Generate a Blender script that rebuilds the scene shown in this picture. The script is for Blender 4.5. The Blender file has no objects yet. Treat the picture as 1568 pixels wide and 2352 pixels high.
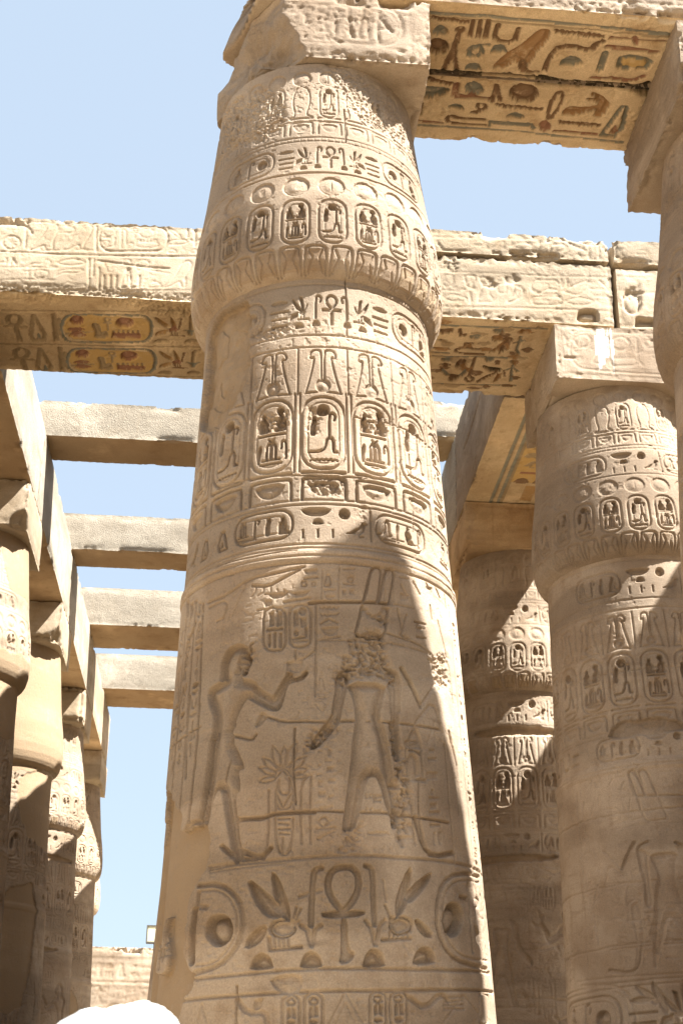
import bpy, math, random
import numpy as np
from mathutils import Matrix, Vector
rad = math.radians
SC = bpy.context.scene
COL = SC.collection
# ------------------------------------------------------------ camera
def rot_axes(p, yaw, roll):
    f = np.array([math.sin(yaw)*math.cos(p), math.cos(yaw)*math.cos(p), math.sin(p)])
    r = np.array([math.cos(yaw), -math.sin(yaw), 0.0]); u = np.cross(r, f)
    r2 = r*math.cos(roll) + u*math.sin(roll); u2 = -np.cross(f, r2) if False else np.cross(r2, f)
    return r2, u2, f
cd = bpy.data.cameras.new('camera'); cam = bpy.data.objects.new('camera', cd); COL.objects.link(cam)
r2, u2, ff = rot_axes(.436, .0732, .017)
cam.matrix_world = Matrix(((r2[0], u2[0], -ff[0], 0), (r2[1], u2[1], -ff[1], 0), (r2[2], u2[2], -ff[2], 1.6), (0, 0, 0, 1)))
cd.sensor_fit = 'VERTICAL'; cd.sensor_height = 36; cd.sensor_width = 24; cd.lens = 36*3272.9/2352
cd.clip_start = .05; cd.clip_end = 2000
cd.dof.use_dof = True; cd.dof.focus_distance = 13.0; cd.dof.aperture_fstop = 8.0
SC.camera = cam
# ------------------------------------------------------------ light
SUN = Vector((.64, -.38, 1.0)).normalized()
w = bpy.data.worlds.new('World'); SC.world = w; w.use_nodes = True
nt = w.node_tree; nt.nodes.clear()
sky = nt.nodes.new('ShaderNodeTexSky'); sky.sky_type = 'NISHITA'; sky.sun_disc = False
sky.sun_elevation = math.asin(SUN.z); sky.sun_rotation = math.atan2(SUN.x, SUN.y)
sky.air_density = 1.0; sky.dust_density = 1.6; sky.ozone_density = .4; sky.altitude = 80
bg = nt.nodes.new('ShaderNodeBackground'); bg.inputs['Strength'].default_value = .122
wo = nt.nodes.new('ShaderNodeOutputWorld')
hz = nt.nodes.new('ShaderNodeMix'); hz.data_type = 'RGBA'; hz.inputs[0].default_value = .88; hz.inputs[7].default_value = (1.25, 1.51, 1.80, 1)   # thin dusty veil over the clear sky
nt.links.new(sky.outputs[0], hz.inputs[6]); nt.links.new(hz.outputs[2], bg.inputs[0]); nt.links.new(bg.outputs[0], wo.inputs[0])
sl = bpy.data.lights.new('sun', 'SUN'); so = bpy.data.objects.new('sun', sl); COL.objects.link(so)
sl.energy = 5.0; sl.angle = rad(.53); sl.color = (1, .965, .91)
so.rotation_euler = SUN.to_track_quat('Z', 'Y').to_euler(); so.location = SUN*60
SC.view_settings.view_transform = 'Standard'; SC.view_settings.look = 'None'; SC.view_settings.gamma = 1
SC.view_settings.exposure = 2.04
SC.cycles.use_denoising = True; SC.cycles.denoising_prefilter = 'ACCURATE'; SC.cycles.max_bounces = 8; SC.cycles.diffuse_bounces = 5
# ------------------------------------------------------------ noise
def _hash(i, j, k, s):
    h = (i*374761393 + j*668265263 + k*2147483647 + s*974634541) & 0xffffffff
    h = ((h ^ (h >> 13))*1274126177) & 0xffffffff
    h = (h ^ (h >> 16))*2246822519 & 0xffffffff
    return ((h ^ (h >> 15)) & 0xffffff)/16777215.0
def vnoise(x, y, z, s=0):
    x = np.asarray(x, float); y = np.asarray(y, float)+0*x; z = np.asarray(z, float)+0*x
    i = np.floor(x); j = np.floor(y); k = np.floor(z)
    fx = x-i; fy = y-j; fz = z-k
    fx = fx*fx*(3-2*fx); fy = fy*fy*(3-2*fy); fz = fz*fz*(3-2*fz)
    i = i.astype(np.int64); j = j.astype(np.int64); k = k.astype(np.int64)
    def H(a, b, c): return _hash(i+a, j+b, k+c, s)
    v00 = H(0,0,0)*(1-fx)+H(1,0,0)*fx; v10 = H(0,1,0)*(1-fx)+H(1,1,0)*fx
    v01 = H(0,0,1)*(1-fx)+H(1,0,1)*fx; v11 = H(0,1,1)*(1-fx)+H(1,1,1)*fx
    return (v00*(1-fy)+v10*fy)*(1-fz)+(v01*(1-fy)+v11*fy)*fz
def fbm(x, y, z, s=0, o=4):
    v = 0; a = .5; t = 0
    for q in range(o):
        v = v+a*vnoise(x, y, z, s+q); t += a; a *= .5
        x = x*2.03; y = y*2.03; z = z*2.03
    return v/t
def sstep(a, b, x):
    t = np.clip((x-a)/(b-a), 0, 1); return t*t*(3-2*t)
# ------------------------------------------------------------ relief canvas
PAL = {1: (.16,.085,.045,.85), 2: (.165,.185,.165,.8), 3: (.30,.155,.06,.8), 4: (.50,.32,.105,.78), 5: (.27,.20,.115,.7), 6: (.03,.025,.02,.9),
       7: (.235,.085,.055,.75), 8: (.36,.205,.075,.75), 9: (.315,.225,.135,.75), 10: (.30,.21,.12,.6), 11: (.20,.125,.065,.38), 12: (.80,.78,.72,.75)}
PALA = np.zeros((16, 4)); 
for _k, _v in PAL.items(): PALA[_k] = _v
def chaikin(p, closed):
    p = np.asarray(p, float); out = []
    n = len(p)
    if closed:
        q = np.roll(p, -1, 0); return np.stack([.75*p+.25*q, .25*p+.75*q], 1).reshape(-1, 2)
    a = p[:-1]; b = p[1:]
    m = np.stack([.75*a+.25*b, .25*a+.75*b], 1).reshape(-1, 2)
    m[0] = p[0]; m[-1] = p[-1]; return m
def d_line(X, Y, p):
    d = np.full(X.shape, 1e9)
    for (ax, ay), (bx, by) in zip(p[:-1], p[1:]):
        vx = bx-ax; vy = by-ay; L = vx*vx+vy*vy+1e-12
        t = np.clip(((X-ax)*vx+(Y-ay)*vy)/L, 0, 1)
        d = np.minimum(d, (X-ax-t*vx)**2+(Y-ay-t*vy)**2)
    return np.sqrt(d)
def d_poly(X, Y, p):
    q = np.vstack([p, p[:1]]); d = d_line(X, Y, q)
    ins = np.zeros(X.shape, bool)
    for (ax, ay), (bx, by) in zip(q[:-1], q[1:]):
        if ay == by: continue
        c = (ay > Y) != (by > Y)
        ins ^= c & (X < (bx-ax)*(Y-ay)/(by-ay)+ax)
    return np.where(ins, -d, d)
class Canvas:
    def __init__(s, u0, u1, du, v0, v1, dv, su=1.0, seed=1):
        s.U = np.arange(u0, u1+du*.5, du); s.V = np.arange(v0, v1+dv*.5, dv); s.su = su
        s.du = du*su; s.dv = dv
        s.H = np.zeros((len(s.V), len(s.U))); s.C = np.zeros(s.H.shape, np.int8); s.R = np.zeros(s.H.shape); s.seed = seed
        s.S = np.zeros(s.H.shape); s.am = 1.0
    def win(s, p, pad):
        a = p.min(0)-pad; b = p.max(0)+pad
        u = s.U*s.su
        i0, i1 = np.searchsorted(u, [a[0], b[0]]); j0, j1 = np.searchsorted(s.V, [a[1], b[1]])
        if i1-i0 < 1 or j1-j0 < 1: return None
        X, Y = np.meshgrid(u[i0:i1], s.V[j0:j1]); return slice(j0, j1), slice(i0, i1), X, Y
    def stamp(s, kind, pts, w, dep, col=0, edge=None, bulge=.55):
        p = np.array(pts, float).reshape(-1, 2)*[s.su, 1]
        if len(p) >= 5 and kind in 'PBKXUF': p = chaikin(p, True)
        elif len(p) >= 4 and kind == 'L' and w < .05 and len(p) < 14: p = chaikin(p, False)
        e = edge or max(s.du, s.dv)*1.1
        if kind == 'L':
            W = s.win(p, w+.02)
            if W is None: return
            J, I, X, Y = W; d = d_line(X, Y, p)-w/2
            c = dep*sstep(e, -e, d)
            s.H[J, I] = np.maximum(s.H[J, I], c)
            if col: s.C[J, I][d < e*.3] = col
            return
        W = s.win(p, .06)
        if W is None: return
        J, I, X, Y = W; d = d_poly(X, Y, p)
        if kind == 'P':
            c = dep*sstep(e, -e, d)
            if dep > .006: c = c*(1-bulge*sstep(-.005, -.07, d))
            s.H[J, I] = np.maximum(s.H[J, I], c)
            if col: s.C[J, I][d < e*.3] = col
        elif kind == 'F':
            c = dep*sstep(e, -e, d)*(1-.82*sstep(-.004, -.085, d))
            s.H[J, I] = np.maximum(s.H[J, I], c)
        elif kind in 'BX':
            n = (fbm(X*7, Y*7, 0, 5+s.seed)-.5)*.12; m = sstep(e, -e*1.5, d+n*(.8 if kind == 'B' else .5))
            if kind == 'B':
                h = dep+.012*(fbm(X*2.5, Y*1.2, 3, 9)-.5)
            else:
                h = dep*(.35+1.3*fbm(X*3-Y*2, Y*3+X*2, 1, 21))+.04*np.floor(4*fbm(X*2.5-Y*1.2, Y*2.5+X, 6, 24, 3))/4+.02*fbm(X*16-Y*7, Y*11, 4, 22)
            s.H[J, I] = s.H[J, I]*(1-m)+h*m
            s.C[J, I][m > .5] = col; s.R[J, I] *= 1-m; s.S[J, I] = np.maximum(s.S[J, I], m)
        elif kind == 'U':
            m = sstep(e, -e, d); s.H[J, I] = s.H[J, I]*(1-m)+.004*m; s.C[J, I][m > .5] = 0
        elif kind == 'K':
            n = (fbm(X*9, Y*9, 0, 15)-.5)*.14
            s.R[J, I] = np.maximum(s.R[J, I], dep*sstep(.03, -.04, d+n))
    def run(s, L, dx=0, dy=0, k=1.0, dk=1.0, wk=1.0, thin=False):
        for kd, p, w_, d_, c_ in L:
            if thin and kd == 'P' and d_ < .04:
                q = [(x*k+dx, y+dy) for x, y in p]; s.stamp('L', q+q[:1], .016, d_*dk*.6, c_); continue
            s.stamp(kd, [(x*k+dx, y+dy) for x, y in p], w_*wk, d_*dk, c_)
    def glyph(s, name, cx, y0, h, wid=None, dep=.02, flip=1, sw=1.0, col=0):
        """place a library sign: centre cx in canvas units, base y0, height h (metres)"""
        for kd, p, w_, d_ in G[name]:
            q = [(cx+flip*x*(wid or h)/s.su, y0+y*h) for x, y in p]
            s.stamp(kd, q, max(w_*h*sw, .010), dep*d_, col)
    def line(s, v, w=.014, dep=.010, u0=None, u1=None, wob=.004):
        u0 = s.U[0] if u0 is None else u0; u1 = s.U[-1] if u1 is None else u1
        n = 40; r = np.random.RandomState(int(v*997) % 9999)
        s.stamp('L', [(u0+(u1-u0)*i/n, v+r.uniform(-wob, wob)*.5) for i in range(n+1)], w, dep)
    def vline(s, u, v0, v1, w=.012, dep=.010): s.stamp('L', [(u, v0), (u, v1)], w, dep)
    def rring(s, cx, y0, y1, halfw, w=.02, dep=.016, horiz=False, inner=True):
        hw = halfw
        ym = (y0+y1)/2; A = hw*s.su; B = (y1-y0)/2; r = min(A, B)*.85; q = []
        for (sx, sy, a0) in ((1,1,0), (-1,1,90), (-1,-1,180), (1,-1,270)):
            for a in (0, 22, 45, 67, 90):
                q.append((cx+(sx*(A-r)+r*math.cos(rad(a0+a)))/s.su, ym+sy*(B-r)+r*math.sin(rad(a0+a))))
        q.append(q[0]); s.stamp('L', q, w, dep)
        if inner:
            q2 = [(cx+(x-cx)*(1-.05/max(A, .05)), ym+(y-ym)*(1-.05/max(B, .05))) for x, y in q]
            s.stamp('L', q2, w*.5, dep*.5)
    def finish(s, wear=1.0):
        X, Y = np.meshgrid(s.U*s.su, s.V); sd = s.seed*31
        keep = 1-wear*.75*sstep(.56, .74, fbm(X*1.7, Y*1.7, sd, 3))
        s.H = s.H*np.where(s.S > .5, 1, keep)
        rough = s.R*(1.0*fbm(X*22, Y*30, sd, 41, 4)+1.1*(vnoise(X*48+9*Y, Y*62, sd, 45)-.5)+.1)
        s.H = s.H+np.maximum(rough, 0)
        n = fbm(X*3, Y*3, sd, 51, 5)-.5
        s.H = s.H+n*.012*(1-.7*s.S)*s.am
        pit = sstep(.72, .80, vnoise(X*34, Y*40, sd, 61))*sstep(.42, .6, fbm(X*2, Y*2, sd, 63))
        s.H = s.H+pit*.012*(1-.6*s.S)*s.am
        chips = sstep(.67, .70, fbm(X*9, Y*9, sd, 66, 4))
        s.H = s.H+chips*.010*(1-s.S)*s.am
        return s
    def sample(s, u, v):
        fi = np.clip((u-s.U[0])/(s.U[1]-s.U[0]), 0, len(s.U)-1.001); fj = np.clip((v-s.V[0])/s.dv, 0, len(s.V)-1.001)
        ok = (u >= s.U[0]-1e-6) & (u <= s.U[-1]+1e-6) & (v >= s.V[0]-1e-6) & (v <= s.V[-1]+1e-6)
        i = fi.astype(int); j = fj.astype(int); a = fi-i; b = fj-j
        h = (s.H[j, i]*(1-a)+s.H[j, i+1]*a)*(1-b)+(s.H[j+1, i]*(1-a)+s.H[j+1, i+1]*a)*b
        ii = np.clip((fi+.5).astype(int), 0, len(s.U)-1); jj = np.clip((fj+.5).astype(int), 0, len(s.V)-1)
        return np.where(ok, h, 0), np.where(ok, s.C[jj, ii], 0)
# ------------------------------------------------------------ sign library (unit box, base at y=0)
def circ(cx, cy, rx, ry=None, n=14): 
    ry = ry or rx; return [(cx+rx*math.cos(i*2*math.pi/n), cy+ry*math.sin(i*2*math.pi/n)) for i in range(n)]
def ringp(*a): c = circ(*a); return c+c[:1]
def half(x0, x1, y0, y1): return [((x0+x1)/2+(x1-x0)/2*math.cos(i*math.pi/8), y0+(y1-y0)*math.sin(i*math.pi/8)) for i in range(9)]
def zig(x0, x1, y, n, a): return [(x0+(x1-x0)*i/(2*n), y+(a if i % 2 else -a)) for i in range(2*n+1)]
def box(x0, y0, x1, y1): return [(x0,y0),(x1,y0),(x1,y1),(x0,y1)]
G = {
 'ankh': [('L', [(0,.55),(-.14,.72),(-.17,.85),(-.1,.97),(0,1),(.1,.97),(.17,.85),(.14,.72),(0,.55)], .07, 1), ('P', box(-.3,.46,.3,.55), 0, 1), ('P', box(-.05,0,.05,.46), 0, 1)],
 'sun': [('P', circ(0,.5,.46), 0, 1.6)], 'disc': [('L', ringp(0,.5,.45), .05, .9)],
 'reed': [('P', [(-.06,0),(.04,0),(.04,.35),(.14,.7),(.08,1),(-.05,.8),(-.06,.4)], 0, 1)],
 'water': [('L', zig(-.5,.5,.5,6,.16), .14, 1)], 'loaf': [('P', half(-.5,.5,.1,.95), 0, 1.2)],
 'basket': [('P', [(-.5,.9),(.5,.9),(.38,.4),(.15,.15),(-.15,.15),(-.38,.4)], 0, 1.1)],
 'mouth': [('P', [(-.5,.5),(-.25,.72),(0,.8),(.25,.72),(.5,.5),(.25,.28),(0,.2),(-.25,.28)], 0, 1)],
 'bar': [('P', box(-.5,.3,.5,.6), 0, 1)], 'stroke': [('P', box(-.08,0,.08,1), 0, 1)], 'three': [('P', box(-.45,0,-.3,1), 0, 1), ('P', box(-.08,0,.08,1), 0, 1), ('P', box(.3,0,.45,1), 0, 1)],
 'bee': [('P', [(-.35,1),(-.1,.72),(.12,.5),(.02,.45),(-.2,.62)], 0, 1.2), ('P', [(.0,1),(.12,.95),(.2,.5),(.1,.5)], 0, 1.2), ('P', [(-.45,.12),(-.35,.34),(-.05,.42),(-.1,.25)], 0, 1), ('P', circ(.12,.4,.14,.09), 0, .6), ('L', [(-.05,.14),(.4,.14)], .05, .7), ('L', [(.05,.3),(.05,.15)], .04, .6), ('L', [(.18,.3),(.18,.15)], .04, .6), ('L', [(.24,.48),(.34,.68)], .04, .6)],
 'sedge': [('L', [(.2,1),(.06,.98),(.02,.85),(.0,.1)], .08, 1), ('L', [(-.2,.42),(-.08,.34),(0,.08),(.08,.34),(.22,.42)], .06, .8)],
 'crook': [('L', [(.14,.72),(.2,.88),(.08,1),(-.04,.92),(-.04,0)], .08, 1)],
 'was': [('L', [(-.16,.92),(.1,.98),(.06,.85),(0,.1),(-.06,0),(0,.1),(.06,0)], .07, 1)],
 'god': [('P', [(-.28,0),(.3,0),(.3,.14),(.12,.3),(.22,.4),(.1,.6),(.02,.72),(.08,.86),(.0,.98),(-.12,.9),(-.1,.7),(-.24,.58),(-.24,.2)], 0, 1.3)],
 'stand': [('P', [(-.2,0),(.05,0),(.02,.5),(.1,.75),(.02,1),(-.12,.95),(-.12,.7),(-.2,.6)], 0, 1.2)],
 'duck': [('P', [(-.5,.12),(-.25,.25),(-.05,.5),(.12,.58),(.2,.78),(.26,.95),(.4,.96),(.5,.84),(.38,.8),(.36,.55),(.3,.35),(.12,.18),(-.1,.2)], 0, 1.2), ('L', [(.12,.2),(.12,.02),(.28,.02)], .05, .7)],
 'owl': [('P', [(-.42,.02),(-.1,.45),(.02,.85),(.14,1),(.32,.98),(.36,.8),(.26,.45),(.2,.2),(.05,.2),(-.1,.18)], 0, 1.2), ('L', [(.12,.2),(.12,0),(.32,0)], .06, .8)],
 'leg': [('L', [(-.5,.2),(-.15,.2),(.05,.4),(.12,.95),(.34,.95),(.34,.2),(.46,.2)], .12, 1)],
 'feather': [('P', [(-.08,0),(.02,0),(.03,.5),(.2,.78),(.16,.98),(-.02,1),(-.1,.7)], 0, 1)],
 'mn': [('P', box(-.5,.1,.5,.55), 0, 1), *[('L', [(-.42+.14*i,.58),(-.42+.14*i,.85)], .06, .8) for i in range(7)]],
 'arms': [('L', [(-.42,.95),(-.42,.15),(.42,.15),(.42,.95)], .14, 1)],
 'djed': [('P', box(-.08,0,.08,1), 0, 1), ('L', [(-.2,.95),(.2,.95)], .06, 1), ('L', [(-.22,.82),(.22,.82)], .06, 1), ('L', [(-.22,.7),(.22,.7)], .06, 1)],
 'pool': [('P', box(-.5,.2,.5,.8), 0, .9)], 'house': [('L', [(-.15,.1),(-.45,.1),(-.45,.9),(.45,.9),(.45,.1),(.15,.1)], .13, 1)],
 'cloth': [('L', [(.12,.05),(.12,.8),(.04,1),(-.1,.95),(-.12,.6)], .09, 1)],
 'viper': [('L', [(-.5,.3),(-.1,.42),(.1,.3),(.4,.4),(.46,.62)], .12, 1), ('L', [(.42,.6),(.36,.8)], .06, .8)],
 'ms': [('P', box(-.08,.25,.08,.95), 0, 1), ('L', [(-.22,.25),(-.22,.7),(-.1,.88)], .08, 1), ('L', [(.22,.25),(.22,.7),(.1,.88)], .08, 1), ('L', [(-.42,.2),(.42,.2)], .07, 1), ('L', [(-.5,.05),(.5,.05)], .07, 1), ('L', [(-.14,1),(0,.92),(.14,1)], .05, .8)],
 'flag': [('L', [(-.1,0),(-.1,1)], .09, 1), ('P', [(-.1,1),(.3,.92),(.28,.72),(-.1,.72)], 0, 1)],
 'eye': [('L', [(-.5,.5),(-.2,.75),(.15,.75),(.5,.5),(.15,.3),(-.2,.3),(-.5,.5)], .1, 1), ('P', circ(0,.52,.14), 0, 1)],
 'tri': [('L', [(-.3,0),(0,1),(.3,0),(-.3,0)], .1, 1), ('P', [(-.1,.1),(0,.4),(.1,.1)], 0, .8)],
 'snake': [('L', [(-.5,.1),(-.4,.55),(-.1,.7),(.3,.6),(.36,.85),(.5,.9)], .1, 1)],
 'ka': [('L', [(-.3,.95),(-.3,.2),(.3,.2),(.3,.95)], .1, 1)],
}
TALL = ['reed','crook','was','stand','stroke','feather','djed','cloth','flag','ankh','sedge']
SMALL = ['water','loaf','basket','mouth','bar','pool','house','viper','eye','sun','three','mn','leg']
SQ = ['duck','owl','god','bee','arms','ms','tri','snake','ka']
def text_row(cv, u0, u1, y0, y1, rnd, dep=.018, cart=True, scale=1.0):
    """free hieroglyphic text between u0 and u1 (canvas units)"""
    h = y1-y0; u = u0; m = h*.10; lim = u1
    while u < lim:
        r = rnd.random(); k = h/cv.su
        if r < .30:
            cv.glyph(rnd.choice(TALL), u+.16*k, y0+m, h-2*m, dep=dep); u += .34*k
        elif r < .58:
            cv.glyph(rnd.choice(SQ), u+.40*k, y0+m, h-2*m, h*.72, dep=dep, flip=rnd.choice((-1, 1))); u += .84*k
        else:
            a, b = rnd.choice(SMALL), rnd.choice(SMALL)
            wd = h*.5
            hh = h*.36
            for g, yy in ((a, y0+h*.54), (b, y0+h*.10)):
                if g in ('sun', 'leg', 'house'): cv.glyph(g, u+.32*k, yy, hh, hh, dep=dep)
                else: cv.glyph(g, u+.32*k, yy, hh*.85, wd, dep=dep)
            u += .66*k
TRACE = {}
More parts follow.
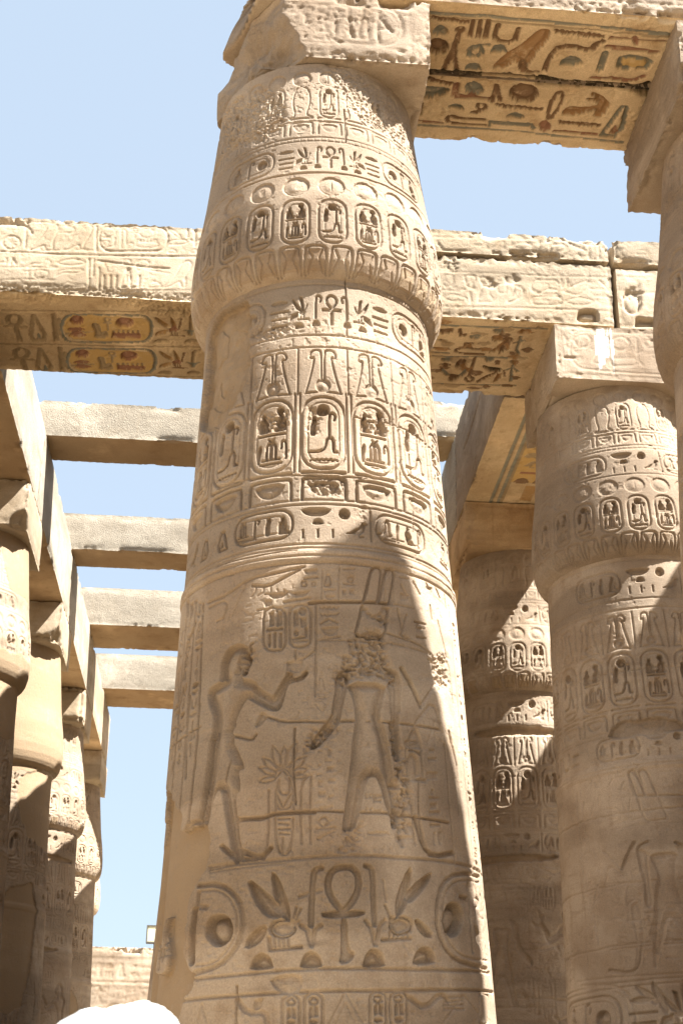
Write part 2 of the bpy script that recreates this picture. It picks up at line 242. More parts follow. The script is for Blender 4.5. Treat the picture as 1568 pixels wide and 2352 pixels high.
TRACE['scene']=[
('L',[(13.1,5.5),(16.3,5.74),(18.7,5.8),(21.6,5.8),(22.4,5.74),(22.4,5.53)],0.014,0.008,0),
('L',[(23.4,5.74),(25.1,5.81),(26.8,5.79),(25.3,5.51)],0.02,0.014,0),
('L',[(9.7,5.21),(12.2,5.45)],0.012,0.008,0),
('L',[(27.9,5),(31.3,4.9),(35.7,4.74)],0.035,0.035,0),
('L',[(35.7,4.74),(42.1,4.89),(45.8,4.96)],0.02,0.015,0),
('L',[(32.7,4.59),(34.4,4.64),(42.9,4.81),(45.7,4.63),(46.8,4.58)],0.02,0.012,0),
('L',[(51.5,4.61),(55.4,4.37),(53.4,3.99)],0.025,0.02,0),
('L',[(50.2,5.5),(56.4,5.15),(57.5,4.87)],0.018,0.012,0),
('P',[(33,4.56),(35.3,4.47),(34.5,4.41),(28,4.39),(29.2,4.46)],0,0.014,0),
('L',[(28,4.39),(28.1,4.16)],0.015,0.012,0),
('L',[(34.5,4.41),(34.5,4.18)],0.015,0.012,0),
('L',[(26.3,4.16),(35.5,4.17)],0.02,0.012,0),
('L',[(28.5,4.15),(29.1,3.7)],0.02,0.012,0),
('L',[(23,4.11),(23.9,3.68)],0.03,0.02,0),
('L',[(-52.4,5.63),(-41.9,5.63),(-32,5.72),(-20.7,5.73),(-9.4,5.77)],0.02,0.014,0),
('L',[(-51.3,5.58),(-41.2,5.6),(-42.4,5.45),(-46.5,5.44)],0.018,0.012,0),
('L',[(-32,5.72),(-35.7,5.57),(-38.6,5.45)],0.012,0.008,0),
('L',[(-29.9,5.66),(-23.3,5.63),(-17.1,5.69),(-11.1,5.75)],0.02,0.018,0),
('L',[(-28,5.66),(-28.8,5.6),(-30.2,5.57)],0.01,0.008,0),
('L',[(-25.1,5.64),(-25.4,5.59),(-27.4,5.57)],0.01,0.008,0),
('L',[(-22.4,5.62),(-22.1,5.57),(-24.6,5.57)],0.01,0.008,0),
('L',[(-19.7,5.6),(-18.9,5.56),(-21.9,5.57)],0.01,0.008,0),
('L',[(-17,5.59),(-15.8,5.55),(-19.2,5.57)],0.01,0.008,0),
('L',[(-14.4,5.57),(-12.7,5.54),(-16.6,5.58)],0.01,0.008,0),
('P',[(-9.4,5.74),(-4.2,5.75),(-4.4,5.72),(-8.9,5.71)],0,0.012,0),
('L',[(-8.3,5.63),(-8.4,5.62),(-8.7,5.61),(-9.1,5.61),(-9.6,5.61),(-10,5.61),(-10.3,5.62),(-10.4,5.63),(-10.3,5.64),(-10,5.65),(-9.6,5.65),(-9.1,5.65),(-8.7,5.65),(-8.4,5.64),(-8.3,5.63)],0.012,0.014,0),
('L',[(-4.9,5.62),(-4.9,5.62),(-5.1,5.61),(-5.4,5.61),(-5.7,5.61),(-6,5.61),(-6.1,5.62),(-6.2,5.62),(-6.1,5.63),(-6,5.64),(-5.7,5.64),(-5.4,5.64),(-5.1,5.64),(-4.9,5.63),(-4.9,5.62)],0.01,0.012,0),
('L',[(-9.3,5.67),(-4.3,5.68)],0.012,0.012,0),
('L',[(-2.6,5.49),(-2.1,5.74)],0.01,0.008,0),
('L',[(3.7,5.5),(4.3,5.76)],0.01,0.008,0),
('L',[(-1.7,5.61),(0,5.73),(1.2,5.61),(-1.7,5.61)],0.012,0.012,0),
('L',[(-1.8,5.58),(-1.2,5.56),(-0.7,5.58),(-0.2,5.57),(0.3,5.58),(0.9,5.57),(1.4,5.58),(1.9,5.57),(2.5,5.58)],0.008,0.01,0),
('P',[(2.4,5.53),(2.3,5.52),(1.8,5.51),(1.2,5.5),(0.5,5.5),(-0.2,5.5),(-0.8,5.51),(-1.2,5.52),(-1.4,5.53)],0,0.01,0),
('L',[(5.9,5.75),(10,5.76)],0.01,0.01,0),
('L',[(9.6,5.67),(9.5,5.66),(9.2,5.65),(8.8,5.65),(8.3,5.65),(7.9,5.65),(7.6,5.66),(7.5,5.67),(7.6,5.68),(7.9,5.68),(8.3,5.69),(8.8,5.69),(9.2,5.69),(9.5,5.68),(9.6,5.67)],0.01,0.01,0),
('L',[(5.9,5.63),(9.8,5.63)],0.01,0.01,0),
('P',[(5.4,5.58),(6.7,5.58),(6.7,5.55),(5.4,5.54)],0,0.01,0),
('P',[(8,5.58),(9.8,5.59),(9.7,5.55),(8,5.55)],0,0.01,0),
('P',[(-23.2,5.57),(-15.3,5.57),(-17.9,5.53),(-21.4,5.53)],0,0.018,0),
('P',[(-13.6,5.56),(-7.2,5.57),(-9.3,5.53),(-11.9,5.53)],0,0.018,0),
('L',[(-17,5.49),(-7.2,5.51)],0.016,0.014,0),
('P',[(-24.5,5.52),(-21.8,5.52),(-21.8,5.48),(-24.4,5.47)],0,0.012,0),
('L',[(-19.9,5.45),(-18,5.44),(-16.7,5.41),(-16.2,5.37),(-16,5.17),(-16.5,5.14),(-17.7,5.11),(-19.5,5.11),(-20.9,5.11),(-22.7,5.12),(-24.1,5.15),(-24.7,5.19),(-25,5.39),(-24.5,5.43),(-23.1,5.45),(-21.3,5.46),(-19.9,5.45)],0.016,0.016,0),
('L',[(-10,5.46),(-8.3,5.45),(-7.1,5.42),(-6.6,5.39),(-6.7,5.19),(-7.1,5.15),(-8.3,5.13),(-10,5.12),(-11.2,5.12),(-12.9,5.13),(-14.2,5.16),(-14.6,5.19),(-14.8,5.39),(-14.3,5.43),(-13.1,5.45),(-11.3,5.46),(-10,5.46)],0.016,0.014,0),
('P',[(-22.6,5.41),(-21.2,5.42),(-20.7,5.31),(-22.4,5.31)],0,0.02,0),
('P',[(-19.5,5.41),(-17.8,5.41),(-17.7,5.31),(-19.4,5.3)],0,0.02,0),
('L',[(-23,5.28),(-17.6,5.28)],0.02,0.02,0),
('L',[(-22.3,5.24),(-22.2,5.15)],0.016,0.018,0),
('L',[(-20.2,5.25),(-20.1,5.14)],0.016,0.018,0),
('L',[(-18,5.24),(-17.9,5.14)],0.016,0.018,0),
('L',[(-17.6,5.43),(-17.7,5.42),(-18,5.41),(-18.4,5.41),(-18.8,5.41),(-19.3,5.42),(-19.6,5.42),(-19.7,5.43),(-19.6,5.44),(-19.3,5.45),(-18.9,5.45),(-18.4,5.45),(-18,5.44),(-17.7,5.44),(-17.6,5.43)],0.012,0.015,0),
('P',[(-8.2,5.41),(-8.4,5.4),(-8.8,5.39),(-9.4,5.38),(-10,5.38),(-10.7,5.39),(-11.1,5.4),(-11.2,5.41),(-11.1,5.42),(-10.7,5.43),(-10.1,5.44),(-9.4,5.44),(-8.8,5.43),(-8.4,5.42)],0,0.018,0),
('P',[(-13.1,5.41),(-11.8,5.42),(-11.4,5.3),(-13,5.29)],0,0.018,0),
('P',[(-10.5,5.35),(-8.5,5.35),(-8.5,5.29),(-10.1,5.28)],0,0.016,0),
('P',[(-11.3,5.24),(-11.4,5.23),(-11.6,5.22),(-12,5.22),(-12.3,5.22),(-12.7,5.22),(-12.9,5.23),(-13,5.24),(-12.9,5.25),(-12.7,5.25),(-12.4,5.26),(-12,5.26),(-11.6,5.25),(-11.4,5.25)],0,0.018,0),
('L',[(-13.4,5.19),(-8.4,5.2),(-8.5,5.27)],0.016,0.016,0),
('L',[(-13.4,5.17),(-8,5.17)],0.012,0.012,0),
('L',[(-4.7,5.48),(-5.1,4.74)],0.014,0.012,0),
('L',[(-3.1,5.43),(-2.2,5.42),(-1.4,5.44),(-0.6,5.42),(0.3,5.44),(1.1,5.42),(1.9,5.44),(2.7,5.42),(3.6,5.44)],0.01,0.01,0),
('L',[(-3.1,5.38),(-2.3,5.36),(-1.4,5.38),(-0.6,5.36),(0.2,5.38),(1,5.37),(1.9,5.38),(2.7,5.37),(3.6,5.39)],0.01,0.01,0),
('L',[(-3.1,5.3),(-0.2,5.34),(3.1,5.31)],0.012,0.012,0),
('P',[(3.5,5.28),(3.2,5.26),(2.5,5.23),(1.5,5.22),(0.3,5.21),(-0.8,5.22),(-1.8,5.23),(-2.5,5.25),(-2.7,5.27)],0,0.012,0),
('L',[(-2.7,5.18),(3.8,5.2)],0.012,0.01,0),
('L',[(29.6,5.75),(34.1,5.76)],0.014,0.014,0),
('L',[(30,5.69),(32.9,5.59)],0.014,0.014,0),
('L',[(36.4,5.75),(39.7,5.66)],0.014,0.014,0),
('L',[(43.8,5.79),(46.2,5.72)],0.014,0.014,0),
('L',[(50.6,5.78),(53.6,5.71)],0.014,0.014,0),
('L',[(27.7,5.48),(29.2,5.32)],0.014,0.014,0),
('L',[(31.8,5.45),(29.1,5.29)],0.014,0.014,0),
('L',[(28.1,5.28),(32.2,5.26)],0.014,0.014,0),
('L',[(35.6,5.41),(41.7,5.42)],0.014,0.014,0),
('L',[(37.1,5.37),(40.8,5.38)],0.014,0.014,0),
('L',[(36.2,5.29),(41.1,5.3)],0.014,0.014,0),
('L',[(45.5,5.6),(46.3,5.49)],0.014,0.014,0),
('L',[(58.3,5.77),(58.9,5.66)],0.014,0.014,0),
('L',[(40.4,5.39),(40.2,5.38),(39.6,5.37),(38.7,5.36),(37.8,5.36),(37.1,5.36),(36.6,5.36),(36.4,5.37),(36.7,5.38),(37.2,5.39),(38,5.4),(38.9,5.41),(39.7,5.41),(40.3,5.4),(40.4,5.39)],0.01,0.012,0),
('P',[(29.2,5.62),(33.6,5.62),(32.2,5.57),(29.5,5.57)],0,0.014,0),
('P',[(43.5,5.75),(48,5.76),(46.8,5.69),(43.9,5.69)],0,0.014,0),
('L',[(-14.9,5),(-9.2,5.03),(-5.6,5.08)],0.016,0.012,0),
('L',[(-14.9,5),(-14.9,4.95),(-12.4,4.93)],0.014,0.01,0),
('P',[(-13.2,4.92),(-8.4,4.93),(-9.2,4.87),(-12,4.86)],0,0.012,0),
('L',[(-4.1,4.79),(-2.8,4.92),(-1.7,4.79)],0.008,0.006,0),
('L',[(-4.6,4.76),(-0.5,4.76)],0.008,0.006,0),
('L',[(-4.6,4.72),(-0.6,4.73)],0.008,0.006,0),
('L',[(-4.9,4.67),(-2.6,4.62),(-0.6,4.68)],0.01,0.008,0),
('P',[(-4.2,4.33),(-2.8,4.33),(-2.8,4.32),(-4.2,4.32)],0,0.01,0),
('P',[(-0.8,4.34),(0.4,4.34),(0.3,4.29),(-0.8,4.29)],0,0.01,0),
('P',[(-4.2,4.23),(-3.3,4.23),(-3.3,4.21),(-4.2,4.21)],0,0.01,0),
('P',[(-1.9,4.26),(0.3,4.26),(0.3,4.25),(-1.9,4.25)],0,0.01,0),
('P',[(-1.2,4.21),(0.7,4.21),(0.7,4.18),(-1.2,4.18)],0,0.01,0),
('P',[(-4.6,4.16),(-3.1,4.16),(-3.1,4.15),(-4.6,4.15)],0,0.01,0),
('P',[(-4.2,4.11),(-2.7,4.11),(-2.8,4.07),(-4.2,4.07)],0,0.01,0),
('P',[(-0.9,4.12),(1.4,4.12),(1.3,4.1),(-0.9,4.1)],0,0.01,0),
('P',[(-4.2,4.03),(-2,4.03),(-2,4),(-4.2,4)],0,0.01,0),
('P',[(-0.9,4),(0.9,4.01),(0.9,3.99),(-1,3.98)],0,0.01,0),
('P',[(-3.9,3.92),(0.5,3.93),(0.5,3.91),(-3.9,3.9)],0,0.01,0),
('P',[(38.4,4.42),(41.3,4.43),(41.2,4.41),(38.2,4.4)],0,0.01,0),
('P',[(37.4,4.35),(42.2,4.37),(42.1,4.35),(37.3,4.33)],0,0.01,0),
('P',[(36.3,4.24),(42.1,4.26),(41.8,4.21),(36.1,4.18)],0,0.01,0),
('P',[(37.9,4.12),(39.3,4.12),(39,4.08),(37.7,4.08)],0,0.01,0),
('P',[(36.5,4.06),(41.6,4.07),(41.5,4.06),(36.4,4.04)],0,0.01,0),
('P',[(36.8,4.01),(40.2,4.02),(40,3.99),(36.6,3.97)],0,0.01,0),
('P',[(36,3.95),(41.6,3.97),(41.5,3.95),(35.9,3.93)],0,0.01,0),
('P',[(36.1,3.86),(41.6,3.88),(41.5,3.86),(36,3.84)],0,0.01,0),
('P',[(37.3,3.8),(38.6,3.81),(38.2,3.72),(36.9,3.72)],0,0.01,0),
('P',[(40.1,3.81),(41.5,3.82),(41,3.73),(39.6,3.73)],0,0.01,0),
('L',[(38,4.46),(42.6,4.65),(42.1,4.46)],0.01,0.008,0),
('L',[(-4.3,3.7),(1.1,3.76)],0.014,0.01,0),
('L',[(-1,3.82),(-1.2,3.81),(-1.6,3.8),(-2.2,3.79),(-2.8,3.79),(-3.4,3.8),(-3.8,3.81),(-3.9,3.82),(-3.8,3.83),(-3.4,3.84),(-2.8,3.85),(-2.1,3.85),(-1.6,3.84),(-1.2,3.83),(-1,3.82)],0.01,0.01,0),
('L',[(-4.7,3.77),(1.1,3.78)],0.012,0.01,0),
('L',[(-22.8,4.61),(-16.2,4.55),(-8.4,4.55),(-3.7,4.54),(3.2,4.55),(12,4.56),(22.1,4.57),(32.6,4.58),(45.6,4.6)],0.014,0.02,0),
('L',[(-32.3,3.88),(-23.3,3.87),(-14.2,3.89),(-6.8,3.9),(4.1,3.89),(10.1,3.89),(18.7,3.9),(30.8,3.89),(46.1,3.9)],0.014,0.022,0),
('L',[(-27.6,5.45),(-16.9,5.45),(-6.8,5.46),(4.9,5.48),(22.8,5.51),(35.4,5.52)],0.01,0.01,0),
('L',[(-5,5.17),(3.8,5.17),(22,5.19),(43.7,5.18)],0.01,0.01,0),
('L',[(-56,5.64),(-54.9,5.17),(-53.4,4.6),(-54.2,4.26),(-55.3,3.9)],0.02,0.02,0),
('L',[(-60.8,5.51),(-67.7,5.35),(-68.7,5.1)],0.03,0.025,0),
('L',[(-60.9,4.91),(-61.3,4.63),(-59.4,4.28)],0.03,0.022,0),
('L',[(-73.9,5.06),(-70.1,4.68),(-73,4.38)],0.025,0.02,0),
('L',[(-62.9,3.9),(-57.7,3.84),(-55.4,3.92),(-47.9,3.91)],0.03,0.03,0),
('L',[(-67.9,5.02),(-69.2,4.92),(-73.8,4.84)],0.03,0.02,0),
('P',[(-72.5,5.77),(-69,5.77),(-67.6,5.63),(-70.5,5.62)],0,0.014,0),
('P',[(-67,5.71),(-64.3,5.72),(-63.4,5.61),(-65.8,5.58)],0,0.014,0),
('P',[(-63,5.71),(-60.8,5.71),(-59.9,5.58),(-61.9,5.56)],0,0.014,0),
('P',[(-59.4,5.67),(-57.4,5.67),(-56.7,5.56),(-58.5,5.54)],0,0.014,0),
('L',[(-42.7,3.57),(-31.4,3.56),(-17.3,3.56),(-1,3.58),(10.5,3.59),(24.9,3.59),(41.3,3.61),(72.8,3.64)],0.02,0.014,0),
('L',[(-37.8,3.7),(-31.5,3.59),(-22.5,3.59),(-19.9,3.65)],0.03,0.03,0),
('L',[(29.9,3.89),(31.8,3.69),(36.6,3.63),(47.5,3.69)],0.03,0.03,0),
('L',[(-46,2.82),(-28.9,2.82),(-9,2.84),(10.2,2.84),(32.1,2.85),(69.9,2.91)],0.018,0.016,0),
('L',[(-53.4,2.69),(-29.6,2.69),(-16.6,2.69),(-1.4,2.7),(14,2.7),(36.8,2.73),(75.9,2.79)],0.018,0.018,0),
('L',[(-46.9,3.45),(-38,3.44),(-31.9,3.36),(-28.9,3.25),(-28.4,3.11),(-31,2.98),(-36.3,2.89),(-46.7,2.86)],0.03,0.022,0),
('L',[(-45.6,3.41),(-37.9,3.4),(-32.7,3.32),(-30.6,3.21),(-30.5,3.1),(-32.9,3),(-38.4,2.91),(-45.7,2.91)],0.012,0.01,0),
('L',[(-48,3.28),(-48.5,3.14),(-48,2.94)],0.05,0.05,0),
('L',[(-46.7,3.4),(-46.9,3.31),(-42.8,3.29)],0.03,0.02,0),
('P',[(-32,3.12),(-32.4,3.07),(-33.7,3.04),(-35.7,3.02),(-38.1,3.02),(-40.3,3.05),(-42.1,3.09),(-42.8,3.13),(-42.4,3.18),(-41,3.22),(-38.8,3.23),(-36.3,3.23),(-34.2,3.21),(-32.7,3.17)],0,0.075,0),
('P',[(49.7,3.23),(48.6,3.18),(46.7,3.13),(44.3,3.1),(41.9,3.09),(40,3.11),(38.9,3.15),(38.7,3.2),(39.5,3.25),(41.1,3.3),(43.3,3.33),(45.8,3.33),(48.1,3.32),(49.5,3.28)],0,0.075,0),
('L',[(68.6,3.59),(48,3.55),(39.2,3.45),(36,3.28),(35.8,3.11),(39.7,2.97),(47.9,2.92),(66.4,2.93)],0.025,0.02,0),
('L',[(67.5,3.54),(50.9,3.51),(43,3.44),(39.1,3.31),(38.7,3.13),(42.3,3.01),(49.7,2.96),(67.4,2.99)],0.012,0.01,0),
('L',[(55,3.37),(54.3,3.21),(54.3,3.02)],0.03,0.03,0),
('L',[(49,3.38),(55.1,3.38),(55.2,3.49)],0.03,0.025,0),
('L',[(63.7,3.39),(63.2,3.37),(62.3,3.35),(61.2,3.34),(60.1,3.34),(59.3,3.34),(58.9,3.35),(58.9,3.37),(59.3,3.39),(60.1,3.4),(61.1,3.41),(62.2,3.42),(63.2,3.41),(63.7,3.4),(63.7,3.39)],0.012,0.015,0),
('L',[(60.6,3.34),(59.7,3.23)],0.015,0.015,0),
('P',[(57.8,3.22),(61.2,3.16),(61,3.06),(57.6,3.1)],0,0.03,0),
('P',[(-28,3.47),(-20.4,3.34),(-15.4,3.23),(-16.1,3.17),(-21,3.19),(-25,3.3)],0,0.05,0),
('P',[(-19.7,3.49),(-17.4,3.46),(-13.8,3.27),(-12.9,3.16),(-15.2,3.16),(-18,3.3)],0,0.05,0),
('P',[(-27.5,2.98),(-26.9,3.06),(-21.4,3.14),(-20.3,3.1),(-22.5,3.02)],0,0.04,0),
('P',[(-12,3.1),(-12.3,3.08),(-13.2,3.07),(-14.6,3.06),(-16.2,3.06),(-17.6,3.07),(-18.6,3.09),(-19,3.11),(-18.6,3.13),(-17.7,3.14),(-16.3,3.15),(-14.7,3.15),(-13.3,3.14),(-12.3,3.12)],0,0.034,0),
('L',[(-11.5,3.1),(-11.9,3.08),(-13,3.06),(-14.5,3.05),(-16.3,3.05),(-17.9,3.06),(-19,3.08),(-19.5,3.11),(-19.1,3.13),(-18,3.15),(-16.4,3.16),(-14.6,3.16),(-13,3.15),(-11.9,3.13),(-11.5,3.1)],0.014,0.03,0),
('P',[(-11.3,3.14),(-11.4,3.13),(-11.7,3.12),(-12.2,3.11),(-12.8,3.11),(-13.3,3.12),(-13.7,3.13),(-13.8,3.14),(-13.7,3.15),(-13.3,3.16),(-12.8,3.16),(-12.3,3.16),(-11.8,3.16),(-11.4,3.15)],0,0.03,0),
('L',[(-11.8,3.15),(-9.8,3.23)],0.012,0.02,0),
('L',[(-12.1,3.15),(-11.2,3.24)],0.012,0.02,0),
('L',[(-19.7,3.05),(-19.2,2.97),(-9.7,2.98)],0.02,0.022,0),
('L',[(-18,3.05),(-17.7,2.99)],0.013,0.02,0),
('L',[(-16.6,3.05),(-16.3,2.99)],0.013,0.02,0),
('L',[(-15.2,3.05),(-14.9,2.99)],0.013,0.02,0),
('L',[(-13.7,3.05),(-13.5,2.98)],0.013,0.02,0),
('L',[(-12.9,3.1),(-10.6,3.15)],0.02,0.02,0),
('L',[(-3.4,3.5),(-5.5,3.49),(-6,3.44),(-6.5,3.27),(-6.7,3.12)],0.03,0.03,0),
('L',[(-9.8,3.12),(-7.8,3.09),(-6.7,3)],0.025,0.02,0),
('L',[(-3.6,3.12),(-5.5,3.09),(-6.5,2.99)],0.025,0.02,0),
('L',[(-10.2,3.31),(-7.5,3.33),(-3.5,3.35)],0.02,0.014,0),
('L',[(3.4,3.21),(0.8,3.26),(-1.3,3.34),(-1.5,3.42),(0.2,3.49),(3.8,3.51),(7.1,3.5),(8.5,3.43),(8.1,3.35),(6,3.27),(3.4,3.21)],0.035,0.04,0),
('P',[(-3.4,3.21),(10,3.22),(9.7,3.19),(4.3,3.17),(-3.2,3.17)],0,0.045,0),
('P',[(2.5,3.17),(4.4,3.17),(4.5,2.96),(6.8,2.94),(4.8,2.88),(1.7,2.87),(2.5,2.94)],0,0.035,0),
('L',[(10.8,3.52),(12.5,3.51),(13.1,3.46),(12.9,3.29),(13.1,3.13)],0.03,0.03,0),
('L',[(10.2,3.15),(11.8,3.11),(13,3)],0.022,0.018,0),
('L',[(16.5,3.16),(14.7,3.12),(13.3,3)],0.022,0.018,0),
('P',[(26.1,3.54),(27.2,3.49),(25.1,3.31),(21.6,3.18),(20.1,3.21),(20.8,3.33)],0,0.05,0),
('P',[(35.5,3.53),(34,3.45),(26.8,3.3),(24.7,3.29),(25.1,3.38)],0,0.045,0),
('P',[(26.9,3.19),(31.2,3.15),(34.5,3.07),(30.4,3.07),(27.6,3.12)],0,0.04,0),
('P',[(25.6,3.14),(25.2,3.12),(24.1,3.1),(22.7,3.09),(21.2,3.08),(19.9,3.09),(19,3.11),(18.7,3.13),(19.1,3.15),(20.1,3.16),(21.4,3.18),(23,3.18),(24.4,3.17),(25.3,3.16)],0,0.034,0),
('L',[(26.1,3.14),(25.7,3.11),(24.4,3.09),(22.8,3.08),(21,3.07),(19.5,3.08),(18.5,3.1),(18.2,3.12),(18.6,3.15),(19.8,3.17),(21.4,3.19),(23.1,3.19),(24.7,3.18),(25.8,3.16),(26.1,3.14)],0.014,0.03,0),
('P',[(20.3,3.16),(20.2,3.15),(19.8,3.15),(19.3,3.14),(18.7,3.14),(18.3,3.14),(17.9,3.15),(17.9,3.16),(18,3.17),(18.4,3.18),(18.9,3.19),(19.4,3.19),(19.9,3.18),(20.2,3.18)],0,0.03,0),
('L',[(18.4,3.18),(16.7,3.26)],0.012,0.02,0),
('L',[(15.4,3.03),(25,3.05)],0.02,0.022,0),
('L',[(18,3.08),(17.9,3.04)],0.013,0.02,0),
('L',[(19.6,3.08),(19.5,3.04)],0.013,0.02,0),
('L',[(21.2,3.09),(21,3.04)],0.013,0.02,0),
('L',[(22.8,3.09),(22.6,3.04)],0.013,0.02,0),
('L',[(24.4,3.09),(24.3,3.05)],0.013,0.02,0),
('L',[(16.4,3.43),(17.2,3.29)],0.012,0.01,0),
('P',[(-18.3,2.85),(-18.6,2.88),(-19.3,2.92),(-20.5,2.94),(-21.9,2.95),(-23.3,2.94),(-24.4,2.92),(-25.2,2.89),(-25.4,2.85)],0,0.05,0),
('P',[(-3.5,2.85),(-3.7,2.89),(-4.4,2.92),(-5.4,2.94),(-6.7,2.95),(-7.9,2.94),(-8.9,2.92),(-9.6,2.88),(-9.9,2.85)],0,0.05,0),
('P',[(15.9,2.86),(15.7,2.9),(15,2.94),(13.9,2.96),(12.6,2.97),(11.3,2.96),(10.1,2.93),(9.3,2.89),(9,2.85)],0,0.05,0),
('P',[(34.3,2.9),(34.1,2.94),(33.3,2.98),(31.8,3),(30.1,3),(28.4,2.99),(26.9,2.96),(25.9,2.92),(25.5,2.88)],0,0.05,0),
('P',[(-19.4,2.79),(-9.7,2.81),(-9.3,2.71),(-13.5,2.67),(-17.4,2.72)],0,0.02,0),
('L',[(-12.2,2.68),(-11.1,2.67),(-10.3,2.65),(-10,2.63),(-10,2.5),(-10.3,2.48),(-11,2.46),(-12.1,2.46),(-12.9,2.46),(-14,2.46),(-14.8,2.48),(-15.1,2.5),(-15.1,2.63),(-14.9,2.65),(-14.1,2.67),(-13,2.68),(-12.2,2.68)],0.015,0.016,0),
('L',[(-5.5,2.69),(-4.4,2.68),(-3.5,2.66),(-3.2,2.64),(-3.3,2.5),(-3.6,2.48),(-4.4,2.46),(-5.5,2.46),(-6.3,2.46),(-7.4,2.46),(-8.3,2.48),(-8.6,2.5),(-8.6,2.64),(-8.3,2.66),(-7.4,2.68),(-6.3,2.69),(-5.5,2.69)],0.015,0.016,0),
('L',[(13.9,2.7),(15,2.69),(15.7,2.68),(16,2.66),(15.8,2.51),(15.4,2.49),(14.6,2.48),(13.6,2.47),(12.8,2.47),(11.7,2.47),(11,2.49),(10.7,2.51),(10.9,2.65),(11.2,2.67),(12,2.69),(13.1,2.7),(13.9,2.7)],0.015,0.016,0),
('L',[(20.6,2.7),(21.8,2.7),(22.6,2.68),(22.9,2.66),(22.6,2.52),(22.2,2.5),(21.3,2.48),(20.2,2.48),(19.3,2.47),(18.1,2.48),(17.3,2.49),(17.1,2.52),(17.3,2.65),(17.6,2.67),(18.5,2.69),(19.7,2.7),(20.6,2.7)],0.015,0.016,0),
('L',[(61,2.75),(63,2.75),(64.4,2.75),(64.8,2.74),(62.5,2.57),(61.9,2.56),(60.5,2.54),(58.8,2.54),(57.6,2.53),(56.1,2.54),(55.2,2.54),(54.9,2.55),(56.3,2.72),(56.8,2.73),(58,2.74),(59.7,2.75),(61,2.75)],0.015,0.016,0),
('L',[(-11.4,2.64),(-11.5,2.63),(-11.8,2.62),(-12.3,2.62),(-12.8,2.62),(-13.3,2.62),(-13.6,2.63),(-13.7,2.64),(-13.6,2.64),(-13.3,2.65),(-12.8,2.66),(-12.3,2.66),(-11.8,2.65),(-11.5,2.64),(-11.4,2.64)],0.012,0.018,0),
('P',[(-13.7,2.59),(-12.8,2.6),(-12.7,2.54),(-13.7,2.53)],0,0.02,0),
('P',[(-12.2,2.6),(-11.2,2.59),(-11.2,2.53),(-12.2,2.54)],0,0.02,0),
('P',[(-11.3,2.51),(-11.4,2.5),(-11.8,2.49),(-12.2,2.49),(-12.8,2.49),(-13.3,2.49),(-13.6,2.5),(-13.7,2.51),(-13.6,2.51),(-13.3,2.52),(-12.8,2.52),(-12.2,2.52),(-11.8,2.52),(-11.4,2.51)],0,0.02,0),
('L',[(-4.8,2.64),(-4.9,2.63),(-5.2,2.62),(-5.7,2.62),(-6.2,2.62),(-6.6,2.62),(-6.9,2.63),(-7.1,2.64),(-6.9,2.65),(-6.6,2.65),(-6.2,2.66),(-5.7,2.66),(-5.2,2.65),(-4.9,2.65),(-4.8,2.64)],0.012,0.018,0),
('P',[(-7.1,2.59),(-6.2,2.61),(-6.2,2.54),(-7.1,2.53)],0,0.02,0),
('P',[(-5.6,2.61),(-4.7,2.6),(-4.7,2.54),(-5.7,2.54)],0,0.02,0),
('P',[(-4.8,2.51),(-4.9,2.5),(-5.2,2.5),(-5.7,2.49),(-6.2,2.49),(-6.7,2.5),(-7,2.5),(-7.1,2.51),(-7,2.51),(-6.7,2.52),(-6.2,2.52),(-5.7,2.52),(-5.2,2.52),(-4.9,2.51)],0,0.02,0),
('L',[(14.6,2.65),(14.5,2.64),(14.1,2.64),(13.6,2.63),(13.1,2.63),(12.6,2.64),(12.3,2.64),(12.2,2.65),(12.3,2.66),(12.7,2.67),(13.2,2.67),(13.7,2.67),(14.2,2.67),(14.5,2.66),(14.6,2.65)],0.012,0.018,0),
('P',[(12.1,2.6),(13.1,2.62),(13,2.56),(12.1,2.55)],0,0.02,0),
('P',[(13.7,2.62),(14.7,2.61),(14.6,2.55),(13.6,2.56)],0,0.02,0),
('P',[(14.5,2.52),(14.3,2.51),(14,2.51),(13.5,2.51),(12.9,2.5),(12.4,2.51),(12.1,2.51),(12,2.52),(12.1,2.52),(12.4,2.53),(12.9,2.53),(13.5,2.53),(14,2.53),(14.4,2.53)],0,0.02,0),
('L',[(21.3,2.66),(21.2,2.65),(20.8,2.64),(20.3,2.64),(19.7,2.64),(19.2,2.64),(18.9,2.65),(18.8,2.66),(18.9,2.67),(19.3,2.67),(19.8,2.68),(20.4,2.68),(20.9,2.67),(21.2,2.67),(21.3,2.66)],0.012,0.018,0),
('P',[(18.7,2.61),(19.7,2.63),(19.6,2.56),(18.6,2.55)],0,0.02,0),
('P',[(20.3,2.63),(21.4,2.62),(21.3,2.56),(20.2,2.56)],0,0.02,0),
('P',[(21.1,2.53),(21,2.52),(20.6,2.52),(20.1,2.51),(19.5,2.51),(18.9,2.51),(18.6,2.52),(18.5,2.52),(18.6,2.53),(19,2.54),(19.5,2.54),(20.1,2.54),(20.6,2.54),(21,2.53)],0,0.02,0),
('L',[(-1.5,2.49),(3.5,2.69),(8.6,2.5)],0.01,0.008,0),
('L',[(0.3,2.49),(3.4,2.62),(6.3,2.5)],0.008,0.006,0),
('L',[(-44.4,2.51),(-42.6,2.65),(-39.3,2.5)],0.01,0.008,0),
('L',[(36.1,2.53),(46.5,2.71),(56.9,2.57)],0.01,0.008,0),
('L',[(-29.5,2.66),(-26,2.57),(-20.4,2.58),(-19.5,2.49)],0.03,0.02,0),
('P',[(-23.6,2.65),(-21.2,2.66),(-22,2.6),(-24,2.59)],0,0.02,0),
('L',[(23.9,2.66),(29.2,2.6),(35.7,2.71),(38.8,2.66)],0.03,0.02,0),
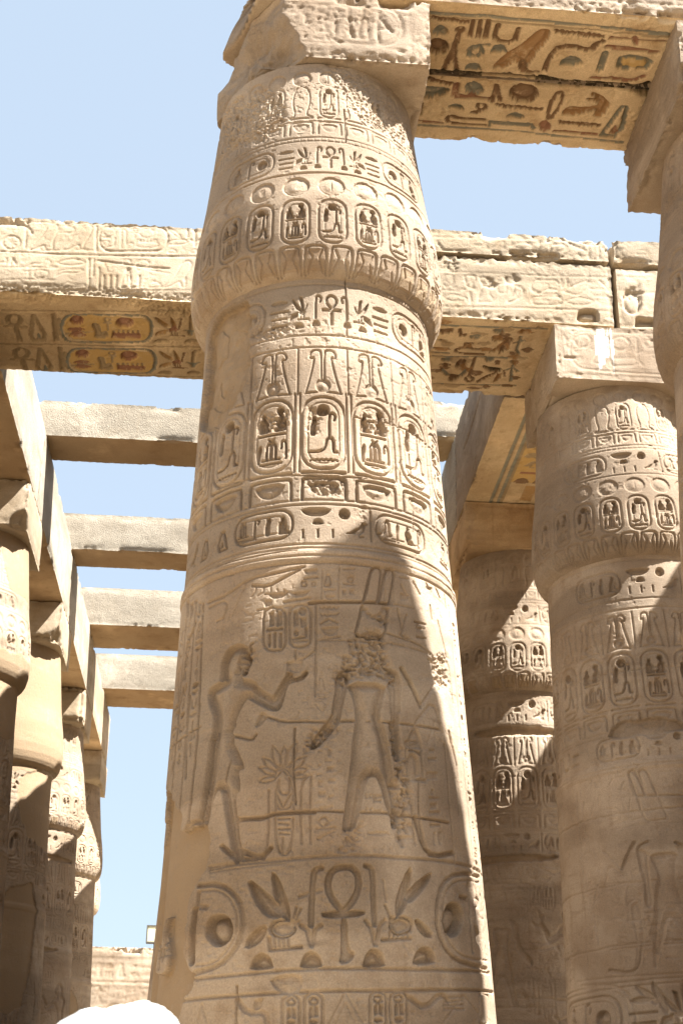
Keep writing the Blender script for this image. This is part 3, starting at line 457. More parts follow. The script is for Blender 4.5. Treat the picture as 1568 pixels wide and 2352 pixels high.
('L',[(36.6,2.68),(46.5,2.7)],0.01,0.01,0),
('L',[(36.5,2.65),(46.3,2.68)],0.01,0.01,0),
('L',[(36.4,2.63),(46.1,2.65)],0.01,0.01,0),
('L',[(36.3,2.61),(46,2.62)],0.01,0.01,0),
('L',[(-74.3,3.3),(-77.1,3.24),(-77.2,3.04)],0.03,0.02,0),
('F',[(-42.8,4.96),(-42.7,5.04),(-42.2,5.11),(-40.4,5.17),(-38.2,5.2),(-35.3,5.2),(-32.8,5.18),(-31.4,5.15),(-31,5.11),(-29.6,5.08),(-29.3,5.05),(-29.8,5.01),(-31,4.95),(-33.3,4.95),(-33.9,4.92),(-31.2,4.91),(-27.9,4.88),(-26.2,4.83),(-25.9,4.81),(-22.7,4.77),(-20.2,4.73),(-18.6,4.79),(-16.9,4.86),(-14.6,4.92),(-13.2,4.93),(-13.6,4.9),(-12.3,4.89),(-9.7,4.91),(-8.3,4.94),(-7.7,4.92),(-8.9,4.88),(-10.3,4.86),(-14.3,4.85),(-15.4,4.82),(-16.8,4.7),(-18.2,4.64),(-21.1,4.65),(-25.1,4.7),(-28.9,4.75),(-30.2,4.77),(-31.8,4.73),(-33.9,4.65),(-35.1,4.6),(-34.4,4.57),(-36,4.54),(-35.9,4.5),(-35,4.44),(-35.8,4.43),(-35,4.42),(-30.1,4.24),(-33,4.24),(-31.4,4.09),(-33.5,4.05),(-32.6,3.92),(-31.7,3.83),(-30.8,3.71),(-30,3.65),(-29.3,3.62),(-31.1,3.57),(-32.2,3.56),(-33.2,3.63),(-35.3,3.78),(-37.1,3.93),(-38.5,4.06),(-39.4,4.11),(-41.5,4.11),(-42.8,4.04),(-43.9,3.93),(-44.6,3.86),(-47.9,3.88),(-47.1,4.03),(-46.1,4.19),(-45.4,4.38),(-44.8,4.48),(-44.7,4.51),(-44.3,4.63),(-45.1,4.72),(-47.1,4.8),(-48.8,4.84),(-48.4,4.9),(-46.7,4.91),(-42.7,4.93),(-40.1,4.94)],0,0.045,0),
('L',[(-46,4.41),(-45.3,4.51),(-44.5,4.63),(-45.5,4.73),(-48.1,4.82),(-48.4,4.89),(-46.3,4.91),(-40.1,4.94)],0.026,0.045,0),
('L',[(-42.6,4.96),(-42.3,5.09),(-40.4,5.16),(-38.2,5.19),(-35.3,5.2),(-31.8,5.16)],0.026,0.045,0),
('L',[(-45.6,4.5),(-46.1,4.38),(-46.8,4.21),(-48.1,4.02),(-49,3.89)],0.03,0.05,0),
('L',[(-33.6,4.92),(-27.9,4.88),(-26.2,4.82),(-22.7,4.77),(-20.2,4.73),(-17.2,4.84),(-14.6,4.92)],0.022,0.036,0),
('L',[(-31,5.12),(-35.1,5.11),(-35,4.96),(-36.2,4.88)],0.016,0.025,0),
('L',[(-31,5.12),(-30,5.14),(-30.1,5.18),(-28.8,5.19)],0.014,0.018,0),
('P',[(-15.6,5.01),(-9.7,5.01),(-10.6,4.92),(-14,4.93)],0,0.016,0),
('L',[(-12.4,5.09),(-12.2,5.01)],0.012,0.012,0),
('L',[(-35.9,4.5),(-31.8,4.47),(-27.7,4.44),(-26.2,4.48)],0.016,0.02,0),
('P',[(-24.7,4.64),(-25.8,4.6),(-26.9,4.53),(-24.5,4.55),(-22.5,4.59),(-22.8,4.63)],0,0.02,0),
('L',[(-35.4,4.42),(-35.9,4.34),(-37.4,4.24),(-38.2,4.15),(-38.4,4.11)],0.016,0.022,0),
('L',[(-35,4.42),(-33.1,4.36),(-30.1,4.24),(-33,4.24)],0.012,0.014,0),
('F',[(6.6,4.85),(21.1,4.86),(19.7,4.76),(18.1,4.65),(17.9,4.57),(19.7,4.45),(20.8,4.31),(21.2,4.19),(22.3,4.07),(23.1,3.97),(23.9,3.87),(23.5,3.8),(21.2,3.8),(20.4,3.91),(18.8,3.96),(18,4.06),(16.1,4.16),(12.4,4.15),(10.9,4.08),(9.9,3.98),(8.6,3.87),(8.2,3.82),(6.6,3.76),(4.4,3.77),(4.6,3.85),(5.6,3.97),(6.6,4.13),(7.6,4.3),(8.8,4.46),(9.6,4.56),(9.4,4.63),(8.5,4.75)],0,0.042,0),
('F',[(2.6,4.88),(4.2,4.92),(7.4,4.93),(6.6,4.84),(5.1,4.73),(3.9,4.62),(3.2,4.54),(0.8,4.48),(-2.8,4.39),(-6.7,4.33),(-7.1,4.38),(-3.1,4.5),(-0.5,4.56),(1.1,4.62),(2.4,4.77)],0,0.04,0),
('F',[(21.1,4.86),(26.5,4.94),(26.2,4.79),(25.7,4.67),(25.6,4.59),(25.1,4.51),(25.8,4.33),(24.4,4.28),(22.2,4.3),(22.4,4.5),(22.2,4.82)],0,0.04,0),
('L',[(2.6,4.87),(4.2,4.92),(7.4,4.96)],0.026,0.04,0),
('L',[(21,4.99),(25.3,4.96),(26.7,4.91),(26,4.79),(25.7,4.67)],0.024,0.036,0),
('L',[(2.6,4.87),(2.4,4.77),(1.1,4.62)],0.02,0.03,0),
('L',[(6.5,4.82),(8.5,4.75),(9.4,4.63),(9.4,4.55),(8.4,4.43),(7.4,4.27),(6.6,4.13)],0.018,0.028,0),
('L',[(6.6,4.13),(5.6,3.97),(4.7,3.86),(4.2,3.77)],0.022,0.034,0),
('L',[(12.4,4.15),(10.9,4.08),(9.9,3.98),(8.6,3.87)],0.018,0.03,0),
('L',[(16.1,4.16),(18,4.06),(18.8,3.96),(20.4,3.9),(20.9,3.8)],0.018,0.03,0),
('L',[(18.1,4.57),(19.7,4.45),(20.8,4.31),(21.5,4.18),(22.8,4.04),(23.7,3.91)],0.02,0.032,0),
('L',[(13.3,5.5),(15.1,5.63),(16.9,5.77),(19,5.8),(21,5.79),(21.2,5.75),(19.1,5.51)],0.018,0.026,0),
('L',[(19.5,5.51),(23.1,5.78),(25.3,5.81),(27.1,5.78),(26.3,5.71),(24.1,5.52)],0.02,0.03,0),
('L',[(12.8,5.46),(11.2,5.34),(9.5,5.22),(14.3,5.22),(21.2,5.21),(23.5,5.47)],0.016,0.022,0),
('L',[(-7.1,5.47),(-1.7,5.48),(3.7,5.48),(11.7,5.49),(23.6,5.51)],0.022,0.03,0),
('L',[(21.4,5.27),(26.2,5.25),(35.2,5.24),(43.9,5.19)],0.01,0.014,0),
('L',[(-18.4,4.15),(-19.8,4.16),(-21.9,4.16),(-23.4,4.15),(-24.4,4.13)],0.01,0.012,0),
('L',[(-18.4,4.15),(-19.4,4.13),(-21.3,4.12),(-23.1,4.12),(-24.4,4.13)],0.01,0.012,0),
('L',[(-18.4,4.18),(-19.4,4.2),(-21.4,4.23),(-23.3,4.23),(-24.7,4.23)],0.01,0.012,0),
('L',[(-18.4,4.18),(-20,4.17),(-22.1,4.18),(-23.7,4.21),(-24.7,4.23)],0.01,0.012,0),
('L',[(-18.1,4.2),(-18.6,4.23),(-20.2,4.27),(-22,4.29),(-23.5,4.3)],0.01,0.012,0),
('L',[(-18.1,4.2),(-19.8,4.2),(-21.8,4.23),(-22.9,4.27),(-23.5,4.3)],0.01,0.012,0),
('L',[(-17.2,4.22),(-16.7,4.26),(-17.3,4.31),(-18.6,4.35),(-19.9,4.38)],0.01,0.012,0),
('L',[(-17.2,4.22),(-18.7,4.24),(-20,4.3),(-20.1,4.34),(-19.9,4.38)],0.01,0.012,0),
('L',[(-16.1,4.21),(-15.1,4.24),(-14.6,4.29),(-15.1,4.34),(-15.8,4.37)],0.01,0.012,0),
('L',[(-16.1,4.21),(-17,4.25),(-17.2,4.3),(-16.6,4.34),(-15.8,4.37)],0.01,0.012,0),
('L',[(-15,4.22),(-13.2,4.25),(-11.7,4.3),(-11.4,4.36),(-11.6,4.4)],0.01,0.012,0),
('L',[(-15,4.22),(-15.4,4.27),(-14.7,4.33),(-13.1,4.37),(-11.6,4.4)],0.01,0.012,0),
('L',[(-14.1,4.19),(-12.3,4.2),(-10.2,4.22),(-9,4.26),(-8.3,4.29)],0.01,0.012,0),
('L',[(-14.1,4.19),(-13.5,4.23),(-11.8,4.27),(-9.9,4.28),(-8.3,4.29)],0.01,0.012,0),
('L',[(-13.9,4.17),(-12.4,4.16),(-10.3,4.16),(-8.8,4.18),(-7.8,4.2)],0.01,0.012,0),
('L',[(-13.9,4.17),(-12.8,4.19),(-10.9,4.21),(-9.1,4.21),(-7.8,4.2)],0.01,0.012,0),
('L',[(-13.9,4.16),(-12.6,4.14),(-10.5,4.13),(-8.8,4.14),(-7.6,4.15)],0.01,0.012,0),
('L',[(-13.9,4.16),(-12.5,4.17),(-10.5,4.18),(-8.8,4.16),(-7.6,4.15)],0.01,0.012,0),
('L',[(-18.9,4.16),(-18.6,4.2),(-16.3,4.22),(-14.2,4.19),(-13.7,4.16)],0.01,0.014,0),
('L',[(-18,4.16),(-16.2,4.2),(-14.6,4.16)],0.01,0.014,0),
('L',[(-18.3,3.89),(-18.5,4.04),(-17.5,4.12)],0.01,0.014,0),
('L',[(-12.3,3.91),(-12.6,4.05),(-14.1,4.14)],0.01,0.014,0),
('L',[(-17.4,4.13),(-17.3,4.03),(-13.8,4.02),(-13.8,4.12)],0.01,0.014,0),
('L',[(-18.1,4.03),(-16,3.93),(-13.5,4.02)],0.01,0.014,0),
('L',[(-18.1,3.97),(-17.2,3.92),(-16,3.92),(-14,3.92),(-12.9,3.96)],0.01,0.014,0),
('L',[(-18.6,3.86),(-18.1,3.7),(-16.6,3.6),(-13.8,3.6),(-12.7,3.71),(-12.5,3.85)],0.01,0.014,0),
('L',[(-17.4,3.85),(-13.6,3.85)],0.01,0.014,0),
('L',[(-17.1,3.82),(-13.9,3.81)],0.01,0.014,0),
('L',[(-17.3,3.78),(-13.6,3.78)],0.01,0.014,0),
('L',[(-17,3.75),(-13.9,3.74)],0.01,0.014,0),
('L',[(-15.8,3.72),(-15.9,3.6)],0.01,0.014,0),
('L',[(-21,4.06),(-20.7,3.89),(-20.7,3.71),(-21.7,3.59)],0.01,0.014,0),
('L',[(-7.5,4.15),(-9.8,4.1),(-10.1,3.89),(-9.6,3.67)],0.01,0.014,0),
('L',[(-6.6,4.15),(-6.9,3.89),(-6.7,3.67)],0.01,0.014,0),
('L',[(-30,3.65),(-26.2,3.61),(-22.3,3.59)],0.03,0.035,0),
('L',[(-32.2,3.87),(-27.3,3.87),(-23,3.86),(-20.6,3.88),(-18,3.89),(-10,3.89),(-5.5,3.89)],0.024,0.03,0),
('L',[(-42.4,3.55),(-31.1,3.56),(-15.1,3.57)],0.016,0.014,0),
('L',[(-42.3,3.53),(-15.1,3.54)],0.01,0.01,0),
('P',[(27.1,4.43),(27.8,4.45),(29,4.46),(29.6,4.45),(29.2,4.4),(27.6,4.4)],0,0.016,0),
('L',[(32.4,4.57),(34.3,4.5),(34.9,4.43),(34.4,4.37)],0.014,0.018,0),
('L',[(32.4,4.57),(29.5,4.47)],0.014,0.018,0),
('L',[(29.8,4.45),(34.7,4.47)],0.014,0.018,0),
('L',[(29.7,4.42),(34.6,4.46)],0.014,0.018,0),
('L',[(29.1,4.38),(31.3,4.39),(34.4,4.36)],0.014,0.018,0),
('L',[(22.8,4.23),(25.8,4.23)],0.014,0.018,0),
('L',[(24.5,4.23),(24.4,4.16)],0.014,0.018,0),
('L',[(26.7,4.15),(28.4,4.07),(27.9,4.04)],0.014,0.018,0),
('L',[(32.4,4.15),(31.5,4),(31.6,3.86),(33,3.71),(34.7,3.63)],0.014,0.018,0),
('L',[(22.2,4.16),(24.1,4.04),(25.5,3.9)],0.014,0.018,0),
('P',[(28.5,4.33),(30.5,4.37),(33.1,4.32),(32.9,4.18),(27.5,4.16)],0,0.018,0),
('L',[(26.3,4.16),(35.5,4.18)],0.018,0.02,0),
('L',[(12.1,4.02),(11.8,4.02),(11.6,4.01),(12,4),(11.8,4),(11.5,4)],0.007,0.012,0),
('L',[(12.3,4),(12.3,4)],0.007,0.012,0),
('L',[(13,4.02),(13.1,4),(13.2,4.02),(13.3,4),(13.5,4.02)],0.007,0.012,0),
('L',[(13.7,4),(13.7,4)],0.007,0.012,0),
('L',[(14.4,4.02),(14.4,4),(14.8,4)],0.007,0.012,0),
('L',[(15.1,4.01),(15.5,4.01),(15.4,4.02),(15.2,4.02),(15.1,4.01),(15.5,4)],0.007,0.012,0),
('L',[(15.8,4.02),(15.9,4),(16,4.02),(16.1,4),(16.3,4.02)],0.007,0.012,0),
('L',[(16.8,4.02),(16.7,4.01)],0.007,0.012,0),
('L',[(17.7,4.02),(17.3,4.02),(17.6,4.01),(17.3,4.01)],0.007,0.012,0),
('L',[(14.5,3.99),(14.5,3.97)],0.007,0.012,0),
('L',[(15.3,3.99),(15,3.99),(15.4,3.98),(15.2,3.98),(15,3.98),(15.5,3.99),(15.3,3.99)],0.007,0.012,0),
('L',[(16.1,3.98),(16.2,3.99),(15.8,3.98),(16.2,3.98)],0.007,0.012,0),
('L',[(16.6,3.99),(17,3.99),(16.7,3.99),(16.9,3.98),(16.5,3.98)],0.007,0.012,0),
('L',[(11.6,3.89),(11.6,3.92),(12,3.92),(12,3.91),(11.6,3.9),(12,3.89)],0.007,0.012,0),
('L',[(13.7,3.92),(13.2,3.92),(13.2,3.9),(13.6,3.9)],0.007,0.012,0),
('L',[(13.2,3.91),(13.5,3.91)],0.007,0.012,0),
('L',[(13.9,3.91),(14,3.9),(14.2,3.91),(14.3,3.9),(14.5,3.91)],0.007,0.012,0),
('L',[(15,3.91),(15,3.9)],0.007,0.012,0),
('L',[(15.6,3.9),(15.6,3.91),(16,3.91),(16,3.9)],0.007,0.012,0),
('L',[(16.8,3.92),(16.4,3.91),(16.8,3.91),(16.8,3.9),(16.4,3.89)],0.007,0.012,0),
('L',[(12.1,3.75),(12.1,3.74),(12.2,3.75),(12.3,3.74),(12.5,3.75)],0.007,0.012,0),
('L',[(12.7,3.74),(12.7,3.74)],0.007,0.012,0),
('L',[(13.2,3.75),(13.3,3.74),(13.4,3.75),(13.5,3.74),(13.6,3.75)],0.007,0.012,0),
('L',[(14,3.75),(14,3.74)],0.007,0.012,0),
('L',[(14.8,3.76),(14.5,3.75),(14.4,3.74),(14.8,3.74)],0.007,0.012,0),
('L',[(14.4,3.75),(14.7,3.75)],0.007,0.012,0),
('L',[(15.4,3.75),(15.2,3.76),(15,3.75),(15.4,3.75),(15.2,3.74),(15,3.74)],0.007,0.012,0),
('L',[(16,3.76),(15.7,3.76),(15.6,3.74),(16,3.74)],0.007,0.012,0),
('L',[(15.6,3.75),(15.9,3.75)],0.007,0.012,0),
('L',[(16.2,3.74),(16.2,3.76),(16.6,3.74),(16.6,3.76)],0.007,0.012,0),
('L',[(16.8,3.76),(17.2,3.76)],0.007,0.012,0),
('L',[(17,3.76),(17,3.74)],0.007,0.012,0),
('L',[(17.4,3.75),(17.4,3.76)],0.007,0.012,0),
('L',[(17.8,3.75),(17.9,3.76)],0.007,0.012,0),
('L',[(17.4,3.75),(17.8,3.75)],0.007,0.012,0),
('L',[(18,3.75),(18.3,3.76),(18.4,3.75)],0.007,0.012,0),
('L',[(18.7,3.76),(18.7,3.75),(19,3.75)],0.007,0.012,0),
]
TRACE['soffit1']=[
('L',[(1.49,10.21),(2.71,10.22),(3.87,10.27)],0.03,0.012,2),
('L',[(1.49,10.25),(2.72,10.27),(3.88,10.31)],0.012,0.006,5),
('L',[(1.55,10.26),(1.57,10.29),(1.59,10.27),(1.62,10.3),(1.64,10.27),(1.67,10.3),(1.69,10.28),(1.72,10.31),(1.74,10.28),(1.77,10.31),(1.79,10.29),(1.82,10.32),(1.84,10.29),(1.87,10.32),(1.89,10.29)],0.03,0.02,1),
('P',[(1.72,10.48),(1.71,10.43),(1.69,10.4),(1.67,10.38),(1.64,10.37),(1.61,10.38),(1.59,10.41),(1.58,10.45),(1.58,10.49)],0,0.03,2),
('P',[(1.75,10.64),(1.75,10.69),(1.72,10.73),(1.68,10.75),(1.64,10.76),(1.59,10.74),(1.55,10.7),(1.54,10.66),(1.54,10.61),(1.57,10.57),(1.6,10.54),(1.65,10.54),(1.7,10.56),(1.73,10.59)],0,0.045,1),
('L',[(1.83,10.43),(1.81,10.63),(1.75,10.95)],0.04,0.02,1),
('L',[(1.81,10.63),(1.84,10.8),(1.88,10.95)],0.035,0.02,1),
('L',[(1.87,10.41),(1.86,10.42),(1.86,10.43),(1.85,10.44),(1.83,10.44),(1.82,10.44),(1.81,10.43),(1.8,10.41),(1.8,10.4),(1.81,10.39),(1.82,10.38),(1.84,10.38),(1.85,10.38),(1.86,10.39),(1.87,10.41)],0.03,0.02,1),
('L',[(1.94,10.29),(1.94,10.48)],0.04,0.025,1),
('L',[(2.01,10.29),(2.02,10.48)],0.04,0.025,1),
('L',[(2.09,10.28),(2.09,10.49)],0.04,0.025,1),
('L',[(2.19,10.31),(2.17,10.51),(2.38,10.53),(2.39,10.34)],0.04,0.025,1),
('L',[(2.09,10.67),(2.09,10.7),(2.07,10.73),(2.05,10.75),(2.02,10.75),(1.99,10.74),(1.97,10.72),(1.96,10.69),(1.96,10.66),(1.98,10.63),(2,10.61),(2.03,10.61),(2.05,10.62),(2.08,10.64),(2.09,10.67)],0.035,0.025,2),
('L',[(1.96,10.76),(1.99,10.61),(2.14,10.58)],0.03,0.02,2),
('P',[(2.34,10.67),(2.32,10.63),(2.3,10.6),(2.27,10.58),(2.24,10.58),(2.21,10.59),(2.19,10.61),(2.18,10.65),(2.18,10.69)],0,0.03,2),
('P',[(2.12,10.94),(2.11,10.9),(2.09,10.86),(2.06,10.84),(2.03,10.84),(2,10.85),(1.98,10.87),(1.97,10.91),(1.97,10.95)],0,0.03,2),
('P',[(2.22,10.9),(2.32,10.7),(2.5,10.5),(2.59,10.32),(2.7,10.32),(2.71,10.47),(2.63,10.62),(2.59,10.78),(2.57,10.92),(2.51,10.91),(2.51,10.81),(2.43,10.79),(2.33,10.92)],0,0.035,3),
('L',[(2.54,10.81),(2.59,10.93),(2.71,10.94)],0.03,0.02,1),
('L',[(2.5,10.82),(2.52,10.91),(2.62,10.92)],0.03,0.02,1),
('L',[(2.75,10.32),(2.79,10.35),(2.81,10.32),(2.84,10.36),(2.86,10.33),(2.89,10.36),(2.91,10.33),(2.95,10.36),(2.97,10.33),(3,10.37),(3.02,10.34),(3.05,10.37),(3.07,10.34),(3.11,10.38),(3.13,10.35),(3.16,10.38),(3.18,10.35),(3.21,10.38),(3.23,10.35)],0.03,0.02,1),
('L',[(2.76,10.89),(2.77,10.68),(2.82,10.56),(2.93,10.51),(3.16,10.57),(3.17,10.47),(3.24,10.43)],0.045,0.025,1),
('P',[(3.12,10.78),(3.1,10.73),(3.07,10.69),(3.03,10.67),(2.98,10.66),(2.94,10.68),(2.91,10.71),(2.9,10.75),(2.9,10.8)],0,0.035,2),
('L',[(3.3,10.58),(3.3,10.82)],0.05,0.03,2),
('L',[(3.3,10.37),(3.56,10.38),(3.86,10.38)],0.03,0.022,7),
('L',[(3.53,10.35),(3.57,10.42)],0.04,0.02,7),
('L',[(3.3,10.49),(3.58,10.5),(3.8,10.52)],0.045,0.025,7),
('P',[(3.49,10.62),(3.75,10.64),(3.73,10.74),(3.48,10.74)],0,0.004,4),
('L',[(3.57,10.77),(3.47,10.76),(3.47,10.59),(3.77,10.62),(3.76,10.75),(3.68,10.75)],0.04,0.028,2),
('L',[(1.56,11.01),(2.67,11)],0.04,0.05,6),
('P',[(2.68,11.01),(2.77,10.95),(2.88,11.01),(3.03,11.02),(3.26,11),(3.6,11.01),(3.77,11.02),(3.84,10.9),(3.94,11.2),(3.8,11.14),(3.65,11.05),(3.17,11.08),(3.04,11.07),(2.75,11.1)],0,0.16,6),
('L',[(3.25,10.94),(3.43,10.93),(3.6,10.95),(3.69,10.93),(3.76,10.86)],0.04,0.02,7),
('L',[(1.58,11.1),(1.61,11.13),(1.63,11.11),(1.65,11.14),(1.67,11.12),(1.7,11.15),(1.72,11.12),(1.75,11.16),(1.77,11.13),(1.8,11.17),(1.81,11.14),(1.84,11.18),(1.86,11.15)],0.03,0.02,1),
('P',[(1.52,11.23),(1.87,11.22),(1.81,11.34),(1.7,11.4),(1.57,11.39)],0,0.04,2),
('L',[(1.92,11.17),(1.92,11.33),(2.29,11.35)],0.05,0.03,7),
('P',[(2.19,11.21),(2.19,11.25),(2.17,11.28),(2.13,11.3),(2.1,11.31),(2.06,11.29),(2.03,11.26),(2.01,11.22),(2.01,11.18),(2.03,11.15),(2.07,11.13),(2.1,11.12),(2.14,11.14),(2.17,11.17)],0,0.035,2),
('L',[(2.31,11.37),(2.32,11.14),(2.39,11.35)],0.035,0.022,1),
('P',[(2.77,11.22),(2.77,11.28),(2.73,11.33),(2.68,11.37),(2.61,11.37),(2.55,11.35),(2.49,11.31),(2.47,11.25),(2.47,11.18),(2.5,11.13),(2.56,11.1),(2.62,11.09),(2.69,11.11),(2.74,11.16)],0,0.045,1),
('L',[(2.37,11.41),(2.41,11.44),(2.43,11.41),(2.46,11.45),(2.49,11.42),(2.52,11.45),(2.55,11.42),(2.58,11.45),(2.6,11.42),(2.64,11.45),(2.66,11.42),(2.7,11.46),(2.72,11.43),(2.76,11.46),(2.78,11.43),(2.82,11.46),(2.84,11.43)],0.03,0.02,1),
('P',[(2.04,11.53),(2.03,11.5),(2.01,11.47),(1.98,11.46),(1.95,11.45),(1.92,11.46),(1.89,11.48),(1.88,11.52),(1.88,11.55)],0,0.03,2),
('P',[(2.69,11.6),(2.68,11.56),(2.65,11.54),(2.62,11.53),(2.59,11.52),(2.55,11.53),(2.53,11.55),(2.51,11.58),(2.51,11.61)],0,0.03,2),
('L',[(2.27,11.47),(2.27,11.49),(2.26,11.51),(2.24,11.52),(2.22,11.52),(2.2,11.52),(2.19,11.5),(2.18,11.48),(2.18,11.46),(2.19,11.44),(2.2,11.43),(2.22,11.43),(2.24,11.43),(2.26,11.45),(2.27,11.47)],0.025,0.02,1),
('L',[(2.13,11.57),(2.22,11.55),(2.26,11.48)],0.025,0.02,1),
('L',[(2.29,11.66),(1.91,11.65),(1.88,11.71),(1.96,11.75),(2.31,11.75)],0.028,0.02,1),
('L',[(2.35,11.69),(2.78,11.69),(2.82,11.74)],0.035,0.02,2),
('L',[(2.36,11.71),(2.35,11.76)],0.03,0.02,2),
('L',[(2.94,11.59),(2.92,11.41),(2.93,11.27),(2.97,11.15),(3.03,11.22),(3.03,11.35),(2.97,11.58)],0.03,0.02,1),
('P',[(2.99,11.69),(2.99,11.73),(2.98,11.76),(2.96,11.78),(2.94,11.78),(2.91,11.77),(2.89,11.74),(2.88,11.71),(2.87,11.67),(2.88,11.64),(2.9,11.62),(2.93,11.62),(2.95,11.64),(2.98,11.66)],0,0.035,7),
('P',[(3.07,11.47),(3.11,11.37),(3.28,11.38),(3.44,11.32),(3.37,11.28),(3.25,11.24),(3.34,11.23),(3.42,11.26),(3.27,11.15),(3.4,11.17),(3.5,11.27),(3.54,11.33),(3.51,11.4),(3.51,11.5),(3.39,11.5),(3.43,11.43),(3.27,11.49),(3.09,11.51)],0,0.035,3),
('L',[(3.07,11.6),(3.1,11.64),(3.11,11.61),(3.15,11.64),(3.16,11.61),(3.2,11.64),(3.21,11.61),(3.25,11.64),(3.26,11.61),(3.3,11.65),(3.31,11.61),(3.35,11.65),(3.36,11.61),(3.39,11.65),(3.41,11.62),(3.44,11.65),(3.46,11.62),(3.49,11.65),(3.51,11.62)],0.028,0.018,1),
('L',[(3.05,11.76),(3.26,11.76),(3.5,11.77)],0.025,0.02,7),
('L',[(3.56,11.78),(3.7,11.17),(3.76,11.79),(3.56,11.78)],0.035,0.022,2),
('P',[(3.64,11.73),(3.67,11.61),(3.73,11.75)],0,0.02,7),
('L',[(1.61,11.8),(2.76,11.81),(3.81,11.87)],0.02,0.01,2),
('L',[(1.56,11.74),(1.85,11.75)],0.025,0.012,7),
('L',[(1.59,11.47),(1.6,11.63)],0.03,0.02,1),
]
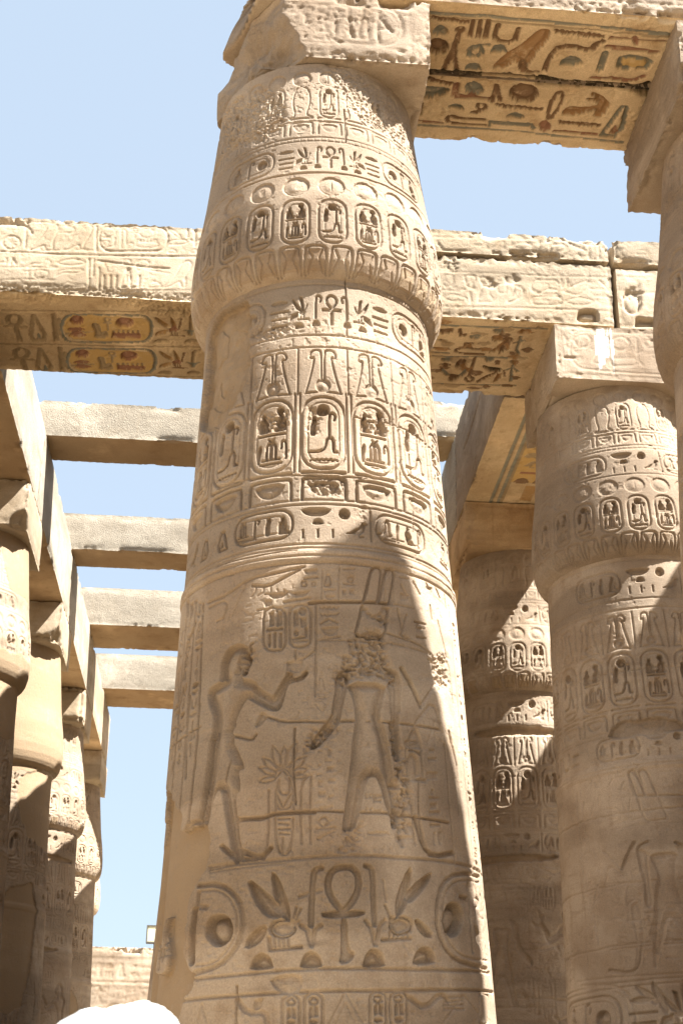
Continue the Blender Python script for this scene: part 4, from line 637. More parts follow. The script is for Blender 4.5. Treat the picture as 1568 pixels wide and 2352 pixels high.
TRACE['soffit2']=[
('L',[(-3.05,16.1),(-3.07,16.16),(-3.1,16.21),(-3.14,16.24),(-3.18,16.24),(-3.21,16.22),(-3.23,16.18),(-3.23,16.12),(-3.21,16.06),(-3.18,16.01),(-3.15,15.99),(-3.11,15.98),(-3.07,16),(-3.06,16.05),(-3.05,16.1)],0.05,0.028,5),
('L',[(-3.28,16.28),(-3,16.27)],0.04,0.025,5),
('L',[(-3.14,16.32),(-3.13,16.62)],0.055,0.028,5),
('L',[(-2.87,15.96),(-3,16.61),(-2.75,16.58),(-2.87,15.96)],0.045,0.025,5),
('P',[(-2.9,16.58),(-2.86,16.39),(-2.83,16.57)],0,0.02,2),
('L',[(-2.61,15.92),(-2.64,16.57)],0.05,0.028,5),
('L',[(-2.55,16.02),(-2.6,16.24),(-2.57,16.42)],0.04,0.02,5),
('P',[(-2.4,15.93),(-1.47,15.86),(-1.39,15.95),(-1.37,16.13),(-1.42,16.35),(-1.51,16.45),(-2.38,16.52),(-2.49,16.4),(-2.52,16.23),(-2.48,16.03)],0,0.003,4),
('L',[(-1.49,15.82),(-1.42,15.84),(-1.37,15.94),(-1.35,16.08),(-1.36,16.18),(-1.38,16.33),(-1.44,16.44),(-1.52,16.48),(-2.42,16.58),(-2.5,16.55),(-2.54,16.45),(-2.55,16.31),(-2.54,16.2),(-2.5,16.06),(-2.44,15.95),(-2.36,15.91),(-1.49,15.82)],0.035,0.02,2),
('P',[(-2.24,16.04),(-2.25,16.09),(-2.28,16.13),(-2.32,16.15),(-2.36,16.16),(-2.39,16.14),(-2.41,16.11),(-2.41,16.06),(-2.4,16.01),(-2.37,15.97),(-2.34,15.95),(-2.3,15.94),(-2.26,15.96),(-2.24,15.99)],0,0.04,7),
('P',[(-1.58,16.01),(-1.6,16.07),(-1.63,16.11),(-1.68,16.14),(-1.73,16.15),(-1.78,16.13),(-1.81,16.09),(-1.81,16.03),(-1.8,15.98),(-1.77,15.93),(-1.72,15.9),(-1.67,15.9),(-1.62,15.92),(-1.59,15.96)],0,0.045,7),
('P',[(-2.24,16.26),(-2.25,16.28),(-2.29,16.3),(-2.33,16.31),(-2.38,16.32),(-2.42,16.31),(-2.45,16.3),(-2.46,16.28),(-2.44,16.25),(-2.41,16.23),(-2.37,16.22),(-2.32,16.21),(-2.28,16.22),(-2.25,16.23)],0,0.03,7),
('L',[(-2.49,16.37),(-2.36,16.34),(-2.2,16.31)],0.03,0.02,5),
('P',[(-2.23,16.39),(-2.25,16.41),(-2.28,16.43),(-2.32,16.44),(-2.37,16.45),(-2.41,16.44),(-2.44,16.43),(-2.45,16.41),(-2.44,16.39),(-2.41,16.36),(-2.36,16.35),(-2.31,16.34),(-2.27,16.35),(-2.24,16.36)],0,0.03,7),
('P',[(-2.14,16.14),(-2.1,16.07),(-2.03,16.12),(-2.03,16.32),(-1.96,16.23),(-1.94,16.34),(-1.94,16.44),(-2.13,16.45),(-2.1,16.31)],0,0.03,5),
('L',[(-1.88,15.98),(-1.89,16),(-1.9,16.02),(-1.92,16.03),(-1.93,16.03),(-1.95,16.02),(-1.96,16.01),(-1.96,15.99),(-1.96,15.97),(-1.94,15.95),(-1.93,15.94),(-1.91,15.94),(-1.9,15.95),(-1.89,15.96),(-1.88,15.98)],0.02,0.015,5),
('L',[(-1.97,16.06),(-1.88,16.05)],0.02,0.015,5),
('L',[(-1.93,16.06),(-1.93,16.22)],0.02,0.015,5),
('P',[(-1.88,16.3),(-1.51,16.28),(-1.51,16.4),(-1.89,16.42)],0,0.035,7),
('L',[(-1.86,16.24),(-1.86,16.31)],0.02,0.02,5),
('L',[(-1.79,16.23),(-1.8,16.3)],0.02,0.02,5),
('L',[(-1.73,16.22),(-1.73,16.29)],0.02,0.02,5),
('L',[(-1.66,16.22),(-1.67,16.29)],0.02,0.02,5),
('L',[(-1.6,16.21),(-1.6,16.28)],0.02,0.02,5),
('L',[(-1.53,16.2),(-1.54,16.27)],0.02,0.02,5),
('P',[(-1.31,15.83),(-1.23,15.9),(-1.11,16.04),(-1.15,16.09),(-1.25,15.99)],0,0.03,8),
('P',[(-1.1,15.81),(-1.03,16.01),(-1.03,16.09),(-1.08,16.07)],0,0.03,8),
('P',[(-1.31,16.29),(-1.28,16.19),(-1.14,16.12),(-1.15,16.21),(-1.24,16.28)],0,0.03,8),
('P',[(-1.01,16.13),(-1.02,16.15),(-1.04,16.18),(-1.06,16.19),(-1.08,16.19),(-1.11,16.18),(-1.12,16.17),(-1.13,16.14),(-1.12,16.12),(-1.1,16.09),(-1.08,16.08),(-1.06,16.08),(-1.03,16.09),(-1.02,16.11)],0,0.025,7),
('L',[(-1.1,16.18),(-1.09,16.27)],0.014,0.012,1),
('L',[(-1.06,16.18),(-1.05,16.26)],0.014,0.012,1),
('L',[(-1.03,16.18),(-1.02,16.26)],0.014,0.012,1),
('L',[(-1.12,16.28),(-0.93,16.27)],0.016,0.012,1),
('L',[(-1,16.11),(-0.96,15.86)],0.016,0.012,1),
('L',[(-0.77,15.79),(-0.83,15.8),(-0.84,15.91),(-0.85,16.23)],0.03,0.02,5),
('L',[(-0.92,16.12),(-0.87,16.14),(-0.85,16.25),(-0.82,16.14),(-0.76,16.09)],0.025,0.018,2),
('P',[(-1.14,16.45),(-1.14,16.42),(-1.16,16.38),(-1.19,16.36),(-1.23,16.36),(-1.26,16.37),(-1.3,16.4),(-1.32,16.43),(-1.33,16.47)],0,0.03,5),
('P',[(-0.75,16.42),(-0.75,16.38),(-0.77,16.35),(-0.8,16.33),(-0.84,16.33),(-0.87,16.34),(-0.9,16.36),(-0.92,16.4),(-0.93,16.44)],0,0.03,5),
('L',[(-3.06,16.94),(-3.08,17),(-3.11,17.04),(-3.15,17.07),(-3.19,17.08),(-3.22,17.06),(-3.24,17.01),(-3.24,16.96),(-3.23,16.9),(-3.19,16.85),(-3.16,16.82),(-3.12,16.82),(-3.08,16.84),(-3.06,16.88),(-3.06,16.94)],0.05,0.028,5),
('L',[(-3.29,17.11),(-3.01,17.1)],0.04,0.025,5),
('L',[(-3.15,17.15),(-3.14,17.45)],0.055,0.028,5),
('L',[(-2.88,16.79),(-3,17.44),(-2.75,17.41),(-2.88,16.79)],0.045,0.025,5),
('P',[(-2.9,17.41),(-2.86,17.22),(-2.83,17.4)],0,0.02,2),
('L',[(-2.61,16.75),(-2.64,17.4)],0.05,0.028,5),
('L',[(-2.55,16.86),(-2.6,17.07),(-2.57,17.25)],0.04,0.02,5),
('P',[(-2.4,16.77),(-1.45,16.69),(-1.38,16.78),(-1.36,16.96),(-1.4,17.18),(-1.5,17.28),(-2.38,17.35),(-2.48,17.23),(-2.52,17.07),(-2.48,16.87)],0,0.003,4),
('L',[(-1.47,16.65),(-1.4,16.67),(-1.35,16.77),(-1.33,16.9),(-1.34,17.01),(-1.36,17.15),(-1.42,17.26),(-1.5,17.31),(-2.42,17.41),(-2.49,17.38),(-2.54,17.28),(-2.55,17.14),(-2.54,17.03),(-2.5,16.89),(-2.44,16.78),(-2.36,16.74),(-1.47,16.65)],0.035,0.02,2),
('P',[(-2.23,16.87),(-2.25,16.92),(-2.28,16.96),(-2.31,16.99),(-2.35,16.99),(-2.39,16.97),(-2.41,16.94),(-2.41,16.89),(-2.4,16.84),(-2.37,16.8),(-2.34,16.78),(-2.3,16.77),(-2.26,16.79),(-2.24,16.83)],0,0.04,7),
('P',[(-1.57,16.84),(-1.59,16.9),(-1.62,16.94),(-1.67,16.97),(-1.72,16.98),(-1.77,16.96),(-1.8,16.92),(-1.8,16.87),(-1.79,16.81),(-1.76,16.76),(-1.71,16.73),(-1.66,16.73),(-1.61,16.75),(-1.58,16.79)],0,0.045,7),
('P',[(-2.24,17.09),(-2.25,17.11),(-2.28,17.13),(-2.33,17.14),(-2.37,17.15),(-2.42,17.14),(-2.45,17.13),(-2.45,17.11),(-2.44,17.09),(-2.41,17.07),(-2.37,17.05),(-2.32,17.05),(-2.27,17.05),(-2.25,17.07)],0,0.03,7),
('L',[(-2.49,17.2),(-2.36,17.17),(-2.2,17.14)],0.03,0.02,5),
('P',[(-2.23,17.22),(-2.24,17.24),(-2.27,17.26),(-2.32,17.27),(-2.37,17.28),(-2.41,17.27),(-2.44,17.26),(-2.45,17.24),(-2.44,17.22),(-2.4,17.19),(-2.36,17.18),(-2.31,17.18),(-2.27,17.18),(-2.24,17.19)],0,0.03,7),
('P',[(-2.13,16.98),(-2.09,16.91),(-2.02,16.95),(-2.03,17.15),(-1.96,17.06),(-1.93,17.17),(-1.93,17.27),(-2.13,17.28),(-2.1,17.14)],0,0.03,5),
('L',[(-1.87,16.81),(-1.88,16.83),(-1.89,16.85),(-1.91,16.86),(-1.93,16.86),(-1.94,16.85),(-1.95,16.84),(-1.95,16.82),(-1.95,16.8),(-1.94,16.78),(-1.92,16.77),(-1.9,16.77),(-1.89,16.78),(-1.88,16.79),(-1.87,16.81)],0.02,0.015,5),
('L',[(-1.96,16.89),(-1.87,16.88)],0.02,0.015,5),
('L',[(-1.92,16.89),(-1.93,17.05)],0.02,0.015,5),
('P',[(-1.87,17.13),(-1.49,17.11),(-1.5,17.23),(-1.87,17.25)],0,0.035,7),
('L',[(-1.85,17.07),(-1.85,17.13)],0.02,0.02,5),
('L',[(-1.78,17.06),(-1.78,17.13)],0.02,0.02,5),
('L',[(-1.72,17.05),(-1.72,17.12)],0.02,0.02,5),
('L',[(-1.65,17.05),(-1.65,17.11)],0.02,0.02,5),
('L',[(-1.58,17.04),(-1.59,17.11)],0.02,0.02,5),
('L',[(-1.52,17.03),(-1.52,17.1)],0.02,0.02,5),
('P',[(-1.29,16.66),(-1.21,16.73),(-1.09,16.86),(-1.13,16.92),(-1.23,16.81)],0,0.03,8),
('P',[(-1.08,16.64),(-1.01,16.84),(-1.01,16.92),(-1.06,16.89)],0,0.03,8),
('P',[(-1.29,17.12),(-1.26,17.02),(-1.12,16.95),(-1.13,17.03),(-1.22,17.11)],0,0.03,8),
('P',[(-0.99,16.96),(-1,16.98),(-1.01,17),(-1.04,17.02),(-1.06,17.02),(-1.09,17.01),(-1.1,16.99),(-1.11,16.97),(-1.1,16.94),(-1.08,16.92),(-1.06,16.91),(-1.03,16.91),(-1.01,16.91),(-1,16.93)],0,0.025,7),
('L',[(-1.08,17.01),(-1.06,17.09)],0.014,0.012,1),
('L',[(-1.04,17.01),(-1.03,17.09)],0.014,0.012,1),
('L',[(-1.01,17.01),(-1,17.09)],0.014,0.012,1),
('L',[(-1.1,17.1),(-0.91,17.09)],0.016,0.012,1),
('L',[(-0.98,16.94),(-0.94,16.69)],0.016,0.012,1),
('L',[(-0.74,16.62),(-0.8,16.63),(-0.82,16.74),(-0.83,17.05)],0.03,0.02,5),
('L',[(-0.9,16.94),(-0.85,16.97),(-0.83,17.08),(-0.8,16.97),(-0.74,16.92)],0.025,0.018,2),
('P',[(-1.11,17.28),(-1.12,17.24),(-1.14,17.21),(-1.17,17.19),(-1.21,17.19),(-1.24,17.2),(-1.28,17.22),(-1.3,17.26),(-1.31,17.3)],0,0.03,5),
('P',[(-0.72,17.24),(-0.73,17.21),(-0.75,17.17),(-0.78,17.16),(-0.81,17.15),(-0.85,17.16),(-0.88,17.19),(-0.9,17.22),(-0.9,17.26)],0,0.03,5),
('L',[(-3.41,16.72),(-2.14,16.63),(-0.68,16.52)],0.02,0.012,5),
('L',[(-3.26,15.89),(-2.07,15.78),(-0.8,15.68)],0.02,0.012,5),
('L',[(-3.24,17.55),(-2.01,17.43),(-0.71,17.32)],0.02,0.012,5),
]
TRACE['front2']=[
('L',[(-3.36,12.73),(-2.15,12.8),(-0.74,12.84)],0.022,0.012,0),
('L',[(-3.3,12.26),(-2.62,12.27),(-1.93,12.29),(-0.79,12.36)],0.022,0.02,0),
('L',[(-3.3,12.21),(-2.1,12.28),(-0.79,12.34)],0.0132,0.008,0),
('L',[(-3.24,11.69),(-2.06,11.76),(-0.83,11.84)],0.022,0.012,0),
('P',[(-3.12,12.61),(-3.13,12.65),(-3.15,12.68),(-3.17,12.69),(-3.2,12.7),(-3.23,12.69),(-3.25,12.67),(-3.26,12.64),(-3.27,12.6)],0,0.02,0),
('L',[(-3.13,12.69),(-3.07,12.71),(-2.99,12.67),(-2.93,12.57)],0.04,0.02,0),
('L',[(-3.01,12.67),(-2.99,12.34)],0.03,0.02,0),
('L',[(-3.06,12.42),(-3.07,12.37),(-3.1,12.33),(-3.14,12.31),(-3.19,12.3),(-3.23,12.32),(-3.27,12.36),(-3.29,12.4),(-3.28,12.45),(-3.25,12.48),(-3.21,12.51),(-3.16,12.51),(-3.11,12.49),(-3.08,12.46),(-3.06,12.42)],0.025,0.02,0),
('L',[(-3.17,12.41),(-3.07,12.42)],0.016,0.012,0),
('L',[(-3.17,12.41),(-3.1,12.35)],0.016,0.012,0),
('L',[(-3.17,12.41),(-3.16,12.31)],0.016,0.012,0),
('L',[(-3.17,12.41),(-3.24,12.34)],0.016,0.012,0),
('L',[(-3.17,12.41),(-3.28,12.4)],0.016,0.012,0),
('L',[(-3.17,12.41),(-3.25,12.47)],0.016,0.012,0),
('L',[(-3.17,12.41),(-3.19,12.5)],0.016,0.012,0),
('L',[(-3.17,12.41),(-3.11,12.48)],0.016,0.012,0),
('P',[(-2.94,12.31),(-2.77,12.59),(-2.74,12.72),(-2.67,12.75),(-2.61,12.72),(-2.6,12.63),(-2.66,12.45),(-2.63,12.33),(-2.73,12.32),(-2.76,12.41),(-2.86,12.33)],0,0.03,0),
('L',[(-2.67,12.69),(-2.67,12.68),(-2.68,12.67),(-2.68,12.67),(-2.69,12.67),(-2.7,12.67),(-2.71,12.68),(-2.71,12.69),(-2.71,12.7),(-2.71,12.7),(-2.7,12.71),(-2.69,12.71),(-2.68,12.7),(-2.67,12.7),(-2.67,12.69)],0.014,0.012,0),
('L',[(-2.62,12.69),(-2.62,12.68),(-2.63,12.68),(-2.63,12.67),(-2.64,12.67),(-2.65,12.67),(-2.65,12.68),(-2.66,12.69),(-2.66,12.7),(-2.65,12.71),(-2.65,12.71),(-2.64,12.71),(-2.63,12.71),(-2.62,12.7),(-2.62,12.69)],0.014,0.012,0),
('L',[(-2.78,12.31),(-2.55,12.33)],0.02,0.015,0),
('P',[(-2.59,12.6),(-2.57,12.69),(-2.51,12.74),(-2.39,12.7),(-2.4,12.61)],0,0.025,0),
('P',[(-2.53,12.35),(-2.34,12.62),(-2.29,12.74),(-2.21,12.77),(-2.16,12.72),(-2.19,12.59),(-2.26,12.45),(-2.25,12.37),(-2.3,12.37),(-2.32,12.45),(-2.45,12.34)],0,0.03,0),
('L',[(-2.35,12.35),(-2.13,12.36)],0.02,0.015,0),
('L',[(-2.12,12.76),(-2.09,12.36)],0.045,0.02,0),
('L',[(-1.35,12.82),(-1.27,12.8),(-1.22,12.74),(-1.19,12.65),(-1.19,12.59),(-1.2,12.5),(-1.25,12.43),(-1.32,12.41),(-1.91,12.36),(-1.98,12.38),(-2.04,12.44),(-2.06,12.52),(-2.07,12.59),(-2.06,12.68),(-2.01,12.74),(-1.94,12.77),(-1.35,12.82)],0.035,0.02,0),
('P',[(-1.86,12.66),(-1.87,12.63),(-1.89,12.61),(-1.92,12.59),(-1.96,12.59),(-1.99,12.6),(-2.02,12.62),(-2.03,12.65),(-2.02,12.68),(-2,12.71),(-1.97,12.72),(-1.93,12.73),(-1.9,12.72),(-1.87,12.69)],0,0.02,0),
('P',[(-1.37,12.68),(-1.38,12.65),(-1.4,12.62),(-1.44,12.6),(-1.48,12.6),(-1.52,12.61),(-1.55,12.64),(-1.56,12.67),(-1.55,12.71),(-1.53,12.74),(-1.49,12.76),(-1.45,12.76),(-1.41,12.75),(-1.38,12.72)],0,0.02,0),
('L',[(-2.02,12.57),(-1.93,12.57)],0.04,0.016,0),
('L',[(-1.94,12.49),(-1.95,12.47),(-1.95,12.46),(-1.97,12.45),(-1.99,12.45),(-2,12.45),(-2.01,12.47),(-2.02,12.48),(-2.02,12.5),(-2.01,12.51),(-1.99,12.52),(-1.98,12.52),(-1.96,12.52),(-1.95,12.5),(-1.94,12.49)],0.018,0.015,0),
('L',[(-1.98,12.42),(-1.87,12.45),(-1.87,12.57)],0.025,0.016,0),
('P',[(-1.78,12.42),(-1.78,12.57),(-1.8,12.71),(-1.76,12.74),(-1.73,12.67),(-1.73,12.56),(-1.7,12.43)],0,0.025,0),
('L',[(-1.6,12.73),(-1.6,12.71),(-1.61,12.7),(-1.62,12.7),(-1.63,12.69),(-1.64,12.7),(-1.65,12.71),(-1.65,12.72),(-1.65,12.73),(-1.64,12.75),(-1.63,12.75),(-1.62,12.75),(-1.61,12.75),(-1.6,12.74),(-1.6,12.73)],0.02,0.015,0),
('L',[(-1.66,12.67),(-1.58,12.68)],0.02,0.015,0),
('L',[(-1.62,12.67),(-1.62,12.59)],0.02,0.015,0),
('P',[(-1.7,12.43),(-1.67,12.52),(-1.62,12.49),(-1.63,12.44)],0,0.02,0),
('P',[(-1.59,12.53),(-1.31,12.55),(-1.31,12.46),(-1.59,12.44)],0,0.02,0),
('L',[(-1.58,12.57),(-1.58,12.53)],0.02,0.015,0),
('L',[(-1.54,12.57),(-1.54,12.54)],0.02,0.015,0),
('L',[(-1.5,12.57),(-1.5,12.54)],0.02,0.015,0),
('L',[(-1.46,12.58),(-1.46,12.54)],0.02,0.015,0),
('L',[(-1.42,12.58),(-1.41,12.55)],0.02,0.015,0),
('L',[(-1.37,12.58),(-1.37,12.55)],0.02,0.015,0),
('L',[(-1.33,12.59),(-1.33,12.55)],0.02,0.015,0),
('P',[(-1.21,12.81),(-1.11,12.76),(-1.01,12.64),(-1.07,12.64),(-1.16,12.73)],0,0.025,0),
('P',[(-1.18,12.52),(-1.15,12.59),(-0.96,12.62),(-0.92,12.57),(-1.02,12.53)],0,0.025,0),
('L',[(-0.94,12.66),(-0.94,12.81)],0.03,0.02,0),
('L',[(-0.85,12.84),(-0.83,12.52)],0.035,0.02,0),
('L',[(-0.9,12.62),(-0.83,12.58),(-0.78,12.63)],0.03,0.018,0),
('P',[(-1.07,12.4),(-1.07,12.42),(-1.09,12.44),(-1.11,12.45),(-1.13,12.45),(-1.15,12.45),(-1.16,12.43),(-1.17,12.42),(-1.18,12.39)],0,0.02,0),
('P',[(-0.78,12.42),(-0.79,12.44),(-0.8,12.45),(-0.82,12.47),(-0.84,12.47),(-0.86,12.46),(-0.87,12.45),(-0.88,12.43),(-0.89,12.41)],0,0.02,0),
('P',[(-2.57,12.14),(-2.49,12.18),(-2.39,12.21),(-2.28,12.2),(-2.19,12.16),(-2.28,12.13),(-2.38,12.11),(-2.48,12.11)],0,0.025,0),
('L',[(-2.94,11.79),(-2.92,11.76),(-2.9,11.79),(-2.87,11.76),(-2.85,11.8),(-2.83,11.76),(-2.81,11.8),(-2.78,11.77),(-2.76,11.8),(-2.74,11.77),(-2.72,11.8),(-2.69,11.77),(-2.67,11.8),(-2.65,11.77),(-2.63,11.8),(-2.6,11.77),(-2.58,11.81)],0.02,0.016,0),
('L',[(-3.01,11.85),(-3,11.84),(-2.99,11.83),(-2.98,11.82),(-2.98,11.81),(-2.98,11.79),(-2.99,11.78),(-3,11.77),(-3.22,11.76),(-3.23,11.76),(-3.24,11.77),(-3.25,11.79),(-3.25,11.8),(-3.25,11.82),(-3.24,11.83),(-3.23,11.83),(-3.01,11.85)],0.02,0.015,0),
('L',[(-2.96,11.97),(-2.91,11.99),(-2.9,11.88)],0.02,0.015,0),
('L',[(-2.71,12.01),(-2.69,12.01),(-2.67,11.99),(-2.67,11.97),(-2.66,11.95),(-2.67,11.93),(-2.68,11.91),(-2.7,11.9),(-2.8,11.89),(-2.82,11.9),(-2.83,11.91),(-2.84,11.94),(-2.84,11.96),(-2.84,11.98),(-2.83,12),(-2.81,12.01),(-2.71,12.01)],0.025,0.015,0),
('L',[(-2.95,11.86),(-2.58,11.87)],0.025,0.015,0),
('P',[(-2.94,12.05),(-2.86,12.11),(-2.76,12.1),(-2.73,12.18),(-2.65,12.16),(-2.65,12.11),(-2.69,12.08),(-2.56,12.07),(-2.58,12.05)],0,0.025,0),
('L',[(-3.15,12.07),(-3.13,12.17),(-3.08,12.08)],0.03,0.02,0),
('L',[(-3.28,12.09),(-3.2,12.1),(-3.21,12.16)],0.025,0.015,0),
('P',[(-2.57,11.93),(-2.54,12.01),(-2.43,12.05),(-2.19,12.06),(-2.32,11.99),(-2.47,12)],0,0.02,0),
('P',[(-2.54,11.78),(-2.44,11.82),(-2.41,11.86),(-2.33,11.82),(-2.18,11.84),(-2.18,11.8)],0,0.02,0),
('L',[(-2.17,12.22),(-2.15,11.97)],0.04,0.018,0),
('L',[(-2.11,12.22),(-2.1,11.97)],0.04,0.018,0),
('L',[(-2.14,11.93),(-2.14,11.8)],0.04,0.018,0),
('L',[(-2.03,12.09),(-2.01,11.8)],0.04,0.018,0),
('L',[(-1.96,11.98),(-1.95,11.81)],0.04,0.018,0),
('L',[(-1.88,11.99),(-1.87,11.81)],0.04,0.018,0),
('L',[(-1.8,11.99),(-1.8,11.82)],0.04,0.018,0),
('L',[(-1.67,12.11),(-1.67,11.91)],0.04,0.018,0),
('L',[(-1.51,12.01),(-1.51,11.84)],0.04,0.018,0),
('L',[(-2.09,12.19),(-1.97,12.19),(-1.96,12.14)],0.03,0.015,0),
('P',[(-1.98,12.16),(-1.78,12.17),(-1.83,12.12),(-1.86,12.11),(-1.86,12.04),(-1.93,12.04),(-1.93,12.11)],0,0.018,0),
('L',[(-1.68,12.1),(-1.72,11.91),(-1.74,11.82),(-1.67,11.83)],0.03,0.018,0),
('L',[(-1.65,12.1),(-1.61,11.92),(-1.62,11.83),(-1.54,11.84)],0.03,0.018,0),
('P',[(-1.74,12.24),(-1.64,12.25),(-1.63,12.16),(-1.71,12.17)],0,0.018,0),
('P',[(-1.57,12.19),(-1.53,12.25),(-1.44,12.26),(-1.39,12.2),(-1.47,12.17),(-1.5,12.09),(-1.55,12.1)],0,0.02,0),
('P',[(-1.22,11.86),(-1.23,11.89),(-1.25,11.91),(-1.28,11.93),(-1.31,11.94),(-1.35,11.93),(-1.37,11.91),(-1.39,11.88),(-1.39,11.84)],0,0.02,0),
('P',[(-1.2,11.85),(-1.09,11.97),(-1.02,12.12),(-0.98,12.24),(-0.91,12.29),(-0.86,12.26),(-0.86,12.18),(-0.94,12.04),(-0.91,11.88),(-0.97,11.87),(-0.99,11.98),(-1.09,11.89)],0,0.028,0),
('L',[(-3.28,12.02),(-2.6,12.05)],0.016,0.01,0),
('L',[(-2.06,12.21),(-1.75,12.18),(-1.4,12.15),(-1.14,12.15)],0.02,0.03,0),
('L',[(-1.57,12.15),(-1.13,12.07)],0.016,0.012,0),
]
